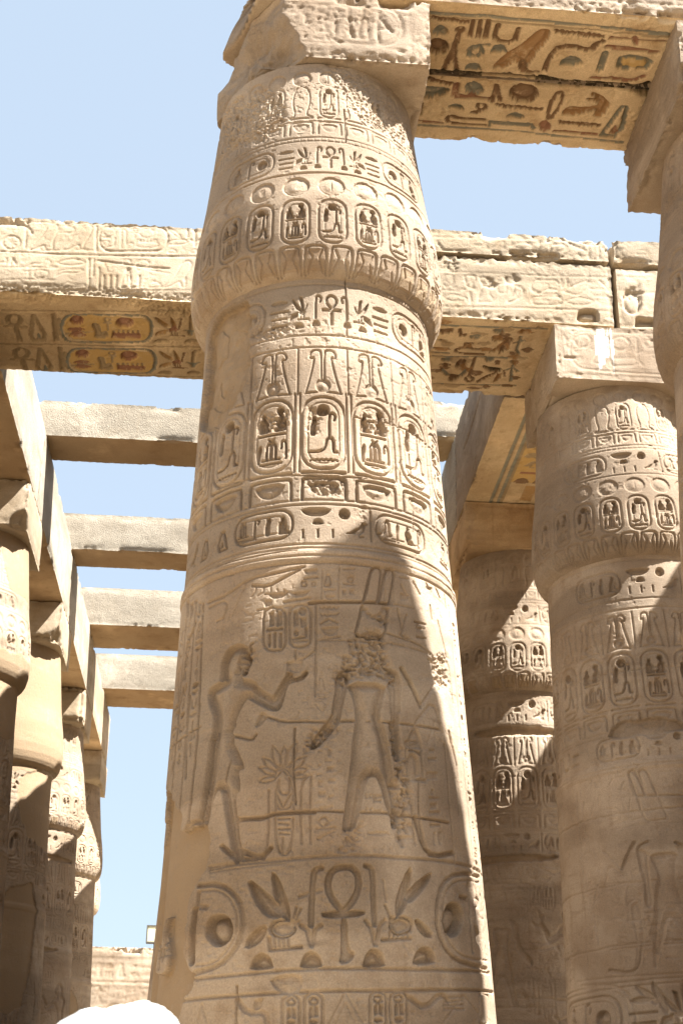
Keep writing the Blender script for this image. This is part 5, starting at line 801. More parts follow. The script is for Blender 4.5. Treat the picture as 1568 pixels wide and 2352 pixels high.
TRACE['front2r']=[
('L',[(2.24,12.88),(3.24,12.93),(3.72,12.95),(4.58,12.99)],0.022,0.012,0),
('L',[(2.33,12.82),(2.41,12.68),(2.78,12.69)],0.03,0.018,0),
('L',[(2.8,12.79),(2.99,12.8)],0.02,0.012,0),
('P',[(2.97,12.8),(2.96,12.83),(2.95,12.86),(2.92,12.87),(2.89,12.88),(2.86,12.87),(2.84,12.85),(2.82,12.82),(2.81,12.79)],0,0.02,0),
('P',[(3.03,12.73),(3.14,12.82),(3.21,12.89),(3.24,12.81),(3.16,12.71)],0,0.02,0),
('P',[(3.28,12.81),(3.47,12.89),(3.65,12.84),(3.46,12.78)],0,0.022,0),
('L',[(3.3,12.73),(3.66,12.75)],0.03,0.016,0),
('L',[(3.71,12.91),(3.69,12.71)],0.035,0.016,0),
('L',[(3.85,12.77),(3.84,12.88),(4.07,12.9),(4.05,12.79),(3.91,12.77),(3.92,12.83)],0.025,0.016,0),
('P',[(3.78,12.7),(3.96,12.76),(4.13,12.72)],0,0.016,0),
('P',[(4.3,12.83),(4.29,12.86),(4.28,12.89),(4.25,12.9),(4.23,12.91),(4.2,12.9),(4.17,12.88),(4.16,12.85),(4.15,12.82)],0,0.018,0),
('L',[(4.36,12.94),(4.37,12.68)],0.03,0.016,0),
('L',[(4.5,12.95),(4.51,12.69)],0.03,0.016,0),
('L',[(3.99,13),(4.12,12.91),(4.33,12.81)],0.025,0.03,0),
('L',[(2.33,12.36),(3.22,12.37),(3.74,12.38),(4.6,12.42)],0.022,0.012,0),
('L',[(2.48,12.31),(2.52,12.31),(2.54,12.28),(2.54,12.24),(2.54,12.2),(2.54,12.17),(2.51,12.14),(2.48,12.13),(2.46,12.13),(2.43,12.13),(2.41,12.16),(2.4,12.19),(2.4,12.23),(2.41,12.27),(2.43,12.3),(2.46,12.31),(2.48,12.31)],0.025,0.015,0),
('L',[(2.48,12.28),(2.5,12.27),(2.51,12.26),(2.52,12.24),(2.52,12.21),(2.51,12.18),(2.5,12.17),(2.48,12.16),(2.46,12.16),(2.45,12.16),(2.43,12.18),(2.43,12.2),(2.43,12.23),(2.43,12.25),(2.45,12.27),(2.47,12.28),(2.48,12.28)],0.014,0.01,0),
('L',[(2.33,12.06),(2.49,12.07),(2.62,12.06)],0.02,0.012,0),
('P',[(2.4,11.96),(2.51,12.01),(2.6,11.99),(2.72,11.96),(2.71,11.91),(2.49,11.9)],0,0.018,0),
('L',[(2.75,12.06),(2.77,11.91)],0.035,0.016,0),
('L',[(2.6,12.08),(2.82,12.12)],0.02,0.01,0),
('P',[(2.86,11.91),(2.89,12.1),(2.95,12.18),(3.04,12.15),(2.99,12.05),(3.1,11.93)],0,0.02,0),
('P',[(2.69,12.3),(2.82,12.34),(2.84,12.25),(2.78,12.19),(2.8,12.12),(2.72,12.14)],0,0.03,0),
('P',[(3.26,12.26),(3.25,12.29),(3.24,12.32),(3.22,12.33),(3.19,12.34),(3.16,12.33),(3.14,12.31),(3.12,12.28),(3.12,12.25)],0,0.018,0),
('L',[(3.19,12.22),(3.22,12.22),(3.24,12.19),(3.24,12.17),(3.24,12.13),(3.23,12.1),(3.22,12.08),(3.19,12.07),(3.17,12.07),(3.15,12.07),(3.13,12.09),(3.12,12.12),(3.12,12.16),(3.13,12.19),(3.15,12.21),(3.18,12.22),(3.19,12.22)],0.02,0.014,0),
('P',[(3.34,12.21),(3.47,12.16),(3.45,12.06),(3.31,11.94),(3.22,11.93),(3.34,12.08)],0,0.03,0),
('P',[(2.89,12.3),(3.02,12.29),(3.08,12.19),(2.99,12.16),(2.91,12.2)],0,0.03,0),
('L',[(3.87,12.32),(3.91,12.31),(3.94,12.28),(3.94,12.23),(3.94,12.2),(3.93,12.15),(3.9,12.12),(3.86,12.1),(3.64,12.09),(3.61,12.1),(3.58,12.13),(3.57,12.17),(3.57,12.21),(3.58,12.25),(3.61,12.29),(3.65,12.31),(3.87,12.32)],0.022,0.014,0),
('L',[(3.58,12.15),(3.69,12.1),(3.78,12.19),(3.93,12.17)],0.025,0.016,0),
('L',[(3.92,12.07),(3.94,12.06),(3.96,12.04),(3.97,12.02),(3.96,12),(3.96,11.97),(3.94,11.95),(3.92,11.94),(3.63,11.92),(3.6,11.93),(3.59,11.94),(3.58,11.97),(3.58,11.99),(3.59,12.02),(3.61,12.04),(3.63,12.05),(3.92,12.07)],0.025,0.014,0),
('P',[(4,12.17),(4.13,12.26),(4.36,12.37),(4.26,12.22),(4.21,12.11),(4.12,12.11)],0,0.025,0),
('L',[(3.97,12.35),(3.98,12.22)],0.03,0.016,0),
('L',[(4.05,12.36),(4.05,12.23)],0.03,0.016,0),
('L',[(4.48,12.36),(4.59,12.25)],0.025,0.016,0),
('L',[(4.39,12.12),(4.41,12.1),(4.43,12.12),(4.45,12.1),(4.48,12.13),(4.5,12.1),(4.52,12.13),(4.54,12.1),(4.57,12.13),(4.59,12.1),(4.61,12.13),(4.64,12.1),(4.66,12.13)],0.016,0.012,0),
('L',[(4.35,12.22),(4.61,12.23)],0.02,0.012,0),
('P',[(4.01,12),(4.1,12.05),(4.21,12.07),(4.32,12.06),(4.41,12.02),(4.31,11.97),(4.2,11.95),(4.09,11.96)],0,0.02,0),
('L',[(2.38,11.81),(3.46,11.86),(4.63,11.89)],0.022,0.012,0),
('P',[(4.17,11.84),(4.21,11.88),(4.42,11.9),(4.44,11.77),(4.43,11.71),(4.15,11.7)],0,0.12,0),
('L',[(4.76,12.46),(5.23,12.48)],0.02,0.012,0),
('P',[(4.79,12.2),(4.92,12.26),(5.03,12.22),(5.03,11.96),(4.91,11.86),(4.79,11.95)],0,0.05,0),
('L',[(5.01,12.35),(5.01,12.23),(5.25,12.24)],0.025,0.014,0),
('P',[(5.1,12.02),(5.2,12.13),(5.25,12.03),(5.16,11.96)],0,0.018,0),
('P',[(4.95,11.83),(5.2,11.82),(5.19,11.71),(4.93,11.7)],0,0.12,0),
('L',[(4.85,12.9),(4.86,12.9),(4.87,12.88),(4.88,12.86),(4.87,12.83),(4.87,12.82),(4.86,12.8),(4.84,12.79),(4.83,12.79),(4.81,12.8),(4.8,12.81),(4.8,12.83),(4.8,12.86),(4.8,12.88),(4.82,12.89),(4.83,12.9),(4.85,12.9)],0.018,0.012,0),
('P',[(5.19,12.83),(5.18,12.86),(5.16,12.88),(5.14,12.89),(5.1,12.89),(5.07,12.88),(5.04,12.87),(5.02,12.84),(5.01,12.82)],0,0.016,0),
('L',[(4.78,13.07),(5.28,13.06)],0.018,0.01,0),
]
TRACE['soffit2r']=[
('L',[(2.38,15.65),(3.79,15.6)],0.03,0.015,2),
('L',[(2.37,16.43),(3.63,16.35)],0.035,0.02,2),
('L',[(2.49,17.16),(3.66,17.08)],0.025,0.015,2),
('P',[(2.38,15.74),(2.58,15.71),(2.58,15.85),(2.43,15.87)],0,0.035,1),
('L',[(2.66,15.72),(2.7,15.88),(2.76,15.85)],0.04,0.03,1),
('P',[(3.26,15.66),(3.26,15.7),(3.25,15.74),(3.23,15.76),(3.2,15.77),(3.17,15.77),(3.13,15.75),(3.11,15.72),(3.1,15.68)],0,0.035,2),
('P',[(3.59,15.64),(3.59,15.68),(3.59,15.72),(3.57,15.74),(3.54,15.75),(3.51,15.74),(3.49,15.73),(3.47,15.7),(3.45,15.66)],0,0.035,2),
('P',[(2.97,15.83),(2.97,15.87),(2.96,15.9),(2.94,15.93),(2.91,15.94),(2.88,15.93),(2.85,15.92),(2.82,15.88),(2.81,15.85)],0,0.035,2),
('L',[(2.44,16.01),(2.59,16.1)],0.04,0.025,1),
('L',[(2.34,16.21),(2.58,16.2)],0.035,0.02,2),
('L',[(2.36,16.33),(2.59,16.32)],0.035,0.02,2),
('P',[(2.77,16.04),(2.9,16.03),(2.89,16.17),(2.79,16.18)],0,0.035,1),
('L',[(3.06,16.19),(2.71,16.19),(2.68,16.25),(2.73,16.31),(3.08,16.31)],0.035,0.025,1),
('P',[(3.1,15.84),(3.2,15.81),(3.28,15.9),(3.23,16.01),(3.15,15.97)],0,0.035,3),
('P',[(3.12,16.29),(3.23,16.09),(3.29,15.96),(3.33,16),(3.28,16.23)],0,0.035,3),
('P',[(3.27,16.28),(3.32,16),(3.37,15.95),(3.37,16.16),(3.32,16.28)],0,0.035,1),
('P',[(3.4,15.93),(3.4,15.97),(3.39,16),(3.37,16.02),(3.34,16.02),(3.32,16.01),(3.29,15.98),(3.28,15.94),(3.28,15.9),(3.29,15.87),(3.31,15.85),(3.34,15.85),(3.37,15.86),(3.39,15.89)],0,0.04,1),
('L',[(3.49,15.82),(3.5,15.98),(3.49,16.15),(3.55,16.27)],0.035,0.02,2),
('L',[(3.43,15.99),(3.5,15.94),(3.55,15.91)],0.03,0.02,2),
('P',[(2.68,16.45),(2.68,16.48),(2.67,16.51),(2.65,16.54),(2.62,16.55),(2.58,16.54),(2.55,16.53),(2.53,16.5),(2.52,16.46)],0,0.035,2),
('P',[(2.52,16.64),(2.59,16.58),(2.68,16.62),(2.63,16.69)],0,0.04,1),
('P',[(2.75,16.68),(2.76,16.5),(2.85,16.45),(2.9,16.6),(2.88,16.73),(2.79,16.72)],0,0.05,1),
('L',[(2.57,16.76),(2.66,16.89),(2.85,16.91),(2.93,16.72)],0.05,0.03,2),
('P',[(2.7,16.95),(2.78,16.87),(2.84,16.94),(2.82,17.05),(2.71,17.06)],0,0.05,1),
('L',[(2.98,16.44),(2.98,16.9)],0.035,0.025,1),
('L',[(3.05,16.97),(3.05,17),(3.04,17.02),(3.02,17.04),(2.99,17.04),(2.97,17.03),(2.95,17.01),(2.94,16.98),(2.94,16.96),(2.95,16.93),(2.97,16.92),(3,16.92),(3.02,16.93),(3.04,16.95),(3.05,16.97)],0.035,0.03,1),
('P',[(3.24,16.4),(3.24,16.44),(3.23,16.47),(3.21,16.49),(3.19,16.5),(3.16,16.5),(3.14,16.48),(3.12,16.45),(3.11,16.41)],0,0.035,2),
('P',[(3.58,16.41),(3.58,16.44),(3.57,16.47),(3.56,16.5),(3.53,16.51),(3.51,16.5),(3.49,16.48),(3.47,16.46),(3.46,16.42)],0,0.035,2),
('P',[(3.1,16.58),(3.19,16.63),(3.3,16.64),(3.35,16.75),(3.23,16.76)],0,0.05,6),
('L',[(3.12,17.03),(3.23,16.87),(3.33,16.79)],0.05,0.03,1),
('P',[(3.34,17.02),(3.36,16.81),(3.41,16.78),(3.4,16.94)],0,0.035,3),
('L',[(3.43,16.69),(3.46,16.85)],0.02,0.015,1),
('L',[(3.52,16.55),(3.57,16.97)],0.03,0.02,2),
('L',[(3.45,16.69),(3.53,16.62),(3.62,16.7)],0.03,0.02,2),
('P',[(3.4,16.7),(3.4,16.72),(3.38,16.75),(3.36,16.76),(3.34,16.76),(3.31,16.76),(3.29,16.74),(3.28,16.71),(3.28,16.68),(3.29,16.66),(3.31,16.65),(3.34,16.64),(3.37,16.65),(3.39,16.67)],0,0.05,6),
]
TRACE['abacus_r2']=[
('L',[(3.86,11.62),(5.24,11.6)],0.014,0.008,0),
('L',[(3.92,11.61),(3.95,10.97)],0.018,0.008,0),
('L',[(3.97,11.6),(3.99,10.99)],0.012,0.006,0),
('L',[(3.93,10.91),(5.23,10.91)],0.014,0.008,0),
('L',[(5.26,11.58),(4.27,11.57),(4.13,11.53),(4.05,11.37),(4.03,11.2),(4.08,11.06),(4.19,10.98),(5.24,10.97)],0.022,0.014,0),
('L',[(5.26,11.55),(4.27,11.53),(4.16,11.49),(4.09,11.35),(4.07,11.21),(4.11,11.09),(4.21,11.03),(5.24,11.01)],0.01,0.006,0),
('L',[(4.32,11.41),(4.3,11.37),(4.27,11.34),(4.23,11.32),(4.18,11.31),(4.14,11.33),(4.11,11.36),(4.1,11.4),(4.11,11.44),(4.15,11.48),(4.19,11.5),(4.24,11.5),(4.28,11.49),(4.31,11.46),(4.32,11.41)],0.02,0.014,0),
('L',[(4.82,11.41),(4.8,11.36),(4.77,11.33),(4.72,11.3),(4.66,11.3),(4.62,11.32),(4.59,11.35),(4.58,11.39),(4.59,11.44),(4.63,11.48),(4.68,11.5),(4.73,11.51),(4.78,11.49),(4.81,11.45),(4.82,11.41)],0.02,0.014,0),
('L',[(4.55,11.46),(4.55,11.44),(4.54,11.42),(4.52,11.41),(4.51,11.41),(4.49,11.42),(4.49,11.43),(4.48,11.45),(4.49,11.47),(4.5,11.48),(4.51,11.49),(4.53,11.49),(4.54,11.49),(4.55,11.47),(4.55,11.46)],0.02,0.012,0),
('L',[(4.45,11.39),(4.57,11.39)],0.02,0.012,0),
('L',[(4.51,11.39),(4.5,11.27)],0.02,0.012,0),
('L',[(4.85,11.19),(4.87,11.19),(4.88,11.17),(4.88,11.15),(4.88,11.13),(4.88,11.1),(4.86,11.09),(4.84,11.08),(4.6,11.06),(4.58,11.07),(4.56,11.09),(4.56,11.11),(4.56,11.13),(4.57,11.15),(4.58,11.17),(4.61,11.17),(4.85,11.19)],0.02,0.012,0),
('L',[(4.58,11.22),(4.58,11.18)],0.012,0.01,0),
('L',[(4.62,11.22),(4.62,11.18)],0.012,0.01,0),
('L',[(4.66,11.22),(4.66,11.18)],0.012,0.01,0),
('L',[(4.7,11.22),(4.7,11.18)],0.012,0.01,0),
('L',[(4.74,11.23),(4.74,11.19)],0.012,0.01,0),
('L',[(4.78,11.23),(4.78,11.19)],0.012,0.01,0),
('L',[(4.82,11.23),(4.81,11.19)],0.012,0.01,0),
('L',[(4.86,11.23),(4.85,11.19)],0.012,0.01,0),
('L',[(4.18,11.14),(4.18,11.12),(4.17,11.11),(4.16,11.11),(4.14,11.1),(4.13,11.11),(4.12,11.12),(4.12,11.13),(4.12,11.14),(4.13,11.16),(4.15,11.16),(4.16,11.16),(4.17,11.16),(4.18,11.15),(4.18,11.14)],0.014,0.012,0),
('L',[(4.15,11.29),(4.16,11.29),(4.16,11.28),(4.16,11.28),(4.16,11.27),(4.16,11.26),(4.15,11.25),(4.15,11.25),(4.09,11.25),(4.08,11.25),(4.07,11.25),(4.07,11.26),(4.07,11.27),(4.08,11.28),(4.08,11.29),(4.09,11.29),(4.15,11.29)],0.014,0.012,0),
('L',[(4.12,11.07),(4.18,11.16)],0.014,0.01,0),
('L',[(4.92,11.49),(4.91,11.16),(4.98,11.09)],0.02,0.014,0),
('L',[(5.18,11.48),(5.2,11.48),(5.22,11.46),(5.22,11.44),(5.22,11.42),(5.21,11.4),(5.19,11.38),(5.17,11.37),(5.05,11.36),(5.03,11.37),(5.02,11.38),(5.01,11.41),(5.01,11.43),(5.02,11.45),(5.04,11.47),(5.06,11.48),(5.18,11.48)],0.016,0.012,0),
('L',[(5.01,11.28),(5.03,11.26),(5.05,11.28),(5.07,11.26),(5.09,11.28),(5.11,11.26),(5.13,11.28),(5.15,11.26),(5.17,11.28),(5.19,11.26),(5.21,11.28)],0.012,0.01,0),
('L',[(4.42,11.3),(4.32,11.1),(4.43,11.07)],0.02,0.012,0),
('L',[(3.96,11.15),(4.08,11.15)],0.03,0.03,0),
]
TRACE['abacus_main']=[
('L',[(0.09,11.5),(0.74,11.52),(1.07,11.53)],0.014,0.012,0),
('L',[(1.07,11.53),(1.17,11.48),(1.23,11.34),(1.23,11.19),(1.15,11.09),(1.04,11.06),(0.42,11.09)],0.02,0.014,0),
('L',[(1.05,11.49),(1.14,11.43),(1.2,11.32),(1.18,11.19),(1.12,11.11),(1.02,11.09),(0.42,11.13)],0.012,0.01,0),
('L',[(0.12,11.48),(0.14,11.39),(0.09,11.41)],0.02,0.012,0),
('L',[(0.23,11.5),(0.25,11.4),(0.19,11.38)],0.02,0.014,0),
('L',[(0.29,11.49),(0.23,11.41)],0.02,0.014,0),
('L',[(0.25,11.41),(0.33,11.37),(0.32,11.26)],0.02,0.014,0),
('L',[(0.53,11.47),(0.53,11.45),(0.51,11.44),(0.49,11.43),(0.47,11.42),(0.45,11.43),(0.43,11.44),(0.43,11.46),(0.43,11.48),(0.45,11.5),(0.47,11.51),(0.49,11.51),(0.51,11.5),(0.53,11.49),(0.53,11.47)],0.018,0.014,0),
('L',[(0.43,11.4),(0.53,11.41),(0.5,11.32),(0.52,11.17)],0.022,0.014,0),
('L',[(0.63,11.43),(0.63,11.41),(0.62,11.4),(0.61,11.39),(0.6,11.39),(0.58,11.39),(0.58,11.41),(0.57,11.42),(0.58,11.44),(0.58,11.45),(0.59,11.46),(0.61,11.46),(0.62,11.46),(0.63,11.44),(0.63,11.43)],0.018,0.014,0),
('L',[(0.56,11.36),(0.65,11.37)],0.022,0.016,0),
('L',[(0.6,11.37),(0.6,11.29)],0.022,0.016,0),
('P',[(0.59,11.28),(0.62,11.28),(0.62,11.15),(0.59,11.17)],0,0.02,0),
('L',[(0.72,11.48),(0.73,11.28),(0.72,11.29)],0.022,0.016,0),
('P',[(0.72,11.28),(0.75,11.26),(0.79,11.13),(0.75,11.14)],0,0.022,0),
('L',[(0.86,11.49),(0.85,11.37),(0.82,11.24),(0.83,11.14)],0.024,0.016,0),
('L',[(0.82,11.4),(0.9,11.36),(0.91,11.13)],0.024,0.016,0),
('L',[(1.01,11.47),(0.99,11.24),(1.01,11.09)],0.028,0.018,0),
('L',[(1.01,11.41),(1.07,11.31),(1.13,11.23)],0.028,0.02,0),
('L',[(0.99,11.25),(1.1,11.27)],0.024,0.016,0),
('L',[(0.72,11.14),(0.89,11.13)],0.02,0.014,0),
('L',[(0.29,11.04),(0.83,11.05),(1.28,11.01)],0.012,0.008,0),
('L',[(1.28,11.6),(1.31,11.03)],0.014,0.008,0),
('L',[(1.32,11.44),(1.32,11.06)],0.01,0.006,0),
]
TRACE['patch']=[
('B',[(-82.9,4.43),(-75,3.96),(-62.6,3.9),(-54.7,3.89),(-43.7,3.8),(-44.7,3.7),(-46,3.51),(-49.5,3.41),(-52,3.27),(-50.5,2.91),(-46.3,2.82),(-52.9,2.64),(-56.4,2.42),(-85,2.46)],0,0.06,9),
('U',[(-65.1,3.31),(-67.8,3.24),(-72.9,2.96),(-72.2,2.91),(-64.3,2.89),(-62.1,2.97),(-63.9,3.07),(-67.2,3.19)],0,0,0),
('B',[(-79.3,4.22),(-69.8,4.16),(-61.9,3.88),(-56.6,3.89),(-51.4,3.89),(-47.8,3.88),(-44.2,3.86),(-43.8,3.58),(-77.3,3.69)],0,0.06,9),
('K',[(8.4,5.23),(13.2,5.27),(21.2,5.27),(21.9,5.16),(22.5,5.04),(26.1,4.96),(25.8,4.89),(19.4,4.89),(14.3,4.92),(7.6,4.89),(3.5,4.83),(3.1,4.88),(6.8,4.95),(6.1,5.05)],0,0.045,0),
('K',[(13.5,5.43),(22.7,5.46),(21.4,5.33),(15,5.33)],0,0.04,0),
('K',[(43.5,5.18),(55,5.21),(55.4,4.95),(43.5,4.92)],0,0.04,0),
('K',[(21.2,4.57),(25.8,4.56),(27.4,4.22),(26.4,3.67),(21.3,3.66),(22.4,4.04)],0,0.04,0),
('K',[(3.2,4.5),(-8.3,4.32),(-8.4,4.42),(-0.6,4.56)],0,0.04,0),
('K',[(3.3,3.77),(9.2,3.81),(8.2,3.63),(1.7,3.62)],0,0.03,0),
('K',[(-35.1,5.12),(-29.8,5.14),(-29.9,4.96),(-34.7,4.98)],0,0.05,0),
('X',[(-38.6,8.36),(-45.7,8.38),(-56.3,8.4),(-67.6,8.39),(-78.9,8.15),(-78.3,7.76),(-84.1,7.43),(-56.7,7.17),(-46,7.35),(-37.2,7.61),(-37.5,7.88),(-38.7,8.13)],0,0.045,10),
('K',[(-9.9,6.53),(6.7,6.54),(5.8,6.39),(-8.3,6.38)],0,0.03,0),
('K',[(-29.4,7.15),(-16.9,7.17),(-15.9,6.99),(-30.1,7.03)],0,0.03,0),
('K',[(14.4,7.14),(29.1,7.27),(28.2,7.03),(15.8,6.97)],0,0.03,0),
('K',[(-7.2,7.16),(-2.6,7.16),(-3.5,6.96),(-7.6,6.96)],0,0.03,0),
('K',[(13.7,6.31),(18.4,6.32),(18,6.19),(14.3,6.17)],0,0.02,0),
('K',[(-37.3,8.03),(-20.5,8.03),(-7.6,7.95),(-20.4,7.9),(-34.3,7.9)],0,0.02,0),
('K',[(3.2,10.94),(12.5,10.91),(23.3,10.82),(37.1,10.65),(53.8,10.56),(57.9,10.42),(54.6,10.22),(35.7,10.15),(20.6,10.24),(11.3,10.45),(3.9,10.67)],0,0.022,0),
('K',[(-83.2,10.91),(-59.7,10.78),(-41.5,10.67),(-28.3,10.61),(-19,10.26),(-18.7,10.12),(-31.9,9.98),(-46,10.06),(-60.4,10.13)],0,0.02,0),
]
# ------------------------------------------------------------ column design
PR = np.array([(0,1.36),(2.2,1.30),(2.6,1.28),(3.07,1.262),(3.7,1.23),(4.38,1.194),(5.08,1.161),(5.80,1.129),(5.84,1.140),(5.9,1.135),(5.94,1.112),(6.27,1.095),(6.7,1.08),(7.08,1.058),(7.53,1.035),(7.91,1.015),(8.40,1.0),(8.44,1.003),(8.46,1.032),(8.50,1.078),(8.57,1.114),(8.68,1.139),(8.84,1.149),(8.98,1.143),(9.29,1.112),(9.56,1.065),(9.73,1.04),(10.3,.975),(10.86,.915)])
def prof(z): return np.interp(z, PR[:, 0], PR[:, 1])
SU = 1.1*math.pi/180
def vcart(cv, c, z0, z1, hw, kind, dep=.03):
    """an upright name ring with its signs"""
    cv.rring(c, z0, z1, hw, .020, dep*.55)
    h = z1-z0; W = hw*cv.su*2; k = 1/cv.su
    if kind == 0:
        cv.glyph('sun', c-.0, z1-.27*h, .17*h, dep=dep*1.2)
        cv.glyph('stand', c-.20*W*k, z0+.46*h, .30*h, dep=dep*1.3); cv.glyph('crook', c+.16*W*k, z0+.42*h, .36*h, dep=dep)
        cv.glyph('leg', c, z0+.18*h, .26*h, W*.66, dep=dep*1.1); cv.glyph('water', c, z0+.08*h, .08*h, W*.62, dep=dep*.9, sw=1.4)
    else:
        cv.glyph('god', c-.20*W*k, z0+.56*h, .28*h, dep=dep*1.2); cv.glyph('god', c+.20*W*k, z0+.56*h, .30*h, dep=dep*1.2, flip=-1)
        cv.glyph('sun', c+.2*W*k, z1-.20*h, .10*h, dep=dep*1.2)
        cv.glyph('bar', c, z0+.48*h, .08*h, W*.68, dep=dep); cv.glyph('ms', c, z0+.10*h, .36*h, W*.5, dep=dep)
        cv.glyph('cloth', c+.30*W*k, z0+.16*h, .26*h, dep=dep); cv.glyph('reed', c-.30*W*k, z0+.14*h, .26*h, dep=dep)
def cart_band(cv, z0, z1, c0, step, hw, dep=.03, par=0, div=True):
    k = math.ceil((cv.U[0]-c0)/step); n = 0
    while c0+k*step < cv.U[-1]:
        c = c0+k*step; vcart(cv, c, z0, z1, hw, (k+par) % 2, dep)
        if div:
            cv.vline(c+step/2-1.1, z0-.02, z1+.04, .016, dep*.5); cv.vline(c+step/2+1.1, z0-.02, z1+.04, .016, dep*.5)
        k += 1
def disc_band(cv, z, r, c0, step, dep=.016):
    k = math.ceil((cv.U[0]-c0)/step)
    while c0+k*step < cv.U[-1]:
        c = c0+k*step; cv.stamp('L', [(c+x/cv.su, z+y) for x, y in ringp(0, 0, r*1.08, r)], .018, dep)
        cv.stamp('P', [(c+x/cv.su, z+y) for x, y in circ(0, 0, r*1.04, r)], 0, dep*.8, bulge=.9)
        if (k*7) % 3 == 0: cv.vline(c, z-r*.7, z+r*.7, .012, .01)
        k += 1
def plume_band(cv, z0, z1, c0, step, dep=.016):
    k = math.ceil((cv.U[0]-c0)/step); h = z1-z0; s_ = 1/cv.su; W = step*cv.su
    while c0+k*step < cv.U[-1]:
        c = c0+k*step
        for f in (1, -1):
            cv.stamp('L', [(c+f*x*W*s_, z0+y*h) for x, y in ((.03,.34),(.03,.95),(.10,1),(.22,.97),(.27,.86),(.24,.80),(.17,.83),(.19,.68),(.26,.35),(.34,.05))], .015, dep)
        cv.stamp('P', [(c+x*s_, z0+.19*h+y) for x, y in circ(0, 0, W*.15, W*.15)], 0, dep, bulge=.9)
        cv.stamp('L', [(c+x*W*s_, z0+y*h) for x, y in ((-.36,.02),(0,.06),(.36,.02))], .014, dep)
        cv.vline(c+step/2, z0, z1+.02, .014, dep*.8); k += 1
def nb_band(cv, z0, z1, c0, step, dep=.02):
    k = math.ceil((cv.U[0]-c0)/step); h = z1-z0; s_ = 1/cv.su; W = step*cv.su
    while c0+k*step < cv.U[-1]:
        c = c0+k*step
        cv.stamp('L', [(c+x*W*s_, z0+y*h) for x, y in ((-.40,.0),(-.40,.9),(-.34,1),(.34,1),(.40,.9),(.40,0))], .022, dep)
        cv.stamp('P', [(c+x*W*s_, z0+y*h) for x, y in ((-.30,.82),(.30,.82),(.22,.35),(.08,.14),(-.08,.14),(-.22,.35))], 0, dep*.9, bulge=.8)
        cv.stamp('L', [(c-.4*W*s_, z1+.05), (c+.4*W*s_, z1+.05)], .02, dep)
        k += 1
def royal_text(cv, z0, z1, c, dep=.022, sides=True, r0=random.Random(4)):
    h = z1-z0; k = h/cv.su
    cv.glyph('ankh', c, z0+.08*h, .86*h, dep=dep)
    for f in (1, -1):
        cv.glyph('crook', c+f*.40*k, z0+.28*h, .66*h, dep=dep*.9, flip=-f)
        cv.glyph('loaf', c+f*.42*k, z0+.02*h, .20*h, .22*h, dep=dep)
        cv.glyph('bee', c+f*.86*k, z0+.14*h, .78*h, .62*h, dep=dep, flip=-f)
        cv.glyph('loaf', c+f*.86*k, z0-.02*h, .18*h, .24*h, dep=dep)
        for i, yy in enumerate((.68, .46, .26, .06)):
            cv.glyph('mouth' if i == 0 else 'bar', c+f*1.42*k, z0+yy*h, .22*h if i == 0 else .14*h, .52*h if i < 2 else .44*h, dep=dep)
        if sides:
            cc = c+f*2.75*k; cv.rring(cc, z0+.04*h, z1-.04*h, .92*k, .018, dep*.7)
            cv.glyph('sun', cc-f*.5*k, z0+.3*h, .38*h, dep=dep)
            cv.glyph('crook', cc-f*.05*k, z0+.15*h, .7*h, dep=dep); cv.glyph('god', cc+f*.45*k, z0+.15*h, .7*h, dep=dep)
def duck_text(cv, z0, z1, c, dep=.02):
    h = z1-z0; k = h/cv.su
    cv.glyph('basket', c-.35*k, z0+.66*h, .34*h, .92*h, dep=dep*1.4); cv.glyph('loaf', c-.30*k, z0+.42*h, .20*h, .32*h, dep=dep*1.2)
    for i in (-1, 0, 1): cv.glyph('stroke', c-.30*k+i*.44*k, z0+.0*h, .26*h, dep=dep, sw=1)
    cv.glyph('sun', c+.50*k, z0+.62*h, .36*h, dep=dep*1.3); cv.glyph('duck', c+.86*k, z0+.08*h, .52*h, .74*h, dep=dep)
    for f, a in ((1, 1.45), (-1, 1.0)):
        cc = c+f*(a+1.0)*k
        if f == 1: cv.vline(c+1.32*k, z0, z1, .014, dep*.7)
        cv.rring(cc, z0+.02*h, z1-.02*h, .95*k, .018, dep*.8)
        for i, g in enumerate(('leg', 'reed', 'god', 'crook') if f == 1 else ('ms', 'crook', 'stand', 'god')):
            cv.glyph(g, cc+(-.66+.44*i)*k, z0+.18*h, .62*h, (.42 if g in ('leg', 'ms') else .6)*h, dep=dep)
        cv.glyph('water', cc-.45*k, z0+.10*h, .1*h, .5*h, dep=dep*.8, sw=1.5)
def petal_band(cv, z0, z1, c0, step, paint=True, dep=.016, rnd=random.Random(7)):
    k = math.ceil((cv.U[0]-c0)/step); h = z1-z0
    while c0+k*step < cv.U[-1]:
        c = c0+k*step
        if paint and rnd.random() < .7:
            cv.stamp('P', [(c+x*step, z0+y*h) for x, y in ((-.34,.06),(.34,.06),(.36,.80),(-.36,.80))], 0, .004, rnd.choice((11, 10, 10, 11)))
        cv.stamp('L', [(c+x*step, z0+y*h) for x, y in ((-.42,0),(-.40,.8),(-.30,.95),(.30,.95),(.40,.8),(.42,0))], .020, dep)
        cv.stamp('L', [(c+x*step, z0+y*h) for x, y in ((-.30,.05),(-.12,.5),(-.26,.82))], .018, dep*.8)
        cv.stamp('L', [(c+x*step, z0+y*h) for x, y in ((.30,.05),(.12,.5),(.26,.82))], .018, dep*.8)
        k += 1
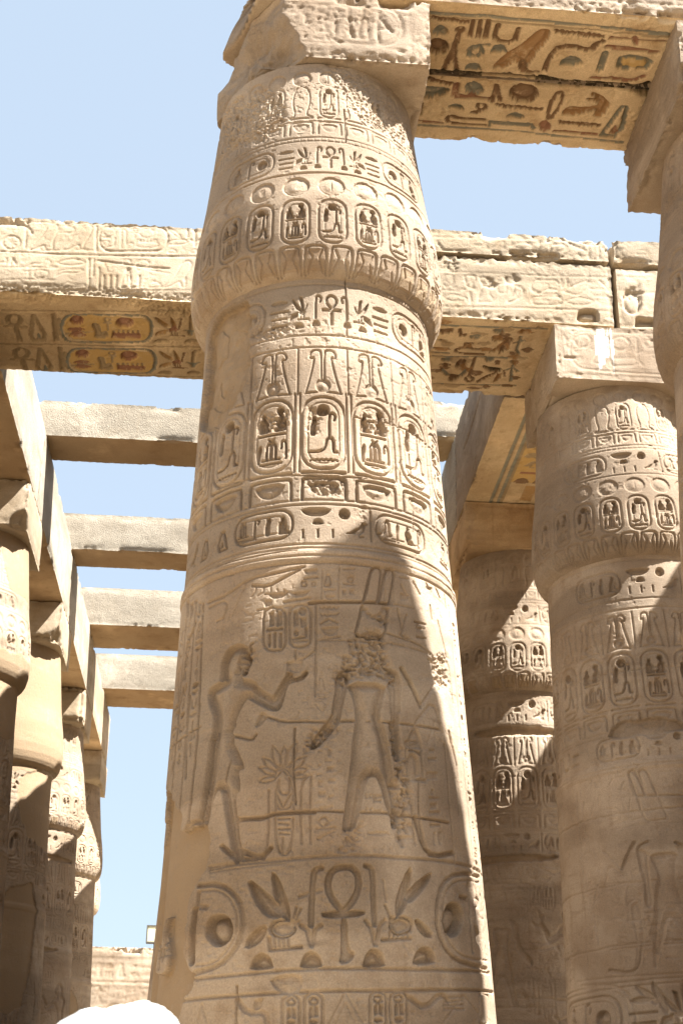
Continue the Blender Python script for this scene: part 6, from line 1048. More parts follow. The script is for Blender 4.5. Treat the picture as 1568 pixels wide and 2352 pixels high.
def top_band(cv, z0, z1, c0, step, dep=.012):
    k = math.ceil((cv.U[0]-c0)/step); h = z1-z0; s_ = 1/cv.su; W = step*cv.su
    while c0+k*step < cv.U[-1]:
        c = c0+k*step
        if k % 2 == 0: vcart(cv, c, z0, z1, step*.34, (k//2) % 2, dep*1.3)
        else: cv.stamp('L', [(c+x*W*s_, z0+y*h) for x, y in ((-.42,0),(-.2,.08),(-.34,.5),(-.26,.9),(0,1),(.26,.9),(.34,.5),(.15,.1),(.4,0))], .014, dep)
        k += 1
    disc_band(cv, z1+.09, .085, c0, step, dep)
def upper_bands(cv, c, dep=1.0, order=0, paint=True):
    top_band(cv, 10.18, 10.58, c, 14.5, .013*dep)
    nb_band(cv, 9.98, 10.12, c, 14.5, .010*dep)
    for i in range(60): cv.vline(cv.U[0]+i*3.4, 9.895, 9.93, .008, .006)
    for v in (9.93, 9.885, 10.13): cv.line(v, .012, .008*dep)
    if order == 0: royal_text(cv, 9.54, 9.83, c, .018*dep)
    else: duck_text(cv, 9.54, 9.83, c, .018*dep)
    cv.line(9.50, .012, .010*dep)
    disc_band(cv, 9.335, .10, c, 16, .016*dep)
    cart_band(cv, 8.72, 9.18, c, 16, 6.0, .028*dep, div=False)
    petal_band(cv, 8.47, 8.70, c+4, 11.25, paint, .018*dep)
    cv.line(8.39, .012, .012*dep)
def main_canvas():
    cv = Canvas(-100, 100, .25, 2.3, 10.86, .0062, SU, 3); cv.am = .4
    upper_bands(cv, 3.0)
    royal_text(cv, 7.96, 8.30, 3.0, .026)
    for v in (7.885, 7.765): cv.line(v, .014, .012)
    plume_band(cv, 7.31, 7.74, -1.4, 22.7, .018)
    cart_band(cv, 6.62, 7.28, -1.4, 22.7, 9.3, .038, par=0)
    nb_band(cv, 6.36, 6.54, -1.4, 22.7, .03)
    for v in (6.345, 6.305, 5.965, 5.93, 5.86, 5.80): cv.line(v, .014, .012)
    duck_text(cv, 6.02, 6.28, 0, .03)
    text_row(cv, -98, -52, 6.02, 6.28, random.Random(8), .025); text_row(cv, 58, 98, 6.02, 6.28, random.Random(9), .025)
    cv.run(TRACE['scene'], dk=1.05)
    rnd = random.Random(5)
    for a in range(-98, -58, 9):
        cv.vline(a, 4.0, 5.6, .02, .02); text_col(cv, a+4.5, 4.4, 5.6, .10, rnd, .016)
    for a in (62, 71, 80, 89):
        cv.vline(a, 2.9, 5.7, .016, .014); text_col(cv, a+4.5, 3.0, 5.6, .10, rnd, .016)
    for pts in ([(12,7.12),(20,7.10),(30,7.14),(60,7.10),(98,7.12)], [(10,7.9),(10.6,8.1),(10,8.45)], [(11,9.9),(11.5,10.1),(11,10.3)], [(-60,5.92),(-30,5.90),(-12,5.915)], [(-98,4.62),(-70,4.60),(-52,4.63)], [(-40,9.50),(-10,9.49),(20,9.505),(60,9.49)], [(40,6.9),(40.5,6.5),(39.5,6.2)],
        [(-52,6.62),(-30,6.60),(-20,6.58),(-8,6.56),(10,6.55),(30,6.60)], [(-30,2.75),(-29.5,2.5),(-30,2.3)], [(-12,4.5),(-12.4,4.2),(-12,3.95)], [(48,4.5),(47,4.0),(48,3.6)]):
        cv.stamp('L', [(u+random.Random(i*7+int(v*100)).uniform(-.4,.4), v) for i, (u, v) in enumerate(pts)], .009, .03)
    for q in TRACE['patch']: cv.stamp(*q)
    cv.stamp('B', [(-101,4.4),(-70,4.2),(-58,3.9),(-52,3.2),(-52,2.9),(-57,2.2),(-101,2.2)], 0, .06, 9)
    U = TRACE['patch'][1]; cv.stamp('U', U[1], 0, 0)
    for a, b, c_ in ((-66, 3.2, 3.0), (-69, 3.25, 2.95)): cv.vline(a, c_, b, .03, .03)
    for i in range(7): cv.stamp('L', [(-70+1.1*i, 3.02), (-70+1.1*i, 3.07)], .012, .03)
    cv.H *= np.where(cv.V < 5.8, 1.25, 1.12)[:, None]; cv.R *= 1.0
    return cv.finish(.3)
def text_col(cv, c, z0, z1, w, rnd, dep=.014):
    z = z1
    while z > z0+w*.6:
        g = rnd.choice(SMALL+SQ+TALL)
        hh = w*(.45 if g in SMALL else .95); z -= hh*1.25
        if z < z0: break
        cv.glyph(g, c, z, hh, w*.9 if g not in TALL else hh, dep=dep, flip=rnd.choice((-1, 1)))
def generic_canvas(seed, du=.45, dv=.011, order=0, patches=(), mir=1, dep=1.0, v0=2.2, half_=100, paint=True):
    cv = Canvas(-half_, half_, du, v0, 10.86, dv, SU, seed); cv.am = .5; rnd = random.Random(seed)
    upper_bands(cv, rnd.uniform(-6, 6), dep, order, paint)
    (duck_text if order else royal_text)(cv, 7.96, 8.28, rnd.uniform(-6, 6), .024*dep)
    for v in (7.885, 7.765): cv.line(v, .014, .012)
    c = rnd.uniform(-10, 10)
    plume_band(cv, 7.26, 7.70, c, 20, .018*dep); cart_band(cv, 6.58, 7.22, c, 20, 8.0, .034*dep, par=seed, div=False)
    nb_band(cv, 6.32, 6.50, c, 20, .018*dep)
    for v in (6.29, 6.25, 5.9, 5.86): cv.line(v, .014, .010)
    duck_text(cv, 5.96, 6.22, rnd.uniform(-8, 8), .022*dep)
    text_row(cv, -98, -60, 5.96, 6.22, rnd, .02*dep); text_row(cv, 66, 98, 5.96, 6.22, rnd, .02*dep)
    sh = rnd.uniform(-10, 10)
    cv.run([e for e in TRACE['scene'] if e[1][0][1] > 3.5], dx=sh, k=mir, dk=.62*dep)
    for a in (-62, 62, 72): 
        cv.vline(a+sh, 3.7, 5.7, .016, .012); text_col(cv, a+sh+5, 4.0, 5.6, .11, rnd, .012)
    for v in (3.55, 3.50, 2.95, 2.88): cv.line(v, .018, .014)
    royal_text(cv, 2.96, 3.46, rnd.uniform(-10, 10), .035*dep)
    for v in (4.45, 3.9, 5.25, 6.9): 
        cv.line(v+rnd.uniform(-.2, .2), .014, .02, -100, rnd.uniform(-20, 100), .02)
    for p in patches: cv.stamp(*p)
    return cv.finish(.4)
def circle_patch(cu, cv_, ru, rv, kind='B', dep=.03, col=9): return (kind, [(cu+ru*math.cos(a)*(1+.2*math.sin(3*a+cu)), cv_+rv*math.sin(a)*(1+.15*math.cos(2*a+cv_))) for a in np.arange(12)*math.pi/6], 0, dep, col)
# ------------------------------------------------------------ materials
def mat_stone(name, c1, c2, c3, bump=.35, fine=70, grain=1.0, rough=.9, streak=.0):
    m = bpy.data.materials.new(name); m.use_nodes = True; n = m.node_tree; N = n.nodes; K = n.links; N.clear()
    out = N.new('ShaderNodeOutputMaterial'); b = N.new('ShaderNodeBsdfPrincipled'); K.new(b.outputs[0], out.inputs[0])
    b.inputs['Roughness'].default_value = rough
    b.inputs['Specular IOR Level'].default_value = .2
    tc = N.new('ShaderNodeTexCoord'); oi = N.new('ShaderNodeObjectInfo'); ad = N.new('ShaderNodeVectorMath'); ad.operation = 'MULTIPLY_ADD'
    ad.inputs[1].default_value = (1, 1, 1)
    sc = N.new('ShaderNodeVectorMath'); sc.operation = 'SCALE'; sc.inputs[0].default_value = (37, 51, 19); K.new(oi.outputs['Random'], sc.inputs['Scale'])
    K.new(tc.outputs['Object'], ad.inputs[0]); K.new(sc.outputs[0], ad.inputs[2]); P = ad.outputs[0]
    def noise(s, d=6, r=.6, vec=None):
        t = N.new('ShaderNodeTexNoise'); t.inputs['Scale'].default_value = s; t.inputs['Detail'].default_value = d; t.inputs['Roughness'].default_value = r
        K.new(vec or P, t.inputs['Vector']); return t.outputs['Fac']
    def ramp(src, a, bb):
        q = N.new('ShaderNodeMapRange'); q.inputs[1].default_value = a; q.inputs[2].default_value = bb; K.new(src, q.inputs[0]); return q.outputs[0]
    def mix(f, a, bb, mode='MIX'):
        q = N.new('ShaderNodeMix'); q.data_type = 'RGBA'; q.blend_type = mode
        for s_, v in ((q.inputs[0], f), (q.inputs[6], a), (q.inputs[7], bb)):
            if hasattr(v, 'default_value'): K.new(v, s_)
            elif isinstance(v, tuple): s_.default_value = (*v, 1)
            else: s_.default_value = v
        return q.outputs[2]
    col = mix(ramp(noise(.9, 8, .66), .40, .60), c1, c2)
    col = mix(ramp(noise(2.3, 8, .66), .54, .74), col, c3)
    mp = N.new('ShaderNodeMapping'); mp.inputs['Scale'].default_value = (1.0, 1.0, 7.0); K.new(P, mp.inputs[0])
    col = mix(ramp(noise(2.2, 6, .6, mp.outputs[0]), .58, .80), col, tuple(x*.78 for x in c1))
    mb = N.new('ShaderNodeMapping'); mb.inputs['Scale'].default_value = (.22, .22, 1.5); K.new(P, mb.inputs[0])
    col = mix(ramp(noise(1.0, 3, .5, mb.outputs[0]), .47, .56), col, mix(.5, col, tuple(x*.60 for x in c1)))
    col = mix(ramp(noise(.55, 6, .6), .56, .70), col, tuple(min(1, x*1.22) for x in c2))
    mv = N.new('ShaderNodeMapping'); mv.inputs['Scale'].default_value = (5, 5, .35); K.new(P, mv.inputs[0])
    col = mix(ramp(noise(1.6, 5, .6, mv.outputs[0]), .60, .78), col, mix(.55, col, c3))
    g = noise(75, 4, .75); gg = N.new('ShaderNodeMapRange'); gg.inputs[1].default_value = .25; gg.inputs[2].default_value = .75; gg.inputs[3].default_value = 1-.26*grain; gg.inputs[4].default_value = 1+.22*grain; K.new(g, gg.inputs[0])
    hv = N.new('ShaderNodeVectorMath'); hv.operation = 'SCALE'; K.new(col, hv.inputs[0]); K.new(gg.outputs[0], hv.inputs['Scale'])
    pa = N.new('ShaderNodeAttribute'); pa.attribute_name = 'paint'
    pf = N.new('ShaderNodeMath'); pf.operation = 'MULTIPLY'; K.new(pa.outputs['Alpha'], pf.inputs[0]); K.new(ramp(noise(9, 8, .78), .27, .47), pf.inputs[1])
    cc = mix(pf.outputs[0], hv.outputs[0], pa.outputs['Color'])
    K.new(cc, b.inputs['Base Color'])
    h1 = noise(fine, 4, .65); h2 = noise(fine*.22, 5, .6)
    s1 = N.new('ShaderNodeMath'); s1.operation = 'MULTIPLY_ADD'; K.new(h2, s1.inputs[0]); s1.inputs[1].default_value = .7; K.new(h1, s1.inputs[2])
    v = N.new('ShaderNodeTexVoronoi'); v.inputs['Scale'].default_value = fine*.45; K.new(P, v.inputs['Vector'])
    pit = ramp(v.outputs['Distance'], .0, .28)
    pm = N.new('ShaderNodeMath'); pm.operation = 'MULTIPLY_ADD'; K.new(pit, pm.inputs[0]); pm.inputs[1].default_value = .35; K.new(s1.outputs[0], pm.inputs[2])
    bp = N.new('ShaderNodeBump'); bp.inputs['Strength'].default_value = bump; bp.inputs['Distance'].default_value = .012
    K.new(pm.outputs[0], bp.inputs['Height']); K.new(bp.outputs[0], b.inputs['Normal'])
    return m
M_STONE = mat_stone('sandstone', (.315,.238,.168), (.42,.338,.254), (.28,.198,.125), .5)
M_SOFF = mat_stone('sandstone_painted', (.57,.42,.25), (.65,.505,.325), (.39,.25,.13), .4)
M_CONC = mat_stone('rough_concrete', (.385,.33,.255), (.465,.405,.32), (.325,.265,.19), 1.0, 45, 2.1)
M_GREY = mat_stone('weathered_stone', (.38,.30,.205), (.46,.375,.275), (.315,.23,.14), .5, 60)
M_BROWN = mat_stone('browned_stone', (.42,.285,.16), (.50,.36,.215), (.29,.175,.085), .4)
M_SAND = mat_stone('sand_ground', (.43,.34,.22), (.48,.38,.25), (.38,.295,.19), .5, 30)
def mat_plain(name, col, rough=.8, bump=0, spec=.3):
    m = bpy.data.materials.new(name); m.use_nodes = True; n = m.node_tree; b = n.nodes['Principled BSDF']
    b.inputs['Base Color'].default_value = (*col, 1); b.inputs['Roughness'].default_value = rough; b.inputs['Specular IOR Level'].default_value = spec
    t = n.nodes.new('ShaderNodeTexNoise'); t.inputs['Scale'].default_value = 60; t.inputs['Detail'].default_value = 5
    tc = n.nodes.new('ShaderNodeTexCoord'); n.links.new(tc.outputs['Object'], t.inputs['Vector'])
    bp = n.nodes.new('ShaderNodeBump'); bp.inputs['Strength'].default_value = bump or .05; bp.inputs['Distance'].default_value = .005
    n.links.new(t.outputs[0], bp.inputs['Height']); n.links.new(bp.outputs[0], b.inputs['Normal'])
    return m
# ------------------------------------------------------------ mesh helpers
def grid_faces(nr, nc, off=0, flip=False, wrap=False):
    j = np.arange(nr-1)[:, None]; i = np.arange(nc if wrap else nc-1)[None, :]
    i2 = (i+1) % nc
    a = j*nc+i; b = j*nc+i2; c = (j+1)*nc+i2; d = (j+1)*nc+i
    F = np.stack([a, b, c, d], -1).reshape(-1, 4)+off
    return F[:, ::-1] if flip else F
def make_mesh(name, V, F, paint=None, mat=None, smooth=True, tris=None):
    me = bpy.data.meshes.new(name)
    nq = len(F); nt_ = 0 if tris is None else len(tris)
    me.vertices.add(len(V)); me.vertices.foreach_set('co', np.ascontiguousarray(V, np.float32).ravel())
    me.loops.add(nq*4+nt_*3); idx = np.asarray(F, np.int32).ravel()
    if nt_: idx = np.concatenate([idx, np.asarray(tris, np.int32).ravel()])
    me.loops.foreach_set('vertex_index', idx)
    me.polygons.add(nq+nt_)
    st = np.arange(nq)*4
    if nt_: st = np.concatenate([st, nq*4+np.arange(nt_)*3])
    me.polygons.foreach_set('loop_start', st.astype(np.int32))
    me.polygons.foreach_set('use_smooth', np.full(nq+nt_, smooth, bool))
    me.update(calc_edges=True)
    if paint is not None:
        at = me.attributes.new('paint', 'FLOAT_COLOR', 'POINT'); at.data.foreach_set('color', np.ascontiguousarray(paint, np.float32).ravel())
    if mat: me.materials.append(mat)
    return me
def link(name, me, parent=None, loc=(0, 0, 0)):
    o = bpy.data.objects.new(name, me); COL.objects.link(o); o.location = loc
    if parent: o.parent = parent
    return o
def tag(o, label, cat, group=None, kind=None):
    if label: o['label'] = label
    if cat: o['category'] = cat
    if group: o['group'] = group
    if kind: o['kind'] = kind
    return o
def empty(name, loc): 
    o = bpy.data.objects.new(name, None); COL.objects.link(o); o.location = loc; o.empty_display_size = .3; return o
def column_part(name, cv, z0, z1, seed=0, amp=.006, mat=None):
    back = np.arange(cv.U[-1]+9, 360+cv.U[0]-4, 9)
    T_ = np.concatenate([cv.U, back]); nc = len(T_)
    rows = cv.V[(cv.V > z0+1e-4) & (cv.V < z1-1e-4)]
    low = np.arange(z0, cv.V[0], .12) if z0 < cv.V[0] else np.array([z0])
    Z = np.concatenate([low, rows, [z1]])
    TT, ZZ = np.meshgrid(T_, Z)
    h, c = cv.sample(TT, ZZ)
    edge = sstep(cv.U[0], cv.U[0]+3, TT)*sstep(cv.U[-1], cv.U[-1]-3, TT); h = h*np.where(TT <= cv.U[-1], edge, 0)
    t = np.radians(TT); r = prof(ZZ)-h
    x = r*np.sin(t); y = -r*np.cos(t)
    paint = PALA[np.where(TT <= cv.U[-1], c, 0)].reshape(-1, 4)
    V = np.stack([x, y, ZZ], -1).reshape(-1, 3)
    F = grid_faces(len(Z), nc, wrap=True)
    return make_mesh(name, V, F, paint, mat or M_STONE)
def column_base_mesh():
    a = np.linspace(0, 2*math.pi, 49)[:-1]; pr = [(1.2, .46), (1.62, .46), (1.72, .40), (1.75, .25), (1.78, -.05)]
    V = np.array([(r*math.sin(t), -r*math.cos(t), z) for r, z in pr for t in a])
    return make_mesh('base', V, grid_faces(len(pr), 48, wrap=True, flip=True), np.zeros((len(V), 4)), M_STONE)
FACES = {'-y': (1, 0, 0, 2), '+y': (1, 1, 0, 2), '-x': (0, 0, 1, 2), '+x': (0, 1, 1, 2), '-z': (2, 0, 0, 1), '+z': (2, 1, 0, 1)}
def block_mesh(name, bx, res=.04, panels=None, chip=.05, seed=0, mat=None, cuts=(), amp=.012, cw=.10, skip=(), cfreq=2.6, origin=(0, 0, 0), soff_mat=None):
    """a stone block with worn edges; panels = carved faces {face: canvas in world coordinates}"""
    lo = np.array([bx[0], bx[2], bx[4]], float); hi = np.array([bx[1], bx[3], bx[5]], float)
    panels = panels or {}; Vs = []; Fs = []; Ps = []; mats = []; off = 0; ctr = (lo+hi)/2
    axes = []
    for k in range(3):
        L = hi[k]-lo[k]; n = max(3, int(L/res)); a = np.linspace(lo[k], hi[k], n+1); axes.append(a)
    for fk, (ax, side, ua, va) in FACES.items():
        if fk in skip: continue
        A, B = axes[ua], axes[va]; nr, nc = len(B), len(A)
        UU, VV = np.meshgrid(A, B); P = np.zeros((nr, nc, 3)); P[..., ua] = UU; P[..., va] = VV; P[..., ax] = hi[ax] if side else lo[ax]
        P = P.reshape(-1, 3)
        D = np.minimum(P-lo, hi-P); sg = np.where(P-lo < hi-P, 1, -1)
        Ds = np.sort(D, 1); e = Ds[:, 1]
        x, y, z = P.T
        n1 = fbm(x*cfreq, y*cfreq, z*cfreq, seed+1, 5); n2 = fbm(x*16, y*16, z*16, seed+7, 4)
        lowf = sstep(.40, .62, fbm(x*.9, y*.9, z*.9, seed+19, 2)); c = chip*(.6*n2+(1.5*sstep(.54, .64, n1)+.5*sstep(.6, .66, n2))*lowf)
        mv = c[:, None]*np.exp(-(D/cw)**2)*(np.exp(-(e/(cw*.9))**2))[:, None]
        Q = P+sg*mv
        Q[:, ax] += (1 if side == 0 else -1)*amp*(fbm(x*3, y*3, z*3, seed+13, 5)-.3)*sstep(0, .05, e)
        pc = np.zeros(len(P), int)
        if fk in panels:
            hh, pc = panels[fk].sample(UU.ravel(), VV.ravel())
            Q[:, ax] += (1 if side == 0 else -1)*hh*sstep(0, .02, e)
        for nn, d, am in cuts:
            nn = np.array(nn, float); nn /= np.linalg.norm(nn); v = Q-ctr; den = v@nn
            nz = am*(fbm(Q[:, 0]*2.2, Q[:, 1]*2.2, Q[:, 2]*2.2, seed+3, 5)-.5)
            lim = (d-ctr@nn+nz)/np.where(den > 1e-6, den, 1e9)
            s = np.where((den > 1e-6) & (lim < 1), np.maximum(lim, .05), 1.0); Q = ctr+v*s[:, None]
        flip = fk in ('+y', '-x', '-z')
        F = grid_faces(nr, nc, off, flip)
        Vs.append(Q-np.array(origin)); Fs.append(F); Ps.append(PALA[pc]); off += len(P)
        mats.append(np.full(len(F), 1 if (soff_mat and fk == '-z') else 0))
    me = make_mesh(name, np.concatenate(Vs), np.concatenate(Fs), np.concatenate(Ps), mat or M_STONE)
    if soff_mat:
        me.materials.append(soff_mat); me.polygons.foreach_set('material_index', np.concatenate(mats).astype(np.int32))
    return me
def block(name, bx, label, cat, group=None, parent=None, **k):
    org = ((bx[0]+bx[1])/2, (bx[2]+bx[3])/2, bx[4])
    me = block_mesh(name, bx, origin=org, **k)
    o = link(name, me, None, org)
    if label: tag(o, label, cat, group)
    return o
# ------------------------------------------------------------ ground
gx = np.linspace(-150, 150, 121); GX, GY = np.meshgrid(gx, gx+20)
near = np.exp(-((GX/40)**2+((GY-20)/40)**2))
gv = np.stack([GX, GY, .12*(fbm(GX*.2, GY*.2, 0, 3)-.75)*near], -1).reshape(-1, 3)
gv = np.vstack([gv])
tag(link('ground', make_mesh('ground', gv, grid_faces(121, 121), np.zeros((len(gv), 4)), M_SAND)), 'pale sandy ground of the ruined hall', 'ground', kind='structure')
# ------------------------------------------------------------ columns
Y1, RB = 11.034, 5.39
HW = .99
def YR(r): return Y1+RB*(r-1)
GC = 'papyrus bud columns of the ruined hall'; GB = 'stone architraves over the columns'
base_me = column_base_mesh()
def adopt(o, root):
    mw = Matrix.LocRotScale(root.location, root.rotation_euler, None)
    o.parent = root; o.matrix_parent_inverse = mw.inverted()
def abacus_at(x, y, root, canvas=None, cuts=(), seed=0, res=.03, zb=10.84, chip=.05, hw=HW, mat=None, left=None, amp=.012):
    pn = {}
    if canvas: pn['-y'] = canvas
    if left: pn['-x'] = left
    bx = (x-hw, x+hw, y-HW, y+HW, zb, 11.647); org = (x, y, zb)
    o = link('abacus', block_mesh('abacus', bx, res, pn, chip, seed, mat or M_STONE, cuts, origin=org, amp=amp), None, org)
    adopt(o, root); return o
def column(x, y, shaft, cap, label, rot=None, tilt=0, base=True, k=1):
    r = empty('papyrus_column', (x, y, 0)); r.rotation_euler = (0, -tilt, math.atan2(-x, y) if rot is None else rot)
    tag(r, label, 'stone column', GC)
    link('shaft', shaft, r).scale = (k, k, 1); link('capital', cap, r).scale = (k, k, 1)
    if base: link('base', base_me, r)
    return r
def pair(cv, mat=None): return column_part('shaft', cv, .44, 8.44, mat=mat), column_part('capital', cv, 8.44, 10.86, mat=mat)
TILT = math.atan(.0275)
cvm = main_canvas(); s_, c_ = pair(cvm)
main = column(.794, Y1, s_, c_, 'huge carved sandstone column filling the centre, with a broken block on its top left', 0, TILT)
ab = Canvas(-.6, 1.6, .01, 10.8, 11.7, .01, 1, 5); ab.run(TRACE['abacus_main']); ab.R += .02*sstep(10.98, 10.86, ab.V)[:, None]*sstep(.2, .9, ab.U)[None, :]; ab.finish(.4)
abacus_at(.51, Y1, main, ab, [((-.78, -.56, -.22), np.dot(np.array((-.78, -.56, -.22))/np.linalg.norm((-.78, -.56, -.22)), (.24, 10.04, 11.2)), .30)]+[(np.array(a)/np.linalg.norm(a), np.dot(np.array(a)/np.linalg.norm(a), b), c) for a, b, c in (((-.9, -.1, .42), (-.40, 10.9, 11.3), .25), ((-.8, .6, 0), (-.42, 11.1, 11), .15))], 3, .016, 10.86, .05)
# canvases shared by the other columns
cvA = generic_canvas(11, .4, .010, 1, [circle_patch(40, 5.2, 22, .5, 'B', .02), circle_patch(30, 3.35, 14, .25, 'B', .02), circle_patch(-10, 6.3, 22, .12, 'X', .03, 0)], dep=1.25, paint=False)
sA, cA = pair(cvA)
cvE = generic_canvas(19, .4, .010, 1, [circle_patch(40, 5.2, 22, .5, 'B', .02), circle_patch(30, 3.35, 14, .25, 'B', .02), circle_patch(-10, 6.3, 22, .12, 'X', .03, 0)], mir=-1, dep=1.2, paint=False)
sE, cE = pair(cvE)
cvB = generic_canvas(12, .6, .016, 1, [circle_patch(-5, 7.8, 45, .08, 'X', .04, 10), circle_patch(5, 3.3, 14, .2, 'B', .02), circle_patch(-20, 5.85, 50, .07, 'X', .03, 10)], mir=-1, dep=1.35)
sB, cB = pair(cvB)
cvC = generic_canvas(13, .6, .016, 0, [('B', [(-120,11.2),(120,11.2),(120,8.6),(60,8.45),(30,8.3),(-120,8.3)], 0, .0, 9), ('B', [(20,8.4),(120,8.4),(120,6.9),(40,7.0),(22,7.6)], 0, .02, 9), ('B', [(10,6.1),(60,6.4),(50,4.3),(25,3.9),(5,4.6)], 0, .03, 9), ('B', [(-40,3.6),(80,3.7),(90,2),(-60,2)], 0, .02, 9)], dep=1.5)
sC, cC = pair(cvC)
cvD = generic_canvas(14, .6, .016, 0, [('B', [(-120,9.1),(20,8.8),(120,9.0),(120,7.6),(-120,7.4)], 0, .0, 9), ('B', [(20,11),(120,11),(120,9.8),(40,9.9)], 0, .0, 9)], dep=1.5)
sD, cD = pair(cvD)
# plain far copies
cvP = Canvas(-100, 100, 7, 2.3, 10.86, .12, SU, 9); sP, cP = pair(cvP)
def ab_panel(x, y, seed, src='abacus_r2', dx=0, res=.012):
    c = Canvas(x-1.05, x+1.05, res, 10.8, 11.7, res, 1, seed); c.am = .6; c.run(TRACE[src], dx=dx, dk=.75); return c.finish(.5)
def side_panel(y, seed):
    c = Canvas(y-1.05, y+1.05, .012, 10.8, 11.7, .012, 1, seed); r = random.Random(seed)
    c.rring(y, 10.98, 11.5, .78, .02, .014); text_row(c, y-.65, y+.5, 11.02, 11.46, r, .014)
    c.line(10.92, .014, .01); c.line(11.57, .014, .01); return c.finish(.4)
R1 = column(4.93, Y1, sA, cA, 'carved column cut off by the right edge, nearest to the camera on that side', math.atan2(-4.93, Y1), k=1.04)
abacus_at(4.95, Y1, R1, None, (), 5, .018, hw=1.11, left=side_panel(Y1, 6))
R2 = column(5.33, YR(2), sE, cE, 'carved column at right with a cartouche block and white streak on its square top', math.atan2(-4.97, YR(2))+.12, tilt=.05, k=1.06)
pr2 = ab_panel(4.95, YR(2), 7)
for q in range(26):
    rr = random.Random(q); xx = 4.33+.22*rr.random()+.06*q/26; 
    pr2.stamp('P', box(xx, 10.95+.3*rr.random(), xx+.008+.014*rr.random(), 11.45+.2*rr.random()), 0, .0001, 12)
abacus_at(4.97, YR(2), R2, pr2, (), 8, .016, hw=1.13, left=side_panel(YR(2), 9), chip=.03)
R3 = column(4.53, YR(3), sB, cB, 'half shaded carved column standing between the centre column and the right hand one')
abacus_at(4.53, YR(3), R3, ab_panel(4.53, YR(3), 10, dx=-.3, res=.016), (), 11, .025, left=side_panel(YR(3), 12), mat=M_BROWN)
LX = -4.45
Ls = []
lab = ['leftmost column, cut by the left edge, with a smooth plastered bulge', 'second column of the left row, with a plain smooth plastered capital', 'third column of the left row, with painted cartouches round its capital',
       'fourth column of the left row, thinner in view and partly hidden', 'farthest column of the left row, a narrow sunlit strip against the sky']
for i, (s_, c_) in enumerate(((sD, cD), (sC, cC), (sB, cB), (sA, cA), (sB, cB))):
    x = LX-(.45 if i == 4 else 0); y = YR(3+i)
    o = column(x, y, s_, c_, lab[i], math.atan2(-x, y)+(0, 0, .35, -.3, -.5)[i]); Ls.append(o)
    cuts = []
    if i in (0, 1): 
        n = np.array((.55, -.62, -.55)); n /= np.linalg.norm(n); cuts = [(n, n@np.array((LX+HW-(.18 if i == 0 else .25), y-HW, 10.98 if i == 0 else 11.05)), .25)]
    abacus_at(x, y, o, ab_panel(LX, y, 20+i, dx=LX-4.83-.0, res=.02), cuts, 30+i, .03, mat=M_GREY, chip=.06, hw=.72 if i == 4 else HW)
L2 = column(LX, YR(2), sP, cP, 'column outside the left edge whose dark square top just enters the frame'); abacus_at(LX, YR(2), L2, None, (), 41, .05, chip=.1)
def plain_column(x, y, label):
    o = column(x, y, sP, cP, label); abacus_at(x, y, o, None, (), int(x*10+y) % 97, .12); return o
for r, nm in ((2, 'second'), (3, 'third'), (4, 'fourth'), (5, 'fifth'), (6, 'sixth')):
    plain_column(.43, YR(r), 'column hidden behind the huge centre column, %s row back' % nm)
plain_column(4.53, YR(4), 'column hidden behind the half shaded right column')
for r, nm in ((1, 'nearest'), (2, 'second'), (3, 'third')):
    plain_column(9.2, YR(r), 'column of the next row beyond the right edge, %s from the camera' % nm)
# ------------------------------------------------------------ beams
ZS = 11.65
sf1 = Canvas(.4, 4.2, .010, 10.0, 12.05, .010, 1, 31)
sf1.run(TRACE['soffit1'], wk=1.1, dk=2.0)
for q in range(60):
    rr = random.Random(q+400); sf1.stamp('K', circle_patch(1.4+2.6*rr.random(), 10.1+1.9*rr.random(), .03+.1*rr.random(), .02+.06*rr.random(), 'K', .02)[1], 0, .02)
sf1.finish(.35)
fr1 = Canvas(.4, 9, .016, 11.6, 13.2, .016, 1, 33); text_row(fr1, .6, 8.8, 11.9, 12.4, random.Random(3), .025); fr1.line(11.82, .02, .012); fr1.line(12.5, .02, .012); fr1.finish(.4)
A1 = dict(res=.014, chip=.045, mat=M_STONE, soff_mat=M_SOFF)
block('architrave', (.50, 4.80, Y1-HW, Y1-.005, ZS, 13.0), 'upper right beam nearest the camera, its underside painted with a falcon and a snake', 'stone beam', GB, panels={'-z': sf1, '-y': fr1}, seed=1, **A1)
block('architrave', (.50, 4.80, Y1+.005, Y1+HW, ZS, 13.0), 'upper right beam behind the first, its underside painted with a hare and a rope loop', 'stone beam', GB, panels={'-z': sf1}, seed=2, **A1)
n = np.array((-.92, -.25, .28)); n /= np.linalg.norm(n)
block('architrave', (-.75, .48, Y1-HW, Y1+HW-.3, ZS, 13.0), 'broken rough beam end above the left side of the centre column top', 'stone beam', GB, res=.03, cuts=[(n, n@np.array((-.22, 10.6, 11.9)), .3), (np.array((-.8, .6, 0)), -.8*-.38+.6*11.1, .2)], seed=3, chip=.08)
block('architrave', (4.82, 9.2, Y1-HW, Y1+HW, ZS, 13.0), 'beam running out of the top right corner above the nearest right column', 'stone beam', GB, panels={'-y': fr1}, res=.03, seed=4, chip=.04)
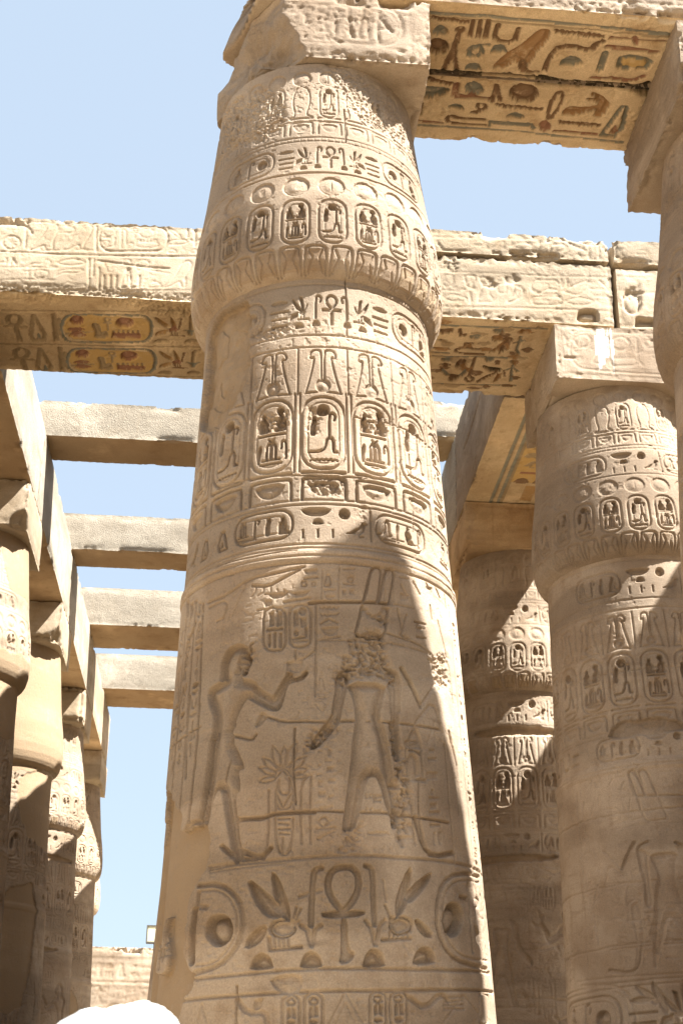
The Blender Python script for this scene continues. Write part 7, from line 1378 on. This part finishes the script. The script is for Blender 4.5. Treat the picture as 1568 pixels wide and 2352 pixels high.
# row 2
Y2 = YR(2)
sf2 = Canvas(-4.0, .4, .010, Y2-1.05, Y2+1.05, .010, 1, 35); sf2.run(TRACE['soffit2'], wk=1.1, dk=1.8)
sf2.stamp('K', [(-3.95, 15.4), (-2.4, 15.4), (-2.3, 15.62), (-3.1, 15.66), (-3.9, 15.6)], 0, .03); sf2.stamp('K', [(-1.9, 15.42), (-.4, 15.42), (-.4, 15.8), (-1.0, 15.85), (-1.7, 15.66)], 0, .05)
sf2.finish(.35)
f2 = Canvas(-4.4, .5, .010, 11.6, 12.9, .010, 1, 36); f2.am = .35; f2.run(TRACE['front2'], wk=.75, dk=.75, thin=True); f2.R += .03*sstep(11.84, 11.72, f2.V+.05*fbm(f2.V*3, 0, 0, 3)-.025)[:, None]*np.ones(len(f2.U))[None, :]; f2.finish(.5)
block('architrave', (-4.43, .42, Y2-HW, Y2+HW, ZS, 12.82), 'left beam with two rows of carved signs and yellow painted cartouches beneath', 'stone beam', GB, panels={'-y': f2, '-z': sf2}, seed=11, res=.014, chip=.05, cw=.12, mat=M_GREY, soff_mat=M_SOFF)
f2r = Canvas(.4, 7.0, .011, 11.6, 13.2, .011, 1, 37); f2r.am = .5; f2r.run(TRACE['front2r'], wk=.75, dk=.8, thin=True)
for a, b, r_ in ((2.5, 12.45, .14), (3.35, 12.3, .10), (4.95, 12.2, .16), (3.0, 12.2, .1)): f2r.stamp('K', circle_patch(a, b, r_, r_*.8, 'K')[1], 0, .035)
f2r.finish(.55)
sf2r = Canvas(.5, 4.5, .011, Y2-1.05, Y2+1.05, .011, 1, 38); sf2r.run(TRACE['soffit2r'], wk=1.05, dk=1.8)
for q in range(70):
    rr = random.Random(q+900); sf2r.stamp('P', circle_patch(2+2.4*rr.random(), Y2-.95+1.9*rr.random(), .03+.09*rr.random(), .02+.05*rr.random(), 'P')[1], 0, .008, rr.choice((0, 1, 3, 10)))
sf2r.finish(.3)
k2 = dict(res=.016, mat=M_GREY, soff_mat=M_SOFF)
block('architrave', (.44, 4.66, Y2-HW, Y2+HW, ZS, 12.62), 'carved beam right of the centre column with a dark sooty underside', 'stone beam', GB, panels={'-y': f2r, '-z': sf2r}, seed=12, chip=.055, **k2)
block('roof_slab', (.44, 4.635, Y2-HW-.02, Y2+HW, 12.645, 13.02), 'thin carved slab lying on the beam right of the centre column', 'stone slab', 'thin slabs on the right beam', panels={'-y': f2r}, seed=13, res=.018, chip=.04, mat=M_GREY)
block('architrave', (4.71, 9.2, Y2-HW+.03, Y2+HW, ZS, 12.60), 'pitted beam block right of the wide vertical crack, above the white streaked square top', 'stone beam', GB, panels={'-y': f2r}, seed=14, chip=.05, res=.022, mat=M_GREY)
block('roof_slab', (4.69, 9.2, Y2-HW+.01, Y2+HW, 12.66, 13.05), 'thin slab on the pitted beam block right of the vertical crack', 'stone slab', 'thin slabs on the right beam', panels={'-y': f2r}, seed=15, res=.02, chip=.045, mat=M_GREY)
def ybeam(x, r0, r1, ztop, label, mat, seed, y0=None, res=.05, hw=.98, **k):
    a = YR(r0)+.006 if y0 is None else y0
    return block('architrave', (x-hw, x+hw, a, YR(r1)-.006, ZS, ztop), label, 'stone beam', GB, res=res, seed=seed, mat=mat, soff_mat=M_SOFF if 'panels' in k else M_BROWN, chip=.03, **k)
nth = ['first', 'second', 'third', 'fourth', 'fifth']
for i in range(4):
    ybeam(LX, 2+i, 3+i+(.12 if i == 3 else 0), 13.05-(.0 if i < 3 else .02*i), '%s beam along the top of the left row of columns, counting from the near end' % nth[i], M_CONC if i < 3 else M_GREY, 50+i, YR(2)+HW+.01 if i == 0 else None)
for i in range(5):
    ybeam(.43, 2+i, 3+i, 13.05, 'beam hidden behind the centre column, %s from the near end' % nth[i], M_CONC, 60+i, YR(2)+HW+.01 if i == 0 else None, .12)
sr = Canvas(3.4, 5.6, .013, 17.3, 21.9, .013, 1, 40)
for x, w_, c in ((3.98, .05, 2), (4.10, .05, 2), (4.14, .02, 5), (4.86, .05, 2), (4.98, .05, 2), (5.1, .05, 2)): sr.stamp('L', [(x, 17.4), (x, 20.9)], w_, .01, c)
sr.stamp('P', box(4.18, 17.4, 4.80, 20.1), 0, .003, 4); sr.stamp('P', box(4.42, 20.2, 4.6, 20.75), 0, .004, 8)
rr = random.Random(6); y = 17.6
while y < 20.0:
    g = rr.choice(['three', 'bar', 'house', 'owl', 'loaf', 'duck', 'ka', 'cloth']); c_ = rr.choice((1, 7, 2, 5))
    for dx in ((-.15, .15) if g in ('cloth', 'owl', 'loaf') else (0,)):
        for kd, p, w_, d_ in G[g]:
            sr.stamp(kd, [(4.48+dx+px*(.24 if dx else .46), y+.22-py*.2) for px, py in p], max(w_*.22, .02), .02, c_)
    y += .29
sr.finish(.35)
rl = Canvas(17.3, 21.9, .02, 11.6, 13.5, .02, 1, 42); rl.stamp('L', [(17.6, 12.9), (18.5, 12.82), (18.6, 12.72), (19.4, 12.7), (20.2, 12.6), (20.9, 12.62)], .035, .05)
for q in range(160):
    q_ = random.Random(q); a = 17.4+4.3*q_.random(); b = 11.75+1.5*q_.random(); rl.stamp('L', [(a, b), (a+.02, b-.12-.2*q_.random())], .018, .006)
rl.finish(.3)
ybeam(4.53, 2, 3, 13.4, 'receding beam at right with a pale smooth side, a crack and a yellow painted underside', M_STONE, 70, YR(2)+HW+.01, .02, panels={'-z': sr, '-x': rl})
ybeam(4.53, 3, 4, 13.4, 'grey beam continuing behind the half shaded column, seen as a sliver beside the centre column', M_CONC, 71)
for i, (r0, r1) in enumerate(((1, 2), (2, 3))):
    ybeam(9.2, r0, r1, 13.1, 'beam of the next row beyond the right edge, %s from the camera' % nth[i], M_GREY, 80+i, None, .12)
# cross beams lying on the left and middle rows
GR = 'rough concrete beams laid across the rows'
for i, (a, b, zt, lb) in enumerate(((21.98, 22.95, 13.74, 'highest and nearest of the rough crossbeams left of the centre column'), (26.92, 27.85, 13.86, 'second rough crossbeam from the top, left of the centre column'),
        (31.3, 32.95, 13.98, 'third rough crossbeam from the top, with two bright gaps under it'), (36.1, 37.75, 14.02, 'lowest and farthest rough crossbeam left of the centre column'))):
    block('crossbeam', (LX+.5, .45 if i else -.2, a, b, 13.056, zt), lb, 'concrete beam', GR, res=.035, seed=90+i, mat=M_CONC, soff_mat=M_BROWN, chip=.022, amp=.02)
o = block('crossbeam', (-.1, 4.3, 21.98, 22.95, 13.41, 14.15), 'rough crossbeam end showing just right of the centre column', 'concrete beam', GR, res=.035, seed=95, mat=M_CONC, soff_mat=M_SOFF, chip=.03, amp=.02)
p_ = link('bearing_pad', block_mesh('bearing_pad', (0, .8, 22.1, 22.8, 13.056, 13.405), .15, None, .02, 3, M_CONC), o); p_.matrix_parent_inverse = Matrix.Translation(o.location).inverted()
for a, b, x1, lb in ((17.6, 24.3, 2.3, 'near'), (24.4, 46, 3.2, 'far')):  # unseen slabs added to keep sun off the lower shafts of the left row
    block('roof_slab', (.5, x1, a, b, 13.06, 13.38), 'unseen slab added behind the centre column to shade the left row, %s part' % lb, 'stone slab', 'added shade slabs hidden by the centre column', res=.2, seed=130+int(a), mat=M_CONC, soff_mat=M_SOFF)
for a, b, lb in ((17.75, 20.5, 'second and third'), (23.15, 25.9, 'third and fourth')):  # walls added in the hidden gaps to block sun reaching the left columns
    block('stone_wall', (-.1, .9, a, b, -.1, 11.64), 'unseen shade wall added behind the centre column between the %s columns of its row' % lb, 'wall', res=.2, seed=int(a), mat=M_GREY)
# row nearer than the centre column (outside the frame)
RY = 6.3; RX = 6.15
c0 = plain_column(RX, RY, 'column outside the frame to the right, nearest to the camera')
plain_column(10.2, RY, 'column outside the frame to the right, beyond the nearest one')
nb = np.array((-.8, 0, .6)); nc = np.array((.80, 0, .6))
block('architrave', (4.5, 7.75, RY-HW, RY+1.05, ZS, 13.35), 'broken stub of beam outside the frame on the nearest right hand column', 'stone beam', GB, res=.07, seed=97, mat=M_GREY, chip=.08, cuts=[(nb, nb@np.array((5.24, 6.3, 13.1)), .25), (nc, nc@np.array((6.32, 6.3, 12.65)), .25)])
# the rest of the hall around and behind the camera (it closes off the sky there)
wh = ['left of the camera', 'right behind the camera', 'far right behind the camera']
for r in (0, -1, -2):
    for j, x in enumerate((-4.45, 4.83, 9.2)):
        if (r == 0 and j > 0) or (r == -1 and j == 1): continue
        plain_column(x, YR(r)-.5, 'column outside the frame, %s, %s row' % (wh[j], ('first', 'second', 'third')[-r]))
    if r < -1: block('architrave', (-9, 10.2, YR(r)-.5-HW, YR(r)-.5+HW, ZS, 13.1), 'beam behind the camera over the %s row' % ('', 'second', 'third')[-r], 'stone beam', GB, res=.2, seed=110+r, mat=M_GREY, soff_mat=M_SOFF)
for j, (x, s_) in enumerate(((-9.4, 'far left'), (13.9, 'far right'))):
    for r in ((-1, 1, 2, 3, 4) if j == 0 else ()): plain_column(x, YR(r), 'column outside the frame in the %s row, number %s from the near end' % (s_, {-1: 'one', 1: 'two', 2: 'three', 3: 'four', 4: 'five'}[r]))
    if j == 0: block('architrave', (x-.98, x+.98, YR(-1)-1, YR(4)+1, ZS, 13.1), 'long beam over the %s row outside the frame' % s_, 'stone beam', GB, res=.25, seed=120+j, mat=M_GREY, soff_mat=M_SOFF)
# ------------------------------------------------------------ far wall
wc = Canvas(-9, 1, .035, 1.5, 8.8, .035, 1, 44); r_ = random.Random(12)
for a in (8.35, 8.3, 7.55, 5.3): wc.line(a, .05, .02)
text_row(wc, -8.8, .8, 7.65, 8.25, r_, .025)
wc.run([e for e in TRACE['scene'] if e[1][0][1] > 3.5], dx=-2.2, dy=1.6, k=.042, dk=1.1, wk=2.4); wc.run([e for e in TRACE['scene'] if e[1][0][1] > 3.5], dx=-5.4, dy=1.6, k=.042, dk=1.1, wk=2.4)
for x in (-4.6, -4.2, -3.8, -3.4, -2.9): text_col(wc, x, 6.2, 7.5, .3, r_, .025)
wc.stamp('P', [(-3.4, 5.9), (-3.0, 5.95), (-2.95, 5.75), (-3.3, 5.7)], 0, .2)
wc.finish(.4)
block('stone_wall', (-9, 1, 52, 53.4, -.1, 8.76), 'low sunlit carved wall closing the view behind the left row of columns', 'wall', panels={'-y': wc}, res=.04, seed=99, mat=M_STONE, chip=.12, cw=.2)
# ------------------------------------------------------------ floodlight on the wall
M_DARK = mat_plain('dark_metal', (.10,.095,.08), .5); M_GLASS = mat_plain('floodlight_glass', (.62,.60,.44), .15, 0, .5); M_WHITE = mat_plain('white_cloth', (.74,.78,.79), .9, .6, .1)
def bm_box(V, F, x0, x1, y0, y1, z0, z1):
    b = len(V); V += [(x0,y0,z0),(x1,y0,z0),(x1,y1,z0),(x0,y1,z0),(x0,y0,z1),(x1,y0,z1),(x1,y1,z1),(x0,y1,z1)]
    F += [tuple(b+i for i in f) for f in ((0,3,2,1),(4,5,6,7),(0,1,5,4),(1,2,6,5),(2,3,7,6),(3,0,4,7))]
def boxes(name, L, mat, parent=None, loc=(0, 0, 0)):
    V, F = [], []
    for b in L: bm_box(V, F, *b)
    return link(name, make_mesh(name, np.array(V, float), np.array(F), None, mat, False), parent, loc)
fl = empty('floodlight', (-2.5, 52.3, 8.76)); tag(fl, 'small boxy floodlight with a pale glass face, above the far wall beside the centre column', 'floodlight')
boxes('housing', [(-.30, -.26, -.2, .15, .16, .76), (.26, .30, -.2, .15, .16, .76), (-.26, .26, -.2, .15, .72, .76), (-.26, .26, -.2, .15, .16, .20), (-.26, .26, .10, .15, .20, .72)], M_DARK, fl)
boxes('glass', [(-.255, .255, -.17, -.15, .205, .715)], M_GLASS, fl)
boxes('bracket', [(-.03, .03, -.03, .03, -.03, .158), (-.15, .15, -.08, .08, -.06, -.032)], M_DARK, fl)
# ------------------------------------------------------------ the person whose white head cloth shows at the bottom edge
M_SKIN = mat_plain('skin', (.28,.16,.10), .6, .05); M_ROBE = mat_plain('robe_cloth', (.42,.47,.50), .95, .3, .1); M_HAIR = mat_plain('dark_hair', (.03,.025,.02), .7)
px, py = -.165, 2.3
pr_ = empty('person', (px, py, 0)); tag(pr_, 'person in a crumpled white head cloth, only its bright top showing at the bottom edge', 'person')
J = {'pel': (0,0,.95,.15), 'bel': (0,.01,1.08,.14), 'che': (0,.0,1.28,.155), 'nec': (0,.0,1.46,.06), 'hd0': (0,.01,1.55,.075), 'hd1': (0,.02,1.66,.092), 'hd2': (0,.01,1.74,.07)}
E_ = [('pel','bel'),('bel','che'),('che','nec'),('nec','hd0'),('hd0','hd1'),('hd1','hd2')]
for s in (1, -1):
    a = 'r' if s > 0 else 'l'
    J.update({a+'sh': (s*.19,0,1.40,.06), a+'el': (s*.25,-.02,1.12,.042), a+'wr': (s*.25,.06,.88,.03), a+'pa': (s*.25,.08,.81,.032), a+'hi': (s*.09,0,.9,.095), a+'kn': (s*.10,.02,.50,.058), a+'an': (s*.10,-.01,.09,.04), a+'to': (s*.11,.15,.03,.03)})
    E_ += [('che',a+'sh'),(a+'sh',a+'el'),(a+'el',a+'wr'),(a+'wr',a+'pa'),('pel',a+'hi'),(a+'hi',a+'kn'),(a+'kn',a+'an'),(a+'an',a+'to')]
    for f in range(4):
        fx = s*.25; fy = .055+.018*f; L_ = (.07,.085,.08,.065)[f]
        J.update({a+'f%d' % f: (fx, fy, .755, .009), a+'g%d' % f: (fx-s*.012, fy+.004, .755-L_*.5, .0085), a+'h%d' % f: (fx-s*.03, fy+.004, .755-L_*.85, .0075)})
        E_ += [(a+'pa',a+'f%d' % f),(a+'f%d' % f,a+'g%d' % f),(a+'g%d' % f,a+'h%d' % f)]
    J.update({a+'t0': (s*.235,.115,.80,.010), a+'t1': (s*.22,.125,.755,.009)}); E_ += [(a+'pa',a+'t0'),(a+'t0',a+'t1')]
ks = list(J); me = bpy.data.meshes.new('body'); me.from_pydata([J[k][:3] for k in ks], [(ks.index(a), ks.index(b)) for a, b in E_], [])
body = link('body', me, pr_); sk = body.modifiers.new('skin', 'SKIN'); sk.use_smooth_shade = True
for k, v in zip(ks, me.skin_vertices[0].data): v.radius = (J[k][3], J[k][3])
me.skin_vertices[0].data[0].use_root = True
ss = body.modifiers.new('sub', 'SUBSURF'); ss.levels = 2; ss.render_levels = 2; me.materials.append(M_SKIN)
def lathe(name, prf, mat, parent, sx=1, sy=1, n=40, wob=0, seed=0):
    a = np.linspace(0, 2*math.pi, n+1)[:-1]; V = []
    for r, z, x0, y0 in prf:
        for t in a:
            q = r*(1+wob*(fbm(np.array(math.cos(t)*2.5), np.array(math.sin(t)*2.5), np.array(z*6), seed)-.5))
            V.append((x0+sx*q*math.sin(t), y0-sy*q*math.cos(t), z))
    return link(name, make_mesh(name, np.array(V, float), grid_faces(len(prf), n, wrap=True), None, mat), parent)
lathe('robe', [(.34,.12,0,0),(.31,.4,0,0),(.27,.8,0,0),(.235,1.0,0,0),(.22,1.25,0,0),(.225,1.38,0,0),(.17,1.46,0,0),(.085,1.50,0,0),(.07,1.52,0,0)], M_ROBE, pr_, 1.0, .72, wob=.25)
for s in (1, -1):
    P0 = np.array((s*.17, 0, 1.41)); P1 = np.array((s*.255, -.02, 1.12)); P2 = np.array((s*.262, .05, .92)); V = []
    for q, rd in ((P0,.085),(P1,.075),(P2,.085)):
        for t in np.linspace(0, 2*math.pi, 17)[:-1]: V.append((q[0]+rd*math.sin(t), q[1]-rd*math.cos(t), q[2]))
    link('sleeve', make_mesh('sleeve', np.array(V), grid_faces(3, 16, wrap=True, flip=True), None, M_ROBE), pr_)
# face: the person looks away from the camera
lathe('nose', [(.004,1.675,0,.118),(.016,1.645,0,.118),(.012,1.635,0,.114)], M_SKIN, pr_, n=12)
for s in (1, -1):
    lathe('eye', [(.001,1.69,s*.034,.098),(.012,1.682,s*.034,.098),(.001,1.672,s*.034,.098)], M_WHITE, pr_, n=12)
    lathe('ear', [(.004,1.69,s*.098,.01),(.022,1.66,s*.10,.01),(.006,1.62,s*.096,.015)], M_SKIN, pr_, .5, 1, n=12)
lathe('mouth', [(.002,1.607,0,.103),(.022,1.60,0,.103),(.002,1.592,0,.103)], mat_plain('lips', (.25,.10,.08), .5), pr_, 1, .4, n=12)
lathe('hair', [(.10,1.62,0,-.012),(.108,1.68,0,0),(.10,1.74,0,0)], M_HAIR, pr_, n=24)
# head cloth: folded lumpy wrap
a = np.linspace(0, 2*math.pi, 97)[:-1]; ph = np.linspace(-.35, math.pi/2, 44)
TA, PH = np.meshgrid(a, ph); ux = np.cos(PH)*np.cos(TA); uy = np.cos(PH)*np.sin(TA); uz = np.sin(PH)
n1 = fbm(ux*2.2+3, uy*2.2, uz*2.6, 5, 5)-.5; n2 = np.abs(fbm(ux*3+uz*4, uy*3, uz*5-ux*2, 8, 3)-.5)+.35*np.abs(fbm(ux*6-uz*5, uy*6, uz*7+ux*3, 18, 3)-.5)
R_ = 1+.22*n1-.25*n2
X_ = -.008+.143*ux*R_; Y_ = .155*uy*R_; Z_ = 1.715+.115*uz*R_
Z_ = Z_+.024*np.exp(-((X_-.075)/.045)**2-((Y_+.02)/.08)**2)*(uz > 0)-.018*np.exp(-((X_+.10)/.06)**2)*(uz > 0)
V = np.stack([X_, Y_, Z_], -1).reshape(-1, 3)
link('head_cloth', make_mesh('head_cloth', V, grid_faces(44, 96, wrap=True), None, M_WHITE), pr_)
